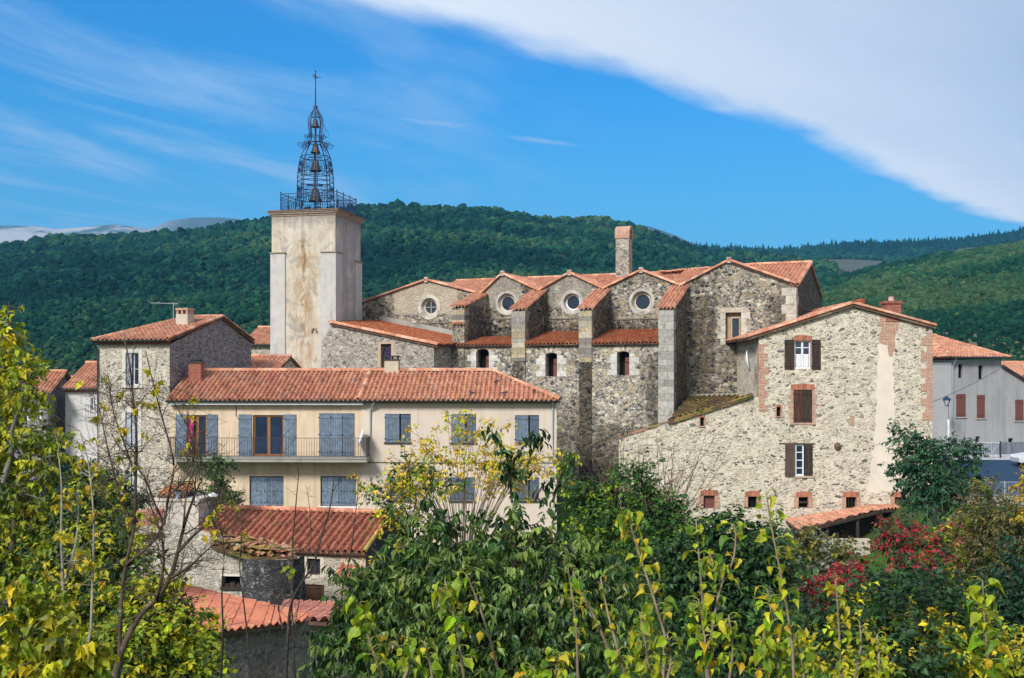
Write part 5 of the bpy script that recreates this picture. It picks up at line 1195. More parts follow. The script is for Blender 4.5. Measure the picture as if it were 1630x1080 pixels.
g = Geo(); g.box((xl, -.14, zE - .17), (.03, .02, zE - .08), (.40, .17, .10)); g.build('brick_cornice', M['ashlar'], lh)
x0, x1, z0, z1 = R4(q1); add_window(lh, x0, x1, z0, z1, .10, M['wood_dark'], M['glass'], 2, 2, .05)
g = Geo(); g.box((x0 - .16, -.02, z0 - .1), (x0 + .002, .1, z1 + .1)); g.box((x1 - .002, -.02, z0 - .1), (x1 + .16, .1, z1 + .1)); g.box((x0 + .002, -.018, z1 - .002), (x1 - .002, .1, z1 + .1)); g.build('window_surround', plaster('lime_surround', (.62, .55, .44)), lh)
x0, x1, z0, z1 = R4(q2); add_shutter(lh, x0 + .02, x1 - .02, z0, z1, .08, wood_mat('brown_door_wood', (.07, .035, .02), (.14, .07, .04)), 6, 0, 2).name = 'door'
g = Geo(); c = FL.aty(548, 910, -.5); tiles(g, (c[0] - .35, -.7, c[2] - .2), (1, 0, 0), (0, .85, .5), .9, .8, .3, .4, pal=TERRA); g.bar((c[0] + .1, -.75, c[2] - .32), (c[0] + 1.1, -.1, c[2] + .25), .1, col=(.12, .09, .07)); g.bar((c[0] - .2, -.7, c[2] - .2), (c[0] - .2, 0, c[2] - .6), .07, col=(.12, .09, .07)); g.build('door_canopy', M['tile_old'], lh)

# ================================================================ ruined outbuilding with a round dark oven
FO = Frame(tuple(P(392, 900, 38.5)[:2]) + (0.2,), 6)
X = lambda px, py=900, y=0: FO.aty(px, py, y)[0]
Z = lambda py, px=320, y=0: FO.aty(px, py, y)[2]
R4 = lambda q: (X(q[0], q[2]), X(q[1], q[2]), Z(q[3], q[0]), Z(q[2], q[0]))
M['ruin'] = stone_mat('pale_ruin_stone', [(.56, .50, .42), (.47, .42, .36), (.63, .57, .49), (.37, .33, .29), (.58, .50, .40)], (.52, .45, .36), 3.2, 1.5, .03, .06, .05, (.58, .75, .4), (.3, .26, .22), .15)
ob = thing('stone_outbuilding', 'crumbling pale stone outbuilding with ragged mossy tiles and a blackened corner oven block', 'outbuilding', FO)
xl = X(205, 860); top = [FO.xz(a, b, 0) for a, b in ((205, 843), (262, 832), (300, 838), (345, 852), (394, 872))]
q = (354, 388, 917, 936)
hole = rect(*R4(q))
g = Geo(); g.wall([(xl, -2), (.12, -2), (.12, top[-1][1])] + [t for t in top[::-1]][1:], [hole], .35, lambda s, d, z: (s, d, z)); g.wall([(0, -2), (3.2, -2), (3.2, top[0][1]), (0, top[0][1])], [], .2, lambda s, d, z: (xl, s, z)); g.wall([(xl, -2), (.12, -2), (.12, top[-1][1] - .6), (xl, top[0][1] - .6)], [], .2, lambda s, d, z: (s, 3.2, z)); g.build('wall', M['ruin'], ob)
x0, x1, z0, z1 = R4(q)
g = Geo(); g.box((x0 - .08, -.03, z1 - .003), (x1 + .06, .3, z1 + .07)); g.build('lintel', plaster('white_lintel', (.66, .62, .56)), ob)
g = Geo(); g.poly([(x0, .3, z0), (x1, .3, z0), (x1, .3, z1), (x0, .3, z1)]); g.build('niche_back', M['dark'], ob)
g = Geo(); g.box((x0 - .06, -.1, z0 - .05), (x1 + .04, .25, z0 + .03)); [g.box((x0 + .1 + .2 * k, -.02, z0 + .03), (x0 + .26 + .2 * k, .15, z0 + .14 + .05 * (k % 2)), (.25, .2, .15)) for k in range(3)]; g.build('niche_shelf', M['wood_dark'], ob)
g = Geo(); oc = (X(434, 920), .35); rO = .5 * (X(478, 920) - X(390, 920)); zo = Z(886, 434)
n = 26; an = np.linspace(math.pi * .95, 2 * math.pi * 1.03, n); zsA = np.linspace(-2, zo, 9)
sq = lambda t: 1 / (abs(math.cos(t)) ** 5 + abs(math.sin(t)) ** 5) ** .2
V = [(oc[0] + (rO + .05 * math.sin(k * 2.1 + z * 3)) * sq(t) * math.cos(t), oc[1] + (rO + .05 * math.sin(k * 1.7 + z * 2)) * sq(t) * math.sin(t), z) for z in zsA for k, t in enumerate(an)]
g.add(V, [(r * n + k, r * n + k + 1, (r + 1) * n + k + 1, (r + 1) * n + k) for r in range(8) for k in range(n - 1)]); g.build('oven_wall', M['dark_stone'], ob, True)
g = Geo(); ra = FO.aty(326, 842, .4); rb_ = FO.aty(476, 878, .3)
roof_poly(g, [FO.aty(338, 868, -.15), FO.aty(395, 886, -.6), FO.aty(474, 884, -.55), FO.aty(463, 874, .9), FO.aty(330, 841, 1.2)], TERRA_OLD, .28, .34, .07, jit=5)
for k in range(70):
    t = RNG.uniform(0, 1); s_ = RNG.uniform(-.1, .9); a = FO.aty(338, 862, -.2) * (1 - t) + FO.aty(470, 884, -.4) * t; b = FO.aty(330, 843, 1.0) * (1 - t) + FO.aty(463, 875, .8) * t
    c = a * (1 - s_) + b * s_ + (0, 0, .05); w = RNG.uniform(.07, .16); Rz = RNG.uniform(0, 3); u = np.array((math.cos(Rz), math.sin(Rz), RNG.uniform(-.2, .2))) * w; v = np.array((-math.sin(Rz), math.cos(Rz), RNG.uniform(-.2, .2))) * w * 1.5
    g.slab([c - u - v, c + u - v, c + u + v, c - u + v], (0, 0, .03), TERRA_OLD[RNG.integers(0, 6)] * RNG.uniform(.6, 1.2))
g.build('ragged_roof', M['tile_moss'], ob)
g = Geo(); q2 = [FO.aty(216, 812, 2.2), FO.aty(262, 812, 2.2), FO.aty(262, 836, .2), FO.aty(216, 850, .0)]
roof_poly(g, [FO.aty(205, 858, -.15), FO.aty(258, 846, -.15), FO.aty(262, 812, 3.0), FO.aty(205, 812, 3.0)], TERRA_OLD, .3, .36, .07, jit=1.5); g.build('roof', M['tile_old'], ob)
# plastered block with a planter terrace beside the beige house
FT2 = Frame(tuple(P(246, 840, 45)[:2]) + (0.6,), 4)
tb = thing('garden_terrace', 'white plastered terrace block with a little orange tiled shelter on top', 'terrace', FT2)
Xq = lambda px, y=0: FT2.aty(px, 800, y)[0]; Zq = lambda py, y=0: FT2.aty(270, py, y)[2]
g = Geo(); g.box((0, 0, -2), (Xq(316), 3.5, Zq(798))); g.box((-.05, -.06, Zq(798)), (Xq(316) + .05, 3.55, Zq(798) + .1)); g.build('block', plaster('white_terrace_render', (.60, .55, .48), ((.42, .38, .33), .46, .7, .7), .1, .9, .3), tb)
g = Geo(); roof_poly(g, [(Xq(251, .2), .1, Zq(788)), (Xq(294, .2), .1, Zq(788)), (Xq(294, .2), 1.3, Zq(780)), (Xq(251, .2), 1.3, Zq(780))], np.array([(.58, .25, .12), (.62, .30, .15)]), .22); g.build('shelter_roof', M['tile'], tb)
g = Geo()
for px in (252, 272, 291): g.bar((Xq(px), .3, Zq(798)), (Xq(px), .3, Zq(787)), .07)
g.box((Xq(253), 1.0, Zq(798)), (Xq(292), 1.2, Zq(788)), (.05, .03, .02)); g.build('shelter_post', M['wood_dark'], tb)
pot = thing('flower_pot', 'small blue grey flower pot on the terrace under the orange shelter', 'flower pot', None, FT2.world((Xq(283), .05, Zq(798) + .1)))
g = Geo(); g.lathe([(.10, 0), (.15, .25), (.17, .26), (.17, .30), (.13, .30), (.12, .24), (0, .22)], (0, 0, 0), 14, (.28, .36, .45)); g.build('pot', M['ashlar'], pot)
g = Geo()
for k in range(40): a = RNG.uniform(0, 6.28); d = np.array((math.cos(a), math.sin(a), RNG.uniform(.3, 1.2))); d /= np.linalg.norm(d); p0 = np.array((0, 0, .24)); g.bar(p0, p0 + d * RNG.uniform(.15, .3), .03, .006, col=(.05, .12, .03))
g.build('plant', leaf_mat('pot_plant_leaf'), pot)
vc = thing('roof_cowl', 'small metal vent cowl with a white cap beside the low house ridge', 'vent', None, P(339, 812, 43.5))
g = Geo(); g.tube([(0, 0, -.6), (0, 0, .55)], .10, 10); g.build('pipe', M['gutter'], vc)
g = Geo(); g.lathe([(.24, .55), (.2, .62), (0, .72)], (0, 0, 0), 12); g.lathe([(.24, .55), (0, .54)], (0, 0, 0), 12); g.build('cap', M['white'], vc)

# ================================================================ nearest shed with an orange tile roof
A, B, D = P(285, 930, 32.0), P(492, 977, 32.5), P(358, 1007, 29.5)
nrm = np.cross(B - A, D - A)
def onp(px, py):
    d = np.array(((px - CX) / FPX, 1, -(py - HY) / FPX)); c = np.array((0, 0, EYE)); t = ((A - c) @ nrm) / (d @ nrm); return c + d * t
C_ = onp(481, 990); A2 = onp(215, 915); D2 = onp(300, 1013)
ns = thing('tile_roofed_shed', 'shed with an orange roof of interlocking tiles over a grey stone wall', 'shed', None, (D[0], D[1], 0))
o3 = np.array((D[0], D[1], 0))
g = Geo(); roof_poly(g, [p - o3 for p in (A2, B, C_, D2)], np.array([(.55, .20, .125), (.60, .24, .15), (.52, .18, .11)]), .19, .42, .05, jit=.6, fall=B - A); g.build('roof', M['tile'], ns)
rb0 = Geo(); p0 = onp(440, 966) ; p1 = P(548, 985, 34.5); p2 = P(545, 962, 37); p3 = P(452, 958, 36.5)
M['shed_wall'] = stone_mat('grey_shed_stone', [(.30, .27, .24), (.22, .20, .19), (.38, .34, .29), (.16, .15, .15)], (.27, .245, .22), 6, 1.2, .03, .06, .15, (.5, .7, .5), (.13, .12, .11), .3)
w_ = Geo(); ud = (C_ - D2) / np.linalg.norm(C_ - D2); inn = np.array((-ud[1], ud[0], 0)) * -1; inn = inn if inn[1] > 0 else -inn
d2 = D2 + inn * .35; c2 = C_ + inn * .35
w_.add([(*d2[:2], -1) - o3, (*c2[:2], -1) - o3, (*c2[:2], c2[2] - .18) - o3, (*d2[:2], d2[2] - .18) - o3], [(0, 1, 2, 3)])
bk = np.array((*(B - C_)[:2], 0)); bk /= np.linalg.norm(bk)
w_.add([(*c2[:2], -1) - o3, (*(B + inn * .1)[:2], -1) - o3, (*(B)[:2], B[2] - .2) - o3, (*c2[:2], c2[2] - .18) - o3], [(0, 1, 2, 3)])
w_.build('wall', M['shed_wall'], ns)
n2 = thing('small_shed', 'small shed whose pinkish tile roof tucks behind the nearest orange roof', 'shed', None, (p0[0], 36, 0))
o4 = np.array((p0[0], 36, 0)); r0, r1, r2, r3 = P(440, 985, 33.4), P(562, 992, 33.6), P(548, 962, 36.5), P(452, 962, 36.5)
g = Geo(); roof_poly(g, [p - o4 for p in (r0, r1, r2, r3)], np.array([(.50, .19, .15), (.42, .15, .11), (.55, .25, .2)]), .27, .38, .06); g.build('roof', M['tile'], n2)
g = Geo(); g.add([(*r0[:2], 0) - o4 + (0, .3, 0), (*r1[:2], 0) - o4 + (0, .3, 0), (*r1[:2], r1[2] - .15) - o4 + (0, .3, 0), (*r0[:2], r0[2] - .15) - o4 + (0, .3, 0)], [(0, 1, 2, 3)]); g.add([(*r1[:2], 0) - o4, (*r2[:2], 0) - o4, (*r2[:2], r2[2] - .15) - o4, (*r1[:2], r1[2] - .15) - o4], [(0, 1, 2, 3)]); g.build('wall', M['ruin'], n2)

# ================================================================ open shed against the gabled house
cs = thing('open_shed', 'open lean-to shed with a long red tile roof at the foot of the gabled house', 'shed', FR)
X = lambda px, py=820, y=0: FR.aty(px, py, y)[0]
Z = lambda py, px=1350, y=0: FR.aty(px, py, y)[2]
g = Geo()
L0, L1 = FR.aty(1270, 843, -3.2), FR.aty(1402, 812, -1.5); L2 = FR.aty(1446, 808, -.95)
bk0, bk1 = np.array((L0[0] + .15, -.05, L0[2] + .06)), np.array((L1[0], -.05, L1[2] + .06))
sl_ = (L1 - L0)
roof_poly(g, [L0, L1, bk1, bk0], TERRA, .23, .38, .045, fall=(-1, 0, -.3)); roof_poly(g, [L1, L2, (L2[0], -.05, L2[2] + .06), bk1], TERRA, .23, .38, .045, fall=(-.02, -1, -.1))
g.build('roof', M['tile'], cs)
g = Geo(); g.bar(L0 + (.3, .05, -.12), L1 + (0, .05, -.10), .14, .16); g.bar(L1 + (0, .05, -.1), L2 + (0, .05, -.1), .12, .14)
for t in (.35, .72): q = L0 * (1 - t) + L1 * t; g.bar(q + (0, .1, -.2), (q[0], q[1] + .1, -1.5), .14)
q = L1; g.bar(q + (0, .1, -.2), (q[0], q[1] + .1, -1.5), .15); q = L2; g.bar(q + (-.1, .1, -.2), (q[0] - .1, q[1] + .1, -1.5), .15); g.build('timber_frame', M['wood_dark'], cs)
g = Geo(); g.box((L0[0] + .6, -.4, -2.0), (L2[0], -.04, L0[2] - .15)); g.hexa([(L0[0] + .6, -.5, L0[2] - .15), (L2[0], -.5, L0[2] - .15), (L2[0], -.04, L0[2] - .15), (L0[0] + .6, -.04, L0[2] - .15)], [(L0[0] + .6, -.5, L0[2] - .1), (L2[0], -.5, L2[2] - .2), (L2[0], -.04, L2[2] - .2), (L0[0] + .6, -.04, L0[2] - .1)]); g.build('shade_backing', M['wood_dark'], cs)  # dark backing put in to stand for the shade under the shed roof
g = Geo(); a_, b_ = FR.aty(1290, 858, -3.4), FR.aty(1384, 872, -3.4); g.box((a_[0], -3.5, -2.5), (b_[0], -3.2, a_[2])); g.build('low_wall', plaster('pale_low_wall', (.52, .46, .36), ((.3, .27, .22), .45, .7, .6)), cs)

# ================================================================ houses further back
def simple_house(name, label, px0, px1, pyE, Y, a, depth, ridge_rise, wallm, roofm='tile', base=2.0, left_over=.25, wins=(), pal=TERRA, cornice=None, pitch=.26):
    F = Frame(tuple(P(px0, pyE, Y)[:2]) + (base,), a)
    h = thing(name, label, 'house', F)
    x1 = F.aty(px1, pyE, 0)[0]; zE = F.aty(px0, pyE, 0)[2]
    holes = []
    for (a0, a1, b0, b1) in wins: p_ = F.xz(a0, b0, 0); q_ = F.xz(a1, b1, 0); holes.append((p_[0], q_[0], q_[1], p_[1]))
    g = Geo(); zr_ = zE + ridge_rise
    g.wall(rect(0, x1, -4, zE), [rect(*q) for q in holes], .2, lambda s, d, z: (s, d, z)); 
    for xx in (0, x1): g.wall([(0, -4), (depth, -4), (depth, zE), (depth / 2, zr_ - .1), (0, zE)], [], .2, lambda s, d, z: (xx, s, z))
    g.wall(rect(0, x1, -4, zE), [], .2, lambda s, d, z: (s, depth, z)); g.build('wall', wallm, h)
    for q in holes: add_window(h, q[0], q[1], q[2], q[3], .1, M['white'], M['glass'], 2, 2, .06)
    g = Geo(); o_ = left_over; ze = zE + .03
    roof_poly(g, [(-o_, -.3, ze), (x1 + o_, -.3, ze), (x1 + o_, depth / 2, zr_ + .03), (-o_, depth / 2, zr_ + .03)], pal, pitch, .38, .05); roof_poly(g, [(-o_, depth + .3, ze), (x1 + o_, depth + .3, ze), (x1 + o_, depth / 2, zr_ + .03), (-o_, depth / 2, zr_ + .03)], pal, pitch, .38, .05)
    ridge(g, (-o_, depth / 2, zr_ + .05), (x1 + o_, depth / 2, zr_ + .05), .13); g.build('roof', M[roofm], h)
    if cornice:
        g = Geo(); g.box((-.05, -.12, zE - .22), (x1 + .05, -.003, zE - .10), (.34, .13, .09)); g.build('brick_cornice', M['ashlar'], h)
    g = Geo(); g.bar((-o_, -.36, ze - .06), (x1 + o_, -.36, ze - .06), .09); g.build('gutter', M['gutter'], h)
    return h, F
whiter = plaster('white_house_render', (.62, .60, .60), ((.46, .44, .44), .45, .7, .5), .08, .9, .2, 1.0, (.4, .38, .38))
wh, Fw = simple_house('white_house', 'white rendered house with a red tile roof beside the tall stone house', 104, 158, 619, 72, 2, 7, 1.75, whiter, cornice=True, wins=((144, 152, 634, 655),), left_over=.1)
g = Geo(); p_ = Fw.aty(138, 664, -.6); g.box((p_[0], -.9, p_[2] - .1), (p_[0] + 1.6, 0, p_[2])); bl = g.build('balcony', M['concrete'], wh)
g = Geo()
for k in range(10): g.bar((p_[0] + .05 + k * .16, -.85, p_[2]), (p_[0] + .05 + k * .16, -.85, p_[2] + .8), .02)
g.bar((p_[0], -.85, p_[2] + .8), (p_[0] + 1.6, -.85, p_[2] + .8), .04); g.build('railing', M['iron'], bl)
bh, Fb = simple_house('small_back_house', 'small low house with red roof wedged beside the white house', 74, 106, 633, 82, 0, 7, 1.5, plaster('pale_blue_render', (.52, .54, .58), ((.4, .4, .42), .45, .7, .5)), wins=((97, 103, 640, 658), (88, 93, 672, 690)), left_over=.9)
g = Geo(); p_ = Fb.aty(75, 598, 3.4); g.box((p_[0] - .15, 3.2, p_[2] - .8), (p_[0] + .2, 3.6, p_[2] + .5)); g.build('chimney', M['brick'], bh)
simple_house('old_stone_house', 'old grey stone house half hidden behind the yellow green tree', 20, 76, 626, 70, -8, 7, 1.4, M['gable_grey'], wins=((60, 66, 652, 668), (40, 47, 660, 680), (62, 67, 690, 706)), left_over=.3)
simple_house('village_house', 'stone house showing a strip of red roof behind the bell tower', 388, 470, 549, 84, 6, 8, 1.5, M['stone_house'], left_over=.2)
simple_house('village_house', 'low house whose red roof peeps between stone house and bell tower', 372, 441, 592, 66, 6, 5, .95, M['stone_house'], left_over=.1)
fh, Ff = simple_house('distant_house', 'small pale far house with a red roof beyond the grey house', 1603, 1680, 599, 120, -10, 8, 1.6, plaster('pale_far_render', (.60, .55, .48)), left_over=.3)
g = Geo(); p_ = Ff.aty(1617, 588, 3.6); g.box((p_[0] - .3, 3.3, p_[2] - 1), (p_[0] + .4, 4, p_[2] + .3)); g.build('chimney', whiter, fh)
# ================================================================ ground, street, hills
def smooth(x, a, b): t = np.clip((np.asarray(x, float) - a) / (b - a), 0, 1); return t * t * (3 - 2 * t)
def gz(x, y):
    x = np.asarray(x, float); y = np.asarray(y, float)
    z = np.interp(y, [-60, 0, 4, 9, 14, 30, 45, 56, 70, 80, 150, 400, 9000], [14, 8.3, 6.0, 2.2, .5, -.2, .6, 1.3, 2.8, 3.4, 4, 2, 0])
    z = z + smooth(x, 18, 22.5) * smooth(y, 36, 52) * (1 - smooth(y, 57, 64)) * .9
    z = z - .75 * smooth(x, 9, 12) * (1 - smooth(x, 19.6, 21.2)) * smooth(y, 48, 53) * (1 - smooth(y, 60.5, 63))
    rd = 3.42 + .78 * (np.clip(y, 50, 74) - 58) / 14
    z = np.where((x > 20), z + (rd - .12 - z) * smooth(x, 20, 23) * smooth(y, 50, 57) * (1 - smooth(y, 90, 140)), z)
    return z + .12 * np.sin(x * .7 + y * .3) * (1 - smooth(y, 200, 400))
def grid_obj(name, X_, Y_, Z_, m, smoothf=True):
    n, k = X_.shape; V = np.stack([X_, Y_, Z_], -1).reshape(-1, 3); i = np.arange(n - 1)[:, None] * k; j = np.arange(k - 1)[None]
    F = np.stack([i + j, i + j + 1, i + k + j + 1, i + k + j], -1).reshape(-1, 4); g = Geo(); g.add(V, F); return g.build(name, m, None, smoothf)
def land_mat(name, c1, c2, c3, s1=.5, s2=.05):
    m, nt, b = mat_base(name, .95, .1); tcx = nd(nt, 'ShaderNodeTexCoord').outputs['Object']
    c = ramp(nt, noise(nt, tcx, s1, 8, .7), [(.3, c1), (.7, c2)]); c = mixc(nt, sstep(nt, noise(nt, tcx, s2, 6, .65), .48, .64), c, c3)
    nt.links.new(c, b.inputs['Base Color']); bump(nt, b, noise(nt, tcx, s1 * 4, 6, .7), .6, .15 / s1 * .3); return m
M['ground'] = land_mat('grass_ground', (.030, .070, .014), (.065, .135, .025), (.07, .075, .03), 1.6, .09)
xs = np.concatenate([[-6000, -2500, -1000, -400, -200], np.linspace(-100, 100, 161), [200, 400, 1000, 2500, 6000]]); ys = np.concatenate([[-400, -120], np.linspace(-60, 160, 177), [200, 300, 400, 700, 1500, 3000, 5700]])
GX, GY = np.meshgrid(xs, ys); tag(grid_obj('ground', GX, GY, gz(GX, GY), M['ground']), kind='structure')
M['street'] = land_mat('blue_asphalt', (.022, .050, .095), (.035, .075, .135), (.030, .06, .11), 1.2, .2)
xs = np.linspace(23.0, 60, 40); ys = np.linspace(57, 73.5, 20); GX, GY = np.meshgrid(xs, ys); tag(grid_obj('street', GX, GY, 3.42 + .78 * (GY - 58) / 14, M['street']), kind='structure')
zk = 3.42 + .78 * (73.5 - 58) / 14
g = Geo(); g.box((23, 73.5, zk - .5), (60, 79, zk + .12)); tag(g.build('pavement', plaster('pale_pavement', (.46, .46, .48), ((.3, .3, .32), .45, .7, .4))), kind='structure')
g = Geo(); g.box((22.9, 56.6, 2.0), (60, 57.0, 3.42 - .05 + .25)); rw = thing('retaining_wall', 'low pale wall under the wire fence along the blue street', 'wall', None, (22.9, 56.6, 2))
g.V = [v - np.array((22.9, 56.6, 2)) for v in g.V]; g.build('wall', plaster('low_wall_render', (.42, .40, .36), ((.25, .24, .2), .45, .7, .6)), rw)
rl = thing('street_railing', 'light metal railing with thin bars between blue street and grey house', 'railing', None, (24.5, 73.7, zk + .12))
for k in range(5):
    x = k * 2.3
    g = Geo(); g.bar((x, 0, 0), (x, 0, 1.15), .09); g.build('post', M['gutter'], rl)
    if k < 4:
        g = Geo()
        for z in (.12, 1.05): g.bar((x + .05, 0, z), (x + 2.25, 0, z), .05)
        for q in range(1, 15): g.bar((x + q * .153, 0, .12), (x + q * .153, 0, 1.05), .02)
        for q in range(3): g.bar((x + .05 + .75 * q, .005, .12), (x + .75 + .75 * q, .005, 1.05), .03)
        g.build('rail_panel', plain('pale_rail_paint', (.5, .52, .56), .5), rl)
fe = thing('wire_fence', 'low grey bar fence in front of the blue street beside the robinia tree', 'fence', None, (23.0, 56.8, 3.6))
for k in range(6):
    g = Geo(); g.bar((k * 1.6, 0, 0), (k * 1.6, 0, .85), .06); g.build('post', M['zinc'], fe)
    if k < 5:
        g = Geo(); [g.bar((k * 1.6 + .03, 0, z), (k * 1.6 + 1.57, 0, z), .03) for z in (.1, .8)]; [g.bar((k * 1.6 + .1 * q, 0, .1), (k * 1.6 + .1 * q, 0, .8), .012) for q in range(1, 16)]; g.build('fence_panel', M['zinc'], fe)
# parked car, mostly beyond the picture's edge
cp = P(1612, 722, 70); car = thing('parked_car', 'white car parked on the blue street beside the grey house, nose in view', 'car', None, (cp[0] + .1, 70, 3.42 + .78 * 12 / 14), 4)
L_ = 4.1
prof = [(0.05, .35), (.0, .62), (.12, .78), (.95, .92), (1.65, 1.40), (2.9, 1.44), (3.75, 1.0), (4.05, .92), (4.1, .5), (4.05, .32)]
hw = [.72, .78, .80, .82, .62, .62, .74, .78, .78, .74]
g = Geo(); n = len(prof); V = [(x, s * w, z) for s in (-1, 1) for (x, z), w in zip(prof, hw)]
g.add(V, [tuple(range(n)), tuple(range(2 * n - 1, n - 1, -1))] + [(i, (i + 1) % n, n + (i + 1) % n, n + i) for i in range(n)]); g.build('body', plain('white_car_paint', (.72, .74, .78), .25, .5, 0, .03), car)
g = Geo()
for s in (-1, 1): g.poly([(1.12, s * .80, .96), (1.72, s * .655, 1.34), (2.85, s * .655, 1.37), (3.55, s * .785, 1.02)])
g.poly([(1.0, -.70, .965), (1.0, .70, .965), (1.60, .56, 1.375), (1.60, -.56, 1.375)]); g.build('window', M['glass'], car)
for x in (.8, 3.3):
    for s in (-1, 1):
        g = Geo(); g.lathe([(.0, -.09), (.31, -.09), (.33, -.05), (.33, .05), (.31, .09), (0, .09)], (0, 0, 0), 20); g.V = [np.array([(v[0] + x, v[2] + s * .76, v[1] + .33) for v in V_]) for V_ in g.V]; w = g.build('wheel', M['gutter'], car)
        g = Geo(); g.lathe([(0, -.1), (.2, -.095), (.2, .095), (0, .1)], (0, 0, 0), 14); g.V = [np.array([(v[0] + x, v[2] + s * .762, v[1] + .33) for v in V_]) for V_ in g.V]; g.build('rim', M['zinc'], w)
for s in (-1, 1): g = Geo(); g.lathe([(0, .06), (.09, .03), (.1, 0)], (.06, s * .58, .70), 10); g.build('headlight', M['white'], car)

def vnoise(x, y, sc, seed):
    """smooth value noise"""
    r = np.random.default_rng(seed); T = r.random((256, 256)); u = x / sc; v = y / sc; i = np.floor(u).astype(int); j = np.floor(v).astype(int); f = u - i; g_ = v - j; f = f * f * (3 - 2 * f); g_ = g_ * g_ * (3 - 2 * g_)
    q = lambda a, b: T[a % 256, b % 256]
    return (q(i, j) * (1 - f) + q(i + 1, j) * f) * (1 - g_) + (q(i, j + 1) * (1 - f) + q(i + 1, j + 1) * f) * g_ - .5
class Hill:
    def __init__(s, prof, Y0, Y1, zb, shape=1.0, amp=6, seed=1, back=1.5, drop=.5):
        s.px = np.array([p[0] for p in prof], float); s.py = np.array([p[1] for p in prof], float); s.Y0, s.Y1, s.zb, s.sh, s.amp, s.seed, s.back, s.drop = Y0, Y1, zb, shape, amp, seed, back, drop
    def z(s, x, y):
        px = CX + FPX * x / np.maximum(y, 1); zr = EYE + (HY - np.interp(px, s.px, s.py)) / FPX * s.Y1
        t = (y - s.Y0) / (s.Y1 - s.Y0); f = np.where(t < 1, np.clip(t, 0, 1) ** s.sh, 1 - (t - 1) * s.drop)
        b = (vnoise(x, y, s.amp * 14, s.seed) + .5 * vnoise(x, y, s.amp * 5, s.seed + 1)) * s.amp * np.clip(np.minimum(t * 3, (1.0 - t) * 5 + .12), .05, 1)
        return s.zb + (zr - s.zb) * f + b
    def mesh(s, name, m, p0, p1, nx=120, ny=60):
        px = np.linspace(p0, p1, nx); yy = np.linspace(s.Y0, s.Y0 + (s.Y1 - s.Y0) * s.back, ny); A, B = np.meshgrid(px, yy); X_ = (A - CX) / FPX * B
        return tag(grid_obj(name, X_, B, s.z(X_, B), m), kind='structure')
def ico(sub):
    bm = bmesh.new(); bmesh.ops.create_icosphere(bm, subdivisions=sub, radius=1); bm.verts.index_update()
    V = np.array([v.co[:] for v in bm.verts]); F = np.array([[v.index for v in f.verts] for f in bm.faces]); bm.free(); return V, F
def forest(name, label, hill, n, p0, p1, t0, t1, rad, pal, seed, sub=2, keep=None, tall=1.1, cone=0.0, cat='forest'):
    r = np.random.default_rng(seed)
    Y0 = hill.Y0 + t0 * (hill.Y1 - hill.Y0); Y1 = hill.Y0 + t1 * (hill.Y1 - hill.Y0)
    y = np.exp(r.uniform(math.log(Y0), math.log(Y1), n)) if rad[1] < .1 else np.sqrt(r.uniform(Y0 ** 2, Y1 ** 2, n)); px = r.uniform(p0, p1, n); x = (px - CX) / FPX * y
    if keep is not None: k = keep(x, y, px, r); x, y, px = x[k], y[k], px[k]
    n = len(x); z = hill.z(x, y); R_ = r.uniform(rad[0], rad[1], n) * (y if rad[1] < .1 else 1) * (.7 + .8 * r.random(n) ** 2)
    V0, F0 = ico(sub); nv = len(V0)
    protos = []
    for k in range(12):
        b = np.zeros(nv)
        for q in range(7): d = r.normal(size=3); d /= np.linalg.norm(d); b += np.clip(V0 @ d - .45, 0, 1) * r.uniform(.3, 1.3)
        Q = V0 * (.72 + .6 * b[:, None] + r.normal(0, .13, (nv, 1)))
        if cone: w = (1 - cone * (Q[:, 2] + 1) / 2)[:, None]; Q = Q * np.concatenate([w, w, np.ones_like(w) * 1.4], 1)
        protos.append(Q)
    protos = np.array(protos); pi = r.integers(0, 12, n); a = r.uniform(0, 6.28, n); ca, sa = np.cos(a), np.sin(a)
    Q = protos[pi]; sc = np.stack([R_, R_, R_ * r.uniform(.85, tall, n)], 1)
    X_ = Q[..., 0] * ca[:, None] - Q[..., 1] * sa[:, None]; Y_ = Q[..., 0] * sa[:, None] + Q[..., 1] * ca[:, None]
    W = np.stack([x[:, None] + X_ * sc[:, :1], y[:, None] + Y_ * sc[:, 1:2], (z + R_ * .45)[:, None] + Q[..., 2] * sc[:, 2:]], -1)
    zone = np.clip(1.3 * vnoise(x, y, 70, seed + 5) + .45 + r.normal(0, .2, n), 0, .999); col = pal[(zone * len(pal)).astype(int)] * r.uniform(.7, 1.3, (n, 1))
    g = Geo(); g.add(W.reshape(-1, 3), (F0[None] + (np.arange(n) * nv)[:, None, None]).reshape(-1, 3), np.repeat(col, nv, 0))
    o = g.build(name, M['forest'], None, False); tag(o, label, cat, None, 'stuff'); return o
m, nt, b = mat_base('forest_foliage', .95, .08); tcx = nd(nt, 'ShaderNodeTexCoord').outputs['Object']
a = nd(nt, 'ShaderNodeAttribute', attribute_name='Col').outputs[0]; nn_ = noise(nt, tcx, 1.5, 7, .8)
nt.links.new(mixc(nt, 1.0, a, ramp(nt, nn_, [(.33, (.25,) * 3), (.67, (1.9,) * 3)]), 'MULTIPLY'), b.inputs['Base Color']); bump(nt, b, nn_, 1.0, 1.2); M['forest'] = m
GREEN = np.array([(.004, .032, .025), (.007, .046, .032), (.011, .062, .037), (.020, .082, .041), (.010, .054, .034), (.034, .100, .044), (.056, .112, .046)])
M['hill'] = land_mat('hillside_earth', (.016, .045, .016), (.030, .07, .022), (.06, .06, .03), .12, .012)
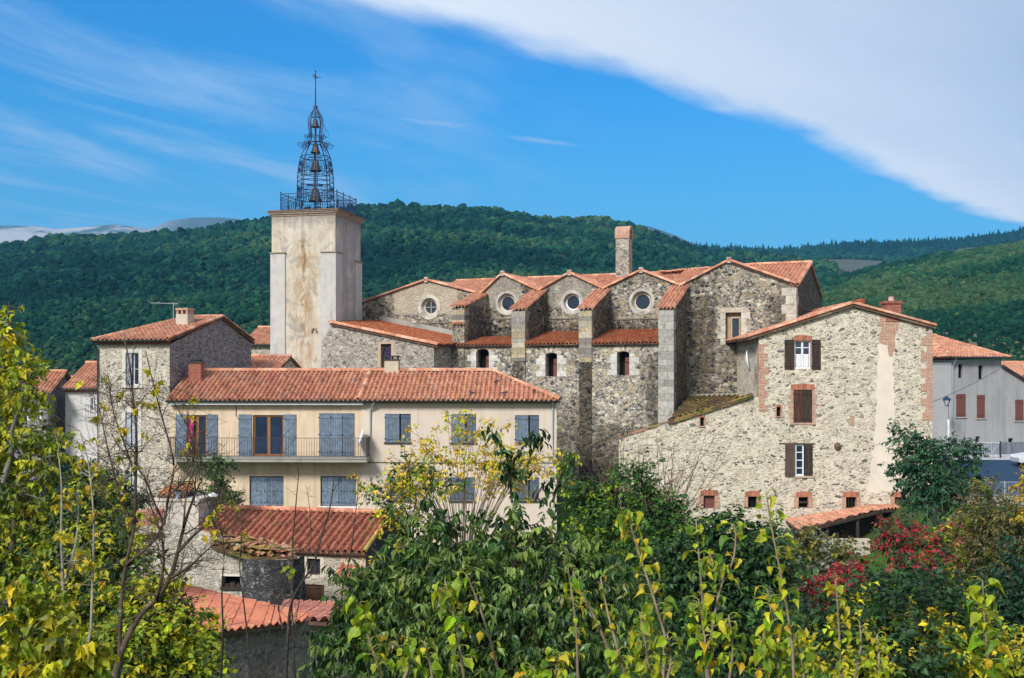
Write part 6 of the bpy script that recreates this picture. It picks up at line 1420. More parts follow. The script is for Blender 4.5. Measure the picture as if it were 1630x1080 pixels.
hm = Hill([(-500, 400), (-100, 396), (0, 395), (60, 386), (100, 381), (200, 379), (300, 371), (400, 355), (430, 349), (500, 338), (580, 331), (640, 330), (700, 333), (780, 336), (850, 348), (900, 353), (960, 350), (1000, 360), (1040, 373), (1080, 387), (1120, 403), (1200, 408), (1280, 416), (1340, 430), (1420, 470), (1700, 540)], 240, 900, 4, 1.0, 9, 3)
hm.mesh('hill', M['hill'], -260, 1600, 150, 70)
forest('hillside_forest', 'dense dark green forest covering the long hill behind the church', hm, 40000, -60, 1330, .06, 1.03, (.0016, .0034), GREEN, 11, keep=lambda x, y, px, r: vnoise(x, y, 22, 9) + r.normal(0, .12, len(x)) > -.40)
hr = Hill([(900, 600), (1150, 520), (1230, 488), (1300, 455), (1400, 428), (1500, 411), (1590, 397), (1630, 391), (1800, 372), (2200, 350)], 170, 620, 4, .95, 6, 21)
M['hill2'] = land_mat('dry_hillside_earth', (.045, .085, .030), (.09, .12, .045), (.16, .13, .085), .2, .02)
hr.mesh('hill', M['hill2'], 1100, 2000, 90, 60)
GREEN2 = np.array([(.008, .050, .028), (.014, .066, .033), (.024, .086, .036), (.042, .106, .040), (.066, .122, .045)])
forest('scrub_forest', 'lighter green scrubby wood with bare patches on the hill at the far end of the street', hr, 22000, 1200, 1700, .05, 1.03, (.0017, .0034), GREEN2, 31, keep=lambda x, y, px, r: vnoise(x, y, 34, 77) + r.normal(0, .14, len(x)) > -.30)
hf = Hill([(950, 386), (1050, 393), (1110, 400), (1150, 403), (1250, 404), (1290, 401), (1340, 395), (1400, 394), (1450, 393), (1500, 391), (1560, 387), (1630, 376), (1800, 360), (2200, 338)], 900, 1900, 60, .85, 10, 41)
M['plateau'] = land_mat('plateau_heath', (.07, .085, .06), (.12, .12, .09), (.025, .06, .035), .06, .008)
hf.mesh('hill', M['plateau'], 900, 2100, 90, 50)
forest('ridge_forest', 'dark conifer wood along the far ridge above the brown heath', hf, 9500, 1040, 1720, .78, 1.02, (2.4, 4.2), GREEN[:3], 51, 2, tall=1.7, cone=.6)
forest('heath_scrub', 'scattered dark scrub on the brown heath below the far ridge', hf, 4500, 1060, 1600, .5, .85, (1.8, 4.2), GREEN[:4], 52, 1, keep=lambda x, y, px, r: vnoise(x, y, 120, 5) + r.normal(0, .15, len(x)) > -.08)
M['far'] = land_mat('distant_mountain', (.05, .08, .06), (.07, .10, .07), (.09, .10, .08), .01, .002)
Hill([(600, 420), (900, 376), (1000, 362), (1030, 356), (1070, 370), (1110, 388), (1200, 406), (1400, 430)], 3000, 4200, 60, .9, 20, 61, back=1.3).mesh('mountain', M['far'], 700, 1300, 60, 24)
m, nt, b = mat_base('limestone_mountain', .95, .1); tcx = nd(nt, 'ShaderNodeTexCoord').outputs['Object']; sp = nd(nt, 'ShaderNodeSeparateXYZ', {0: tcx})
nz_ = noise(nt, mapping(nt, tcx, (1, 1, 2.5)), .0035, 7, .7); c = ramp(nt, noise(nt, tcx, .01, 6, .7), [(.3, (.06, .085, .06)), (.7, (.10, .12, .08))])
c = mixc(nt, mth(nt, 'MULTIPLY', sstep(nt, nz_, .40, .50), sstep(nt, sp.outputs[0], -1500, -1950)), c, (.50, .46, .43)); nt.links.new(c, b.inputs['Base Color'])
Hill([(-300, 365), (0, 358), (60, 359), (90, 364), (130, 361), (180, 356), (215, 360), (240, 364), (270, 350), (310, 345), (350, 345), (395, 349), (450, 352), (600, 372), (800, 400)], 3600, 5200, 120, .8, 60, 71, back=1.09).mesh('mountain', m, -300, 800, 140, 40)
# ================================================================ plants
def norm(a): return a / (np.linalg.norm(a, axis=-1, keepdims=True) + 1e-9)
T_OVAL = (np.array([(0, 0, 0), (-.30, .42, .07), (0, .45, 0), (.30, .42, .07), (0, 1, -.10)]), np.array([(0, 2, 1), (1, 2, 4), (0, 3, 2), (3, 4, 2)]))
T_LONG = (np.array([(0, 0, 0), (-.17, .32, .05), (-.16, .62, .04), (0, .35, 0), (0, .65, -.03), (.17, .32, .05), (.16, .62, .04), (0, 1, -.14)]), np.array([(0, 3, 1), (1, 3, 4), (1, 4, 2), (2, 4, 7), (0, 5, 3), (3, 5, 6), (3, 6, 4), (4, 6, 7)]))
_h = [(.0, .0, 0), (.20, -.05, .07), (.36, .10, .13), (.40, .34, .15), (.30, .60, .09), (.15, .84, -.08), (0, 1.08, -.26), (0, .28, 0), (0, .62, -.06)]
T_HEART = (np.array(_h + [(-x, y, z) for x, y, z in _h[1:6]]), np.array([(0, 1, 2), (0, 2, 7), (2, 3, 7), (7, 3, 8), (3, 4, 8), (8, 4, 5), (8, 5, 6), (0, 10, 9), (0, 7, 10), (10, 7, 11), (7, 8, 11), (11, 8, 12), (8, 13, 12), (8, 6, 13)]))
def leaves(geo, pos, d, size, tmpl, col, up=None, r=RNG, roll=.9):
    pos = np.asarray(pos, float); n = len(pos)
    if n == 0: return
    V, F = tmpl; y = norm(np.asarray(d, float)); u = np.tile((0, 0, 1.0), (n, 1)) if up is None else up
    u = u + r.normal(0, roll * .5, (n, 3)); x = norm(np.cross(y, u)); z = np.cross(x, y)
    s = np.asarray(size, float).reshape(-1, 1, 1) * np.ones((n, 1, 1)); wj = r.uniform(.8, 1.2, (n, 1, 1)); bend = r.uniform(.4, 2.8, (n, 1, 1))
    W = pos[:, None] + s * (V[None, :, :1] * wj * x[:, None] + V[None, :, 1:2] * y[:, None] + V[None, :, 2:] * bend * z[:, None])
    nv = len(V)
    C_ = np.repeat(np.asarray(col), nv, 0).reshape(n, nv, 3)
    if nv > 12:         # broad leaves: wavy blades, some turning yellow from the margin
        W = W + s * r.normal(0, .045, W.shape)
        edge = np.array([0, .6, 1, 1, 1, .9, 1, 0, 0, .6, 1, 1, 1, .9])[None, :, None] * (r.random((n, 1, 1)) < .55) * r.uniform(.2, .9, (n, 1, 1)) * r.uniform(.3, 1, (n, nv, 1))
        C_ = C_ * (1 - edge) + np.array((.50, .42, .035)) * edge; br = (r.random((n, nv, 1)) < .07) * .8; C_ = C_ * (1 - br) + np.array((.16, .07, .02)) * br
    geo.add(W.reshape(-1, 3), (F[None] + (np.arange(n) * nv)[:, None, None]).reshape(-1, 3), C_.reshape(-1, 3))
def pick(pal, n, r, jit=.2, w=None):
    pal = np.asarray(pal); return pal[r.choice(len(pal), n, p=w)] * r.uniform(1 - jit, 1 + jit, (n, 1)) * (1 + r.normal(0, .06, (n, 3)))
def wig(p0, p1, n, amp, r, sag=0.0):
    t = np.linspace(0, 1, n)[:, None]; p = np.asarray(p0) * (1 - t) + np.asarray(p1) * t
    L = np.linalg.norm(np.asarray(p1) - np.asarray(p0)); o = np.cumsum(r.normal(0, 1, (n, 3)), 0); o -= o[0]; o = o - t * o[-1]
    p = p + o * amp * L / max(1, n) ** .5; p[:, 2] -= sag * L * np.sin(np.pi * t[:, 0]); return p
BARK = {'brown': (.10, .075, .055), 'grey': (.20, .19, .17), 'dark': (.055, .045, .038), 'pale': (.30, .27, .22)}
M['bark'] = colmat('bark', .95, .1, .5, 16, [((.42, .44, .36), 5.0, .56, .70, .75), ((.03, .03, .025), 8.0, .55, .72, .6)], .8)
M['twig'] = colmat('twig_bark', .9, .1, .35, 20, None, .3)
M['leaf'] = leaf_mat('leaf', .22, .55); M['leaf_big'] = leaf_mat('broad_leaf', .30, .5, (.20, .085, .02)); M['leaf_dark'] = leaf_mat('glossy_dark_leaf', .22, .38)
YG = [(.38, .42, .012), (.52, .48, .015), (.24, .33, .012), (.60, .49, .015), (.15, .23, .010)]
YG_DK = [(.055, .105, .010), (.10, .16, .012), (.20, .25, .014), (.36, .35, .015), (.032, .065, .008)]
OLIVE = [(.10, .12, .02), (.16, .17, .025), (.07, .09, .018), (.22, .19, .03)]
DK = [(.016, .050, .016), (.028, .074, .020), (.044, .104, .028), (.080, .155, .040), (.009, .032, .012)]
MID = [(.027, .082, .015), (.045, .12, .018), (.07, .165, .026), (.020, .060, .012), (.12, .22, .03)]
YEL = [(.62, .44, .02), (.70, .52, .04), (.52, .42, .03), (.58, .34, .015)]
RED = [(.40, .012, .03), (.52, .03, .07), (.30, .02, .02), (.36, .10, .05), (.45, .05, .10)]
BRN = [(.12, .085, .04), (.16, .12, .05), (.09, .075, .035), (.20, .15, .05)]
def lump(px, py, Y, rx, ry, dz=None):
    c = P(px, py, Y); s = Y / FPX; return (c, np.array((rx * s, dz if dz else (rx + ry) * .5 * s, ry * s)))
def plant(name, label, cat, base, lumps, leaf_px, n, tmpl, pal, mat='leaf', trunk=.10, bark='brown', per=7, droop=.2, twl=2.6, group=None, seed=1, w=None, shell=.45, limbs=True, twigs=160, trunk_name='trunk', crown_name='crown', palf=None, twig_r=.008, updir=.35, topper=None):
    r = np.random.default_rng(seed); bx, by = base; o3 = np.array((bx, by, float(gz(bx, by))))
    t = thing(name, label, cat, None, tuple(o3), 0, group)
    Yc = np.mean([c[1] for c, _ in lumps]); ls = leaf_px * Yc / FPX
    ar = np.array([(q[0] * q[2] + q[0] * q[1] + q[1] * q[2]) for _, q in lumps]); ar = ar / ar.sum()
    ns = np.maximum(1, (ar * n / per).astype(int)); g = Geo(); tw = Geo(); tr = Geo(); bc = np.array(BARK[bark])
    top = max(lumps, key=lambda l: l[0][2] + l[1][2]); mid = np.average([c for c, _ in lumps], axis=0, weights=ar)
    zc = min(mid[2], top[0][2]); fork = np.array((bx * .35 + mid[0] * .65, by * .35 + mid[1] * .65, o3[2] + .55 * (zc - o3[2])))
    if trunk:
        tp = wig(o3 - (0, 0, .2), fork, 9, .06, r); tr.tube(tp - o3, np.linspace(trunk, trunk * .62, 9), 9, bc)
    for li, ((c, q), k) in enumerate(zip(lumps, ns)):
        if limbs and trunk:
            lp_ = wig(fork, c, 9, .09, r, -.04); tr.tube(lp_ - o3, np.linspace(trunk * .55, trunk * .14 + .004, 9), 6, bc * r.uniform(.8, 1.2))
        d = norm(r.normal(size=(k, 3))); rad = r.random(k) ** shell; p = c + d * q * rad[:, None]
        ax = norm(d + np.array((0, 0, updir)) + r.normal(0, .45, (k, 3))); L = ls * twl * r.uniform(.6, 1.3, k)
        s = np.tile(np.linspace(.1, 1, per), k); K = np.repeat(np.arange(k), per)
        side = norm(np.cross(ax[K], r.normal(size=(k * per, 3))))
        pos = p[K] + ax[K] * (s * L[K])[:, None] - np.array((0, 0, 1)) * (droop * s ** 2 * L[K] * .5)[:, None]
        dd = norm(ax[K] * .55 + side * .8 - np.array((0, 0, droop * 1.6)))
        cp = pick(palf(p)[0] if False else pal, k, r, .18, w)
        if palf is not None: cp = palf(p, r)
        col = cp[K] * r.uniform(.8, 1.2, (k * per, 1))
        leaves(g, pos - o3, dd, ls * r.uniform(.65, 1.25, k * per), tmpl, np.clip(col, 0, .9), r=r)
        kk = min(k, int(twigs * ar[li]) + 1)
        for j in r.choice(k, kk, replace=False):
            st = c + (p[j] - c) * r.uniform(.0, .4); e = p[j] + ax[j] * L[j]
            tw.tube(wig(st, e, 6, .08, r) - o3, np.linspace(twig_r * 1.6, twig_r * .4, 6), 4, bc * r.uniform(.7, 1.3), caps=False)
    if topper: topper(g, tw, o3, r, ls)
    if tr.n: to = tr.build(trunk_name, M['bark'], t, True)
    if tw.n: tw.build('branch', M['twig'], t, True)
    g.build(crown_name, M[mat], t); return t
XY = lambda px, Y: ((px - CX) / FPX * Y, Y)

# tall yellow green tree at the picture's edge
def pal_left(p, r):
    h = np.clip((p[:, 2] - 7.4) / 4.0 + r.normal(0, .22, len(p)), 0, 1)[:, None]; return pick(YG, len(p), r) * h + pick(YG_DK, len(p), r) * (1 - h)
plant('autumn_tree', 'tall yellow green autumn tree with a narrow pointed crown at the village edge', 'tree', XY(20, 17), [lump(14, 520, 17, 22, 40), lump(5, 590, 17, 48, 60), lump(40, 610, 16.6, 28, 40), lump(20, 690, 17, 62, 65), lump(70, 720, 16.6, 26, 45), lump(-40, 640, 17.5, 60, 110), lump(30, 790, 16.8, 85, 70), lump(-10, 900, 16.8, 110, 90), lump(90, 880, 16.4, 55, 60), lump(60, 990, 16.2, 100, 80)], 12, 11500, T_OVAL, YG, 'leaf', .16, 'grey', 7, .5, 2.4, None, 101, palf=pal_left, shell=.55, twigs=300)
# shrubs low at the left
plant('yellow_shrub', 'yellow green shrub filling the corner below the bare branched tree', 'shrub', XY(270, 13), [lump(262, 1020, 13, 72, 54), lump(230, 970, 13.3, 50, 42), lump(205, 1060, 12.6, 95, 60), lump(315, 1078, 12.4, 48, 40), lump(262, 950, 13.4, 26, 30), lump(310, 1000, 13, 22, 30)], 12, 8000, T_OVAL, YG_DK + YG[:3], 'leaf', .05, 'brown', 7, .3, 2.4, 'shrubs at the foot of the slope', 102, trunk_name='stem', crown_name='foliage')
plant('yellow_shrub', 'shrub with broad bright yellow leaves at the very bottom corner', 'shrub', XY(60, 7.5), [lump(40, 1010, 7.6, 60, 70), lump(110, 1050, 7.4, 50, 50), lump(20, 1080, 7.3, 70, 40)], 17, 1200, T_HEART, YG_DK[1:] + YG + YG_DK[1:3], 'leaf_big', .02, 'brown', 6, .6, 2.2, 'shrubs at the foot of the slope', 103, limbs=False, twigs=12, trunk_name='stem', crown_name='foliage')
plant('green_shrub', 'mixed green and yellow shrub between autumn tree and bare branches', 'shrub', XY(150, 15), [lump(150, 800, 16, 36, 50), lump(120, 880, 15.5, 60, 60), lump(180, 900, 15, 50, 70), lump(120, 980, 15, 80, 60)], 12, 5200, T_OVAL, YG_DK + DK[:2] + YG[:2], 'leaf', .06, 'dark', 7, .35, 2.6, 'shrubs at the foot of the slope', 104, trunk_name='stem', crown_name='foliage')
plant('dark_shrub', 'dark bushy evergreen in front of the white house', 'shrub', XY(110, 46), [lump(105, 760, 46, 36, 38), lump(135, 790, 45, 36, 34), lump(80, 800, 45, 34, 34), lump(150, 830, 44, 40, 34)], 7, 6500, T_OVAL, [(.012, .04, .03), (.02, .06, .04), (.03, .075, .045)], 'leaf', .1, 'dark', 7, .2, 2.2, None, 105, trunk_name='stem', crown_name='foliage')
plant('dark_shrub', 'dark green bush below the lowest window of the stone house', 'shrub', XY(186, 30), [lump(176, 775, 30, 14, 26), lump(190, 800, 30, 18, 24), lump(180, 840, 29.5, 26, 30)], 9, 1500, T_OVAL, DK + MID[:1], 'leaf', .06, 'dark', 7, .2, 2.2, None, 106, trunk_name='stem', crown_name='foliage')
# pale slender stems with autumn leaves
def px_path(pts, Y, r, wob=.15, n=4):
    pts = np.array(pts, float); t = np.linspace(0, len(pts) - 1, (len(pts) - 1) * n + 1); px = np.interp(t, range(len(pts)), pts[:, 0]); py = np.interp(t, range(len(pts)), pts[:, 1])
    k = np.ones(3) / 3; sm = lambda a: np.concatenate([[a[0]], np.convolve(a, k, 'valid'), [a[-1]]]); px = sm(sm(px)); py = sm(sm(py))
    yy = Y + np.cumsum(r.normal(0, wob / 4, len(t))); return np.array([P(a, b, c) for a, b, c in zip(px, py, yy)])
def bare_tree(name, label, base, mains, Y, seed, leaf_n, leaf_px, pal, tw_n=14, bark='brown', tmpl=T_HEART, cat='tree', tip=None, depth=2, grp=None, tw_len=(.06, .16), thin=1.0, one=False):
    r = np.random.default_rng(seed); o3 = np.array((*base, float(gz(*base)))); t = thing(name, label, cat, None, tuple(o3), 0, grp); bc = np.array(BARK[bark]); tips = []; mains = [(a_, b_ * thin) for a_, b_ in mains]
    tr = Geo(); tw = tr if one else Geo(); s = Y / FPX
    first = px_path(mains[0][0], Y, r)[0]
    tr.tube(wig(o3 - (0, 0, .2), first, 8, .04, r) - o3, np.linspace(mains[0][1] * s * .75, mains[0][1] * s * .5, 8), 9, bc)
    def sub(path, rad, lev):
        L = np.linalg.norm(path[-1] - path[0]); k = max(2, int(tw_n * (1 if lev == 0 else .35)))
        for _ in range(k):
            f = r.uniform(.12, .98); i = min(int(f * (len(path) - 1)), len(path) - 2); p0 = path[i]; tan = norm(path[i + 1] - path[i])
            d = norm(tan * .8 + r.normal(0, .75, 3) + np.array((0, 0, .25))); l = r.uniform(*tw_len) * (1 if lev == 0 else .55) * Y * (.5 + .5 * (1 - f) + .2); e = p0 + d * l
            pt = wig(p0, e, 6, .10, r); r0 = max(.0022, rad * (.38 if lev == 0 else .5)); tw.tube(pt - o3, np.linspace(r0, r0 * .35, 6), 5 if lev == 0 else 4, bc * r.uniform(.75, 1.25), caps=False); tips.append(pt)
            if lev + 1 < depth: sub(pt, r0, lev + 1)
    for mi_, (pts, rp) in enumerate(mains):
        path = px_path(pts, Y, r)
        if mi_ and (pts[0][1] > 1040 or pts[0][1] in (860, 870, 1000)): path = np.concatenate([wig(o3 - (0, 0, .2), path[0], 8, .03, r)[:-1], path])
        rad = np.linspace(rp * s * .5, max(.0025, rp * s * .14), len(path)); tr.tube(path - o3, rad, 8, bc * r.uniform(.85, 1.15)); sub(path, rp * s * .35, 0); tips.append(path)
    g = Geo(); ps, ds = [], []
    for _ in range(leaf_n // 3):
        pt = tips[r.integers(len(tips))]; i = r.integers(len(pt) // 2, len(pt)); ps += [pt[i] + r.normal(0, .01, 3) for _ in range(3)]; ds += [norm(r.normal(0, .7, 3) + np.array((0, 0, -.7))) for _ in range(3)]
    leaves(g, np.array(ps) - o3, np.array(ds), leaf_px * s * r.uniform(.6, 1.2, len(ps)), tmpl, pick(pal, len(ps), r), r=r)
    tr.build('trunk', M['bark'], t, True); (None if one else tw.build('branch', M['twig'], t, True)); g.build('crown', M['leaf_big'], t); return t
bare_tree('bare_tree', 'nearly bare tree with lichened curving trunk and a few yellow leaves', XY(190, 10), [
    ([(178, 1100), (190, 1045), (205, 1010), (225, 975), (250, 955), (272, 920), (283, 880), (292, 840), (305, 800), (318, 770)], 19),
    ([(283, 880), (310, 850), (330, 835), (350, 800), (346, 770)], 9), ([(272, 920), (300, 905), (325, 880), (345, 862)], 8),
    ([(190, 1045), (192, 960), (200, 900), (215, 840), (216, 760), (218, 690), (212, 640), (208, 585), (196, 530)], 13),
    ([(200, 900), (240, 868), (262, 835), (268, 790), (280, 740), (262, 680), (246, 620), (232, 560)], 9),
    ([(215, 840), (190, 790), (178, 740), (166, 690), (158, 650)], 7), ([(216, 760), (196, 700), (180, 660), (172, 600)], 6), ([(262, 835), (245, 800), (232, 760), (196, 720), (176, 690)], 7),
    ([(268, 790), (300, 760), (312, 720), (300, 680), (276, 640), (258, 610)], 6), ([(292, 840), (296, 780), (312, 740), (316, 700)], 6), ([(250, 955), (262, 900), (258, 850), (240, 810), (232, 770)], 9)],
    10, 201, 120, 12, YEL[:3] + YG[:2], 11, 'brown', depth=3, tw_len=(.02, .065), thin=.62)
bare_tree('slender_tree', 'slender pale stemmed sapling holding orange yellow leaves before the autumn tree', XY(98, 11), [([(100, 1100), (99, 1000), (101, 930), (97, 850), (99, 780), (94, 730)], 7), ([(101, 930), (118, 880), (126, 830), (124, 780)], 5), ([(145, 1000), (148, 900), (150, 830), (146, 780), (140, 730), (128, 690)], 6)], 11, 203, 130, 13, YEL + YG, 9, 'pale', depth=2, tw_len=(.015, .05), one=True)
bare_tree('bare_sapling', 'thin dark leafless sapling in front of the nearest orange roof', XY(365, 8.5), [([(350, 1100), (356, 1010), (352, 940), (358, 880), (352, 830)], 4), ([(398, 1100), (395, 1020), (388, 960), (380, 900), (386, 850), (382, 810)], 4), ([(455, 1100), (458, 1010), (462, 960), (478, 930), (500, 900), (510, 860), (526, 810), (532, 760)], 6), ([(452, 1010), (440, 960), (455, 930), (462, 900)], 3), ([(420, 1100), (428, 1000), (440, 960), (432, 920)], 3)], 8.5, 205, 9, 12, YG, 8, 'dark', depth=2, tw_len=(.012, .045), one=True)
bare_tree('bare_sapling', 'thin leafless sapling rising past the blue ground floor shutters', XY(470, 16), [([(466, 860), (470, 815), (473, 780), (476, 750), (474, 736)], 2.5), ([(495, 860), (494, 815), (490, 790), (488, 775)], 2), ([(560, 870), (566, 815), (571, 780), (566, 750)], 2.5)], 16, 207, 3, 8, YG, 7, 'dark', depth=2, tw_len=(.004, .016), one=True)
# climbing plant and terrace bushes by the beige house
plant('climbing_plant', 'leafy green climber hanging on a post below the balcony', 'climber', XY(345, 44.5), [lump(340, 745, 44.5, 14, 16), lump(348, 775, 44.5, 14, 22), lump(355, 740, 44.5, 16, 9), lump(320, 738, 44.5, 18, 6)], 6, 900, T_OVAL, MID, 'leaf', .05, 'dark', 6, .4, 2.5, None, 108, trunk_name='stem', crown_name='foliage')
plant('terrace_bush', 'rounded green bush behind the low house roof under the balcony', 'shrub', XY(355, 47), [lump(335, 795, 47, 20, 14), lump(362, 797, 47, 22, 13)], 6, 1500, T_OVAL, MID + DK[:2], 'leaf', .05, 'dark', 6, .2, 2.3, None, 109, trunk_name='stem', crown_name='foliage')
plant('terrace_bush', 'small dark bush on the terrace beside the orange shelter', 'shrub', XY(226, 46), [lump(228, 798, 46, 14, 10), lump(300, 800, 46, 12, 8)], 5, 700, T_OVAL, DK, 'leaf', .04, 'dark', 6, .2, 2.3, None, 110, trunk_name='stem', crown_name='foliage')
# airy yellow tree in front of the beige house
def yellow_fan():
    r = np.random.default_rng(301); Y = 37.0; base = XY(735, Y); o3 = np.array((*base, float(gz(*base)))); t = thing('yellow_tree', 'airy tree of thin fanned branches tipped with small yellow leaf clusters', 'tree', None, tuple(o3))
    tr = Geo(); tw = Geo(); g = Geo(); bc = np.array((.20, .165, .125)); s = Y / FPX
    for k in range(62):
        a = r.uniform(-1, 1.05); x1 = 738 + a * 165 + r.normal(0, 8); y1 = 655 + 60 * abs(a) ** 1.3 + abs(r.normal(0, 55)) + (50 if a < -.5 else 0); x0 = 735 + a * 20
        path = px_path([(x0, 900), (735 + a * 45, 830), (735 + a * 95 + r.normal(0, 6), (y1 + 760) / 2 + r.normal(0, 8)), (x1, y1)], Y + r.normal(0, 1.0), r, .2); path = path + np.concatenate([np.zeros((1, 3)), np.cumsum(r.normal(0, .018, (len(path) - 1, 3)), 0)])
        tw.tube(path - o3, np.linspace(.019, .005, len(path)), 5, bc * r.uniform(.7, 1.3), caps=False)
        for q in range(6):
            i = r.integers(int(len(path) * .6), len(path)); e = path[i] + norm(r.normal(0, 1, 3) + np.array((a * .4, 0, .4))) * r.uniform(.25, .75); pt = wig(path[i], e, 4, .1, r); tw.tube(pt - o3, np.linspace(.009, .004, 4), 4, bc, caps=False)
            if r.random() < .62:
                n = r.integers(9, 20); c = e + r.normal(0, .10, (n, 3)) * (1.3, 1.3, .7); leaves(g, c - o3, r.normal(0, 1, (n, 3)) + (0, 0, -.3), r.uniform(.10, .20, n), T_OVAL, pick(YEL if r.random() < .75 else YG[:4], n, r), r=r)
    tr.tube([(0, 0, -.2), (.02, 0, 1.0), (0, 0, 900 and float(P(735, 900, Y)[2] - o3[2]))], [.16, .13, .10], 8, BARK['brown']); tr.build('trunk', M['bark'], t, True); tw.build('branch', M['twig'], t, True); g.build('crown', M['leaf'], t)
yellow_fan()
plant('green_sapling', 'bright green leafy sapling among the yellow branches before the beige house', 'tree', XY(690, 33), [lump(650, 745, 33, 30, 20), lump(690, 770, 33, 40, 22), lump(620, 790, 33, 34, 30), lump(640, 830, 33, 40, 30)], 8, 1400, T_OVAL, MID + YEL[:2] + YG[:2], 'leaf', .07, 'brown', 6, .3, 2.8, None, 302)
# the big dark green tree with drooping leaves
def dtop(g, tw, o3, r, ls):
    for pts, nl in (([(815, 800), (812, 760), (806, 720), (790, 694), (772, 680)], 46), ([(812, 770), (818, 730), (840, 705), (852, 680)], 34), ([(840, 705), (856, 700), (870, 694)], 16), ([(806, 740), (800, 735), (792, 745)], 14), ([(818, 760), (830, 750), (846, 735)], 20), ([(880, 800), (890, 760), (905, 735), (912, 725)], 36), ([(850, 800), (862, 775), (872, 765)], 16), ([(700, 830), (690, 800), (672, 790)], 22), ([(650, 850), (636, 825)], 16)):
        path = px_path(pts, 12, r, .1); tw.tube(path - o3, np.linspace(.016, .004, len(path)), 5, (.06, .06, .035), caps=False)
        i = r.integers(1, len(path), nl); p = path[i] + r.normal(0, .045, (nl, 3)); d = norm(r.normal(0, .5, (nl, 3)) + (0, 0, -1.0)); leaves(g, p - o3, d, ls * r.uniform(.8, 1.2, nl), T_LONG, pick(DK, nl, r), r=r)
plant('drooping_tree', 'big dark green tree with long drooping leaves in the middle of the slope', 'tree', XY(790, 12.5), [lump(815, 845, 12.4, 60, 32), lump(700, 850, 12.4, 50, 34), lump(740, 900, 12.2, 110, 56), lump(640, 915, 12.4, 50, 50), lump(875, 885, 12.4, 70, 50), lump(590, 950, 12.3, 60, 60), lump(930, 930, 12.2, 80, 70), lump(700, 980, 11.8, 130, 80), lump(830, 970, 11.8, 130, 80), lump(560, 1030, 12, 70, 70), lump(660, 1070, 11.4, 140, 60), lump(900, 1050, 11.5, 130, 70), lump(960, 980, 12.5, 60, 70)], 17, 16000, T_LONG, [(.034, .082, .018), (.055, .118, .024), (.085, .155, .032), (.13, .205, .042), (.018, .046, .012), (.20, .27, .06)], 'leaf_dark', .15, 'dark', 8, .65, 2.0, None, 303, shell=.95, topper=dtop, updir=.6)
# bushes between the dark tree and the houses
plant('green_bush', 'fresh green bush at the foot of the blackened church wall', 'shrub', XY(935, 32), [lump(925, 795, 32, 34, 26), lump(905, 745, 33, 10, 16), lump(950, 820, 32, 36, 30), lump(985, 778, 32, 18, 34), lump(960, 860, 31, 60, 44), lump(1010, 810, 32, 20, 28)], 8, 4600, T_OVAL, MID + YG[2:3], 'leaf', .10, 'brown', 7, .3, 2.8, 'bushes below the church', 304, trunk_name='stem', crown_name='foliage', shell=.7)
plant('green_bush', 'loose green bush with open twigs below the lean-to annex wall', 'shrub', XY(1060, 31), [lump(1040, 800, 31, 34, 34), lump(1075, 830, 31, 36, 30), lump(1050, 860, 30.5, 60, 40), lump(1020, 760, 31, 14, 30)], 9, 3200, T_OVAL, MID, 'leaf', .08, 'brown', 7, .3, 2.8, 'bushes below the church', 305, trunk_name='stem', crown_name='foliage', shell=.8)
def thicket():
    r = np.random.default_rng(306); Y = 34; base = XY(1030, Y); o3 = np.array((*base, float(gz(*base)))); t = thing('bare_bush', 'tangle of leafless brown stems before the annex wall', 'shrub', None, tuple(o3)); tw = Geo()
    for k in range(75):
        x0 = r.uniform(985, 1075); x1 = x0 + r.normal(0, 42); y1 = r.uniform(682, 790); path = px_path([(1030 + (x0 - 1030) * .2, 905), (x0, 870), (x0 + (x1 - x0) * .3, 820), (x0 + (x1 - x0) * .7, (820 + y1) / 2), (x1, y1)], Y + r.normal(0, .8), r, .2); path[1:] += np.cumsum(r.normal(0, .02, (len(path) - 1, 3)), 0)
        c = np.array((.16, .11, .075)) * r.uniform(.6, 1.3); tw.tube(path - o3, np.linspace(.028, .005, len(path)), 5, c, caps=False)
        for q in range(7):
            i = r.integers(3, len(path)); e = path[i] + norm(r.normal(0, 1, 3) + np.array((0, 0, .6))) * r.uniform(.2, .8); tw.tube(wig(path[i], e, 4, .12, r) - o3, np.linspace(.008, .003, 4), 4, c, caps=False)
    tw.build('branch', M['twig'], t, True)
thicket()
plant('round_bush', 'dense rounded dark green bush below the cellar windows of the gabled house', 'shrub', XY(1160, 21), [lump(1170, 880, 21, 70, 55), lump(1120, 930, 20.8, 80, 70), lump(1215, 920, 20.8, 60, 60), lump(1150, 850, 21.2, 36, 26), lump(1215, 868, 21.2, 26, 26), lump(1160, 1010, 20, 110, 80), lump(1060, 920, 21, 60, 50)], 12, 10500, T_OVAL, MID[:1] + DK[:3] + DK + [(.06, .14, .025)], 'leaf', .12, 'dark', 7, .25, 2.2, None, 307, trunk_name='stem', crown_name='foliage', shell=.5)
plant('olive_bush', 'wispy grey olive bush in front of the open shed', 'shrub', XY(1300, 29), [lump(1285, 880, 29, 50, 36), lump(1335, 895, 29, 45, 34), lump(1265, 920, 28.5, 50, 34), lump(1330, 930, 28.5, 60, 34)], 9, 4200, T_OVAL, OLIVE + [(.16, .17, .13), (.22, .22, .18)], 'leaf', .07, 'grey', 7, .3, 2.6, None, 308, trunk_name='stem', crown_name='foliage', shell=.75)
rg_ = 'red autumn shrubs on the slope'
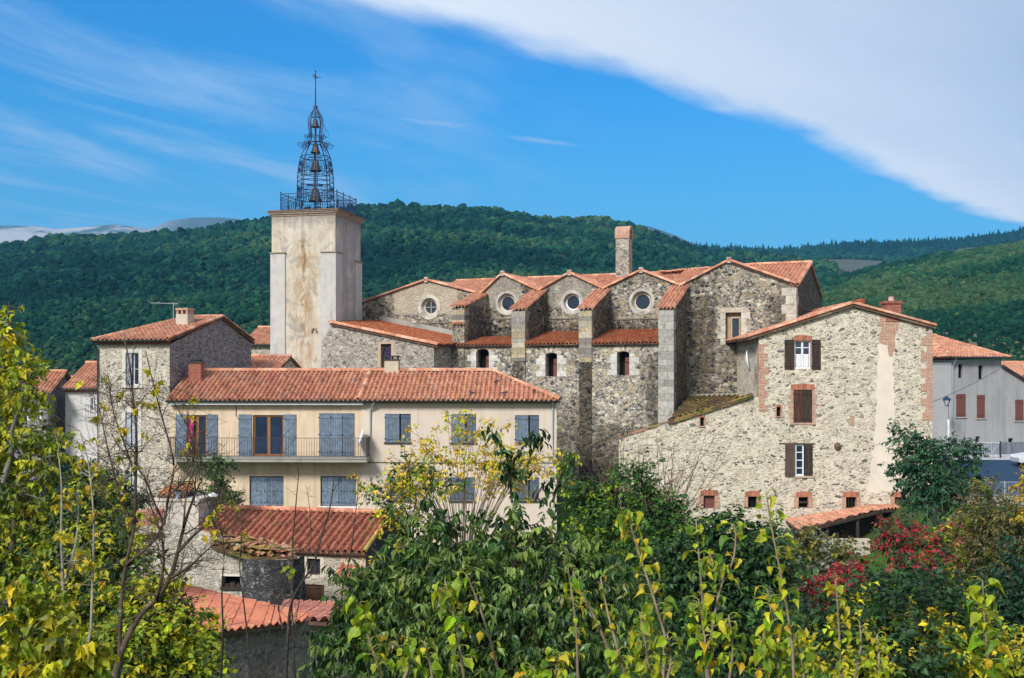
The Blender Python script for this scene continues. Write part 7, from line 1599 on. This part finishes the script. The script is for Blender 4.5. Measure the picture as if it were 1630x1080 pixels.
plant('red_shrub', 'crimson shrub beside the post of the open shed, largest of the red ones', 'shrub', XY(1415, 31), [lump(1412, 850, 31, 18, 20), lump(1432, 872, 31, 20, 20), lump(1446, 842, 31.4, 12, 12), lump(1440, 905, 30.5, 16, 16)], 8, 1000, T_OVAL, RED + BRN[:1] + DK[1:3] + MID[:1], 'leaf', .05, 'brown', 6, .3, 2.8, rg_, 309, trunk_name='stem', crown_name='foliage', shell=.8)
plant('red_shrub', 'crimson and pink shrub below the robinia tree on the grass edge', 'shrub', XY(1485, 31), [lump(1478, 868, 31, 18, 18), lump(1504, 880, 31, 22, 18), lump(1490, 900, 30.5, 20, 16), lump(1545, 852, 32, 14, 16)], 8, 800, T_OVAL, RED + MID[:2] + YG[:1] + DK[1:3], 'leaf', .05, 'brown', 6, .3, 2.8, rg_, 310, trunk_name='stem', crown_name='foliage', shell=.8)
plant('red_shrub', 'small dark red shrub above the tall yellow mulberry shoots', 'shrub', XY(1350, 24), [lump(1350, 910, 24, 16, 14), lump(1305, 940, 23, 22, 16), lump(1360, 925, 24, 14, 12)], 9, 600, T_OVAL, RED[:3], 'leaf', .03, 'brown', 6, .3, 2.6, rg_, 311, trunk_name='stem', crown_name='foliage', shell=.8)
plant('yellow_green_shrub', 'yellow green shrub with pinkish tips right of the grass patch', 'shrub', XY(1530, 33), [lump(1510, 865, 33, 22, 24), lump(1540, 850, 33, 24, 26), lump(1525, 900, 32, 34, 28), lump(1565, 885, 32, 26, 34)], 9, 2200, T_OVAL, YG + RED[3:4] + MID[2:4], 'leaf', .05, 'brown', 6, .3, 2.8, None, 312, trunk_name='stem', crown_name='foliage', shell=.75)
plant('mixed_shrub', 'broad dark green shrub streaked with yellow along the bottom of the slope', 'shrub', XY(1430, 17), [lump(1430, 960, 18, 80, 50), lump(1340, 1000, 17, 90, 60), lump(1480, 1010, 17, 100, 70), lump(1400, 1060, 16, 140, 60), lump(1560, 1050, 16.5, 80, 60), lump(1500, 950, 18.5, 60, 36)], 13, 9500, T_OVAL, DK + MID[:2] + YG[1:4] + YEL[2:3], 'leaf', .08, 'dark', 7, .3, 2.6, None, 313, trunk_name='stem', crown_name='foliage', shell=.55, palf=lambda p, r: np.where((vnoise(p[:, 0], p[:, 2], .55, 9) + r.normal(0, .12, len(p)) > .13)[:, None], pick(YG[:2] + YEL[2:3] + MID[4:], len(p), r), pick(DK[:3] + DK[4:] + MID[3:4], len(p), r)))
plant('brown_bush', 'olive brown feathery bush at the street corner below the yellow tree', 'shrub', XY(1585, 27), [lump(1560, 830, 28, 30, 30), lump(1590, 850, 27, 40, 44), lump(1610, 900, 26, 44, 40), lump(1560, 900, 27, 36, 36), lump(1570, 790, 29, 16, 22), lump(1630, 860, 26, 30, 60)], 10, 6000, T_LONG, OLIVE + BRN + DK[1:2], 'leaf', .08, 'brown', 7, .2, 3.0, None, 314, trunk_name='stem', crown_name='foliage', shell=.7)
plant('golden_tree', 'golden yellow tree cut by the picture edge above the olive brown bush', 'tree', XY(1650, 25), [lump(1660, 775, 25, 32, 32), lump(1650, 818, 25, 22, 24), lump(1676, 745, 25, 22, 22)], 7, 3600, T_LONG, [(.50, .34, .02), (.40, .28, .02), (.30, .22, .02), (.56, .42, .04)], 'leaf', .12, 'brown', 7, .5, 2.8, None, 315)
plant('dark_conifer', 'dark green feathery conifer in the bottom corner under the brown bush', 'tree', XY(1640, 19), [lump(1630, 930, 19, 44, 60), lump(1600, 980, 19, 40, 50), lump(1640, 1020, 18.5, 60, 70), lump(1590, 1060, 18.5, 50, 50)], 11, 5200, T_LONG, [(.010, .040, .022), (.018, .06, .03), (.026, .08, .04)], 'leaf', .12, 'dark', 8, .2, 3.0, None, 316)
def rob(p, r): return pick([(.016, .062, .030), (.024, .085, .038), (.036, .11, .045), (.05, .13, .05)], len(p), r)
plant('robinia_tree', 'dark green robinia tree standing before the corner of the gabled house', 'tree', XY(1498, 45), [lump(1440, 695, 45, 24, 14), lump(1465, 720, 45, 30, 24), lump(1500, 725, 45, 34, 22), lump(1535, 715, 45.4, 24, 14), lump(1450, 760, 45, 32, 26), lump(1495, 765, 44.6, 44, 32), lump(1475, 800, 45, 32, 24), lump(1520, 790, 45.2, 32, 24), lump(1440, 740, 45, 22, 10), lump(1548, 735, 45.4, 14, 16), lump(1545, 770, 45.4, 18, 16)], 7, 6800, T_OVAL, DK, 'leaf', .11, 'grey', 9, .5, 3.2, None, 317, palf=rob, shell=.8)
# undergrowth that closes the slope
def under():
    r = np.random.default_rng(401); n = 52000; x = r.uniform(-30, 36, n); y = r.uniform(11, 57, n); k = (np.abs(x / y) < .75) & ~((y > 28) & (x > -14) & (x < -3)) & ~((y > 36) & (x < -3)) & ~((y > 46) & (x > 13.5)) & ~((y > 53) & (x < 3)); x, y = x[k], y[k]; z = gz(x, y); n = len(x)
    hgt = (.25 + 1.5 * np.clip(vnoise(x, y, 3.0, 12) + .35, 0, 1)) * np.where(y > 45, .42, np.where(y > 33, .6, 1.0)); p = np.stack([x, y, z + hgt * r.random(n)], 1); g = Geo(); q = np.repeat(p, 4, 0) + r.normal(0, .12, (4 * n, 3)); leaves(g, q, r.normal(0, 1, (4 * n, 3)) + (0, 0, .3), r.uniform(.09, .2, 4 * n), T_OVAL, pick(DK + MID + OLIVE[:2], 4 * n, r), r=r)
    tag(g.build('undergrowth', M['leaf']), 'tangled green undergrowth covering the slope below the houses', 'undergrowth', None, 'stuff')
    g = Geo(); n = 16000; x = r.uniform(14, 24, n); y = r.uniform(46, 58.5, n); z = gz(x, y); h = r.uniform(.06, .2, n); a = r.uniform(0, 6.28, n); dx, dy = np.cos(a) * .02, np.sin(a) * .02; b = r.normal(0, .05, (n, 2))
    V = np.stack([np.stack([x - dx, y - dy, z], 1), np.stack([x + dx, y + dy, z], 1), np.stack([x + b[:, 0], y + b[:, 1], z + h], 1)], 1).reshape(-1, 3); g.add(V, np.arange(3 * n).reshape(-1, 3), np.repeat(pick([(.05, .16, .02), (.08, .20, .03), (.04, .12, .02)], n, r), 3, 0)); tag(g.build('grass', M['leaf']), 'mown bright green grass beside the robinia tree', 'grass', None, 'stuff')
under()
# nearest broad leaved mulberry shoots
MUL_G = [(.13, .26, .010), (.22, .36, .012), (.065, .15, .008), (.34, .43, .014)]; MUL_Y = [(.54, .48, .015), (.60, .47, .018), (.42, .42, .014), (.50, .34, .018)]
def shoot(label, pts, Y, leafs, lp, yel=.25, seed=1, top=1.0, rad=5.0, extra=()):
    r = np.random.default_rng(seed); b = XY(pts[0][0], Y); o3 = np.array((*b, float(gz(*b)))); t = thing('mulberry_shoot', label, 'plant', None, tuple(o3), 0, 'mulberry shoots nearest the viewer'); st = Geo(); g = Geo(); pe = Geo(); s = Y / FPX
    for k, pp in enumerate((pts,) + tuple(extra)):
        path = px_path(pp, Y, r, .06)
        if k == 0: path = np.concatenate([wig(o3 - (0, 0, .1), path[0], 6, .03, r)[:-1], path])
        st.tube(path - o3, np.linspace(rad * s * .55, rad * s * .22, len(path)), 7, np.array((.26, .20, .14)) * r.uniform(.8, 1.2))
        lo = 7 if k == 0 else 2; n = int(leafs * 2.2) if k == 0 else int(leafs * 1.1); ii = np.linspace(lo + (1 - top) * 0, len(path) - 1, n)
        for q, f in enumerate(ii):
            i = int(f); p0 = path[min(i, len(path) - 1)]; a = q * 2.4 + r.normal(0, .4); d = np.array((math.cos(a), .8 * math.sin(a), .35)); e = p0 + d * lp * s * r.uniform(.25, .5); st.tube([p0 - o3, (p0 + e) / 2 + (0, 0, .01) - o3, e - o3], [.003, .0025, .002], 4, (.25, .28, .05), caps=False)
            ld = norm(np.array((math.cos(a) * .6, math.sin(a) * .6, -.6)) + r.normal(0, .38, 3)); c = pick(MUL_Y if r.random() < yel * .75 else MUL_G, 1, r)
            face = np.array((0, -.35, 1.0)) + 1.0 * np.array((math.cos(a), math.sin(a), 0)); leaves(g, (e - o3)[None], ld[None], lp * s * (.28 + .5 * r.random() ** 1.4), T_HEART, c, up=face[None], r=r, roll=1.1)
    st.build('stem', M['twig'], t, True); g.build('foliage', M['leaf_big'], t); return t
shoot('mulberry shoot with a tight bunch of pale leaves before the door of the low house', [(610, 1090), (592, 1030), (576, 985), (568, 955)], 6.2, 17, 34, .12, 1)
shoot('mulberry shoot with big pale green leaves against the dark drooping tree', [(740, 1090), (728, 1010), (718, 960), (708, 925)], 6.0, 15, 36, .2, 2)
shoot('mulberry shoot with sparse yellowing leaves on a bent bare stem', [(800, 1095), (786, 1040), (770, 985), (752, 935), (742, 915)], 6.4, 6, 26, .7, 3)
shoot('short mulberry shoot with lime leaves low beside the bent bare stem', [(640, 1090), (655, 1050), (648, 1010)], 5.8, 10, 28, .15, 4, extra=([(690, 1090), (684, 1050), (676, 1020)],))
shoot('mulberry shoot of thin stems with scattered yellow leaves, tallest left of the round bush', [(920, 1090), (918, 1000), (910, 940), (904, 905)], 6.6, 9, 24, .75, 5, extra=([(980, 1060), (948, 985), (925, 945), (912, 910)], [(985, 1040), (968, 980), (956, 920)]))
shoot('mulberry shoot with a drooping yellow bunch in front of the green bush below the church', [(1058, 1010), (1040, 950), (1020, 890), (1003, 835), (998, 815)], 6.4, 17, 34, .5, 6)
shoot('bushy mulberry shoot with many lime leaves at the very bottom', [(1040, 1095), (1030, 1050), (1024, 1000), (1018, 975)], 5.6, 18, 32, .2, 7, extra=([(1000, 1090), (990, 1060), (985, 1035)], [(1060, 1090), (1070, 1050), (1062, 1010)]))
shoot('mulberry shoot with a yellow green tuft at the edge of the round bush', [(1120, 1010), (1118, 950), (1112, 880), (1108, 830)], 6.6, 10, 30, .35, 8)
shoot('forked mulberry shoot curving up before the round bush', [(1128, 1040), (1140, 960), (1150, 925), (1168, 895), (1172, 850), (1168, 835)], 6.2, 11, 28, .4, 9, extra=([(1146, 925), (1136, 900), (1130, 880)],))
shoot('leafy mulberry shoot with dense lime foliage between the forked and tallest shoots', [(1130, 1095), (1125, 1040), (1118, 990), (1112, 955)], 5.8, 20, 32, .25, 10, extra=([(1160, 1090), (1168, 1030), (1160, 980)],))
shoot('tallest mulberry shoot with large green leaves against the gabled house wall', [(1262, 1040), (1252, 960), (1238, 890), (1226, 830), (1220, 785)], 5.6, 14, 40, .3, 11)
shoot('bushy mulberry shoot with green and yellow leaves at the base of the tallest one', [(1240, 1095), (1238, 1040), (1230, 990), (1222, 940)], 5.7, 20, 32, .35, 12, extra=([(1280, 1090), (1275, 1040), (1266, 1010)], [(1205, 1090), (1210, 1050), (1216, 1010)]))
shoot('mulberry shoot with pale yellow leaves in front of the dark mixed shrub', [(1340, 1095), (1336, 1020), (1334, 970), (1330, 925)], 6.4, 14, 28, .6, 13, extra=([(1358, 1090), (1372, 1030), (1368, 990)],))
shoot('low mulberry shoot with small yellow leaves beside the pale yellow one', [(1398, 1095), (1400, 1050), (1396, 1010)], 6.4, 10, 26, .6, 14)
shoot('mulberry shoot with a large lime leaf bunch beside the dark conifer', [(1578, 1095), (1572, 1040), (1566, 980), (1564, 925)], 5.6, 18, 38, .2, 15)
shoot('low mulberry shoot with dark lime leaves at the foot of the drooping tree', [(880, 1095), (885, 1060), (892, 1040)], 6, 12, 28, .3, 16, extra=([(850, 1095), (845, 1060)],))
# ================================================================ air between the viewer and the hills
m = bpy.data.materials.new('air_haze'); m.use_nodes = True; nt = m.node_tree; nt.nodes.clear()
v = nd(nt, 'ShaderNodeVolumePrincipled', {'Color': (.14, .52, 1.0, 1), 'Density': HAZE, 'Anisotropy': .0}); nt.links.new(v.outputs[0], nd(nt, 'ShaderNodeOutputMaterial').inputs['Volume'])
g = Geo(); g.box((-6500, -420, -30), (6500, 5720, 1300)); hz = g.build('haze', m); tag(hz, 'faint blue haze over the valley', 'haze', None, 'stuff')
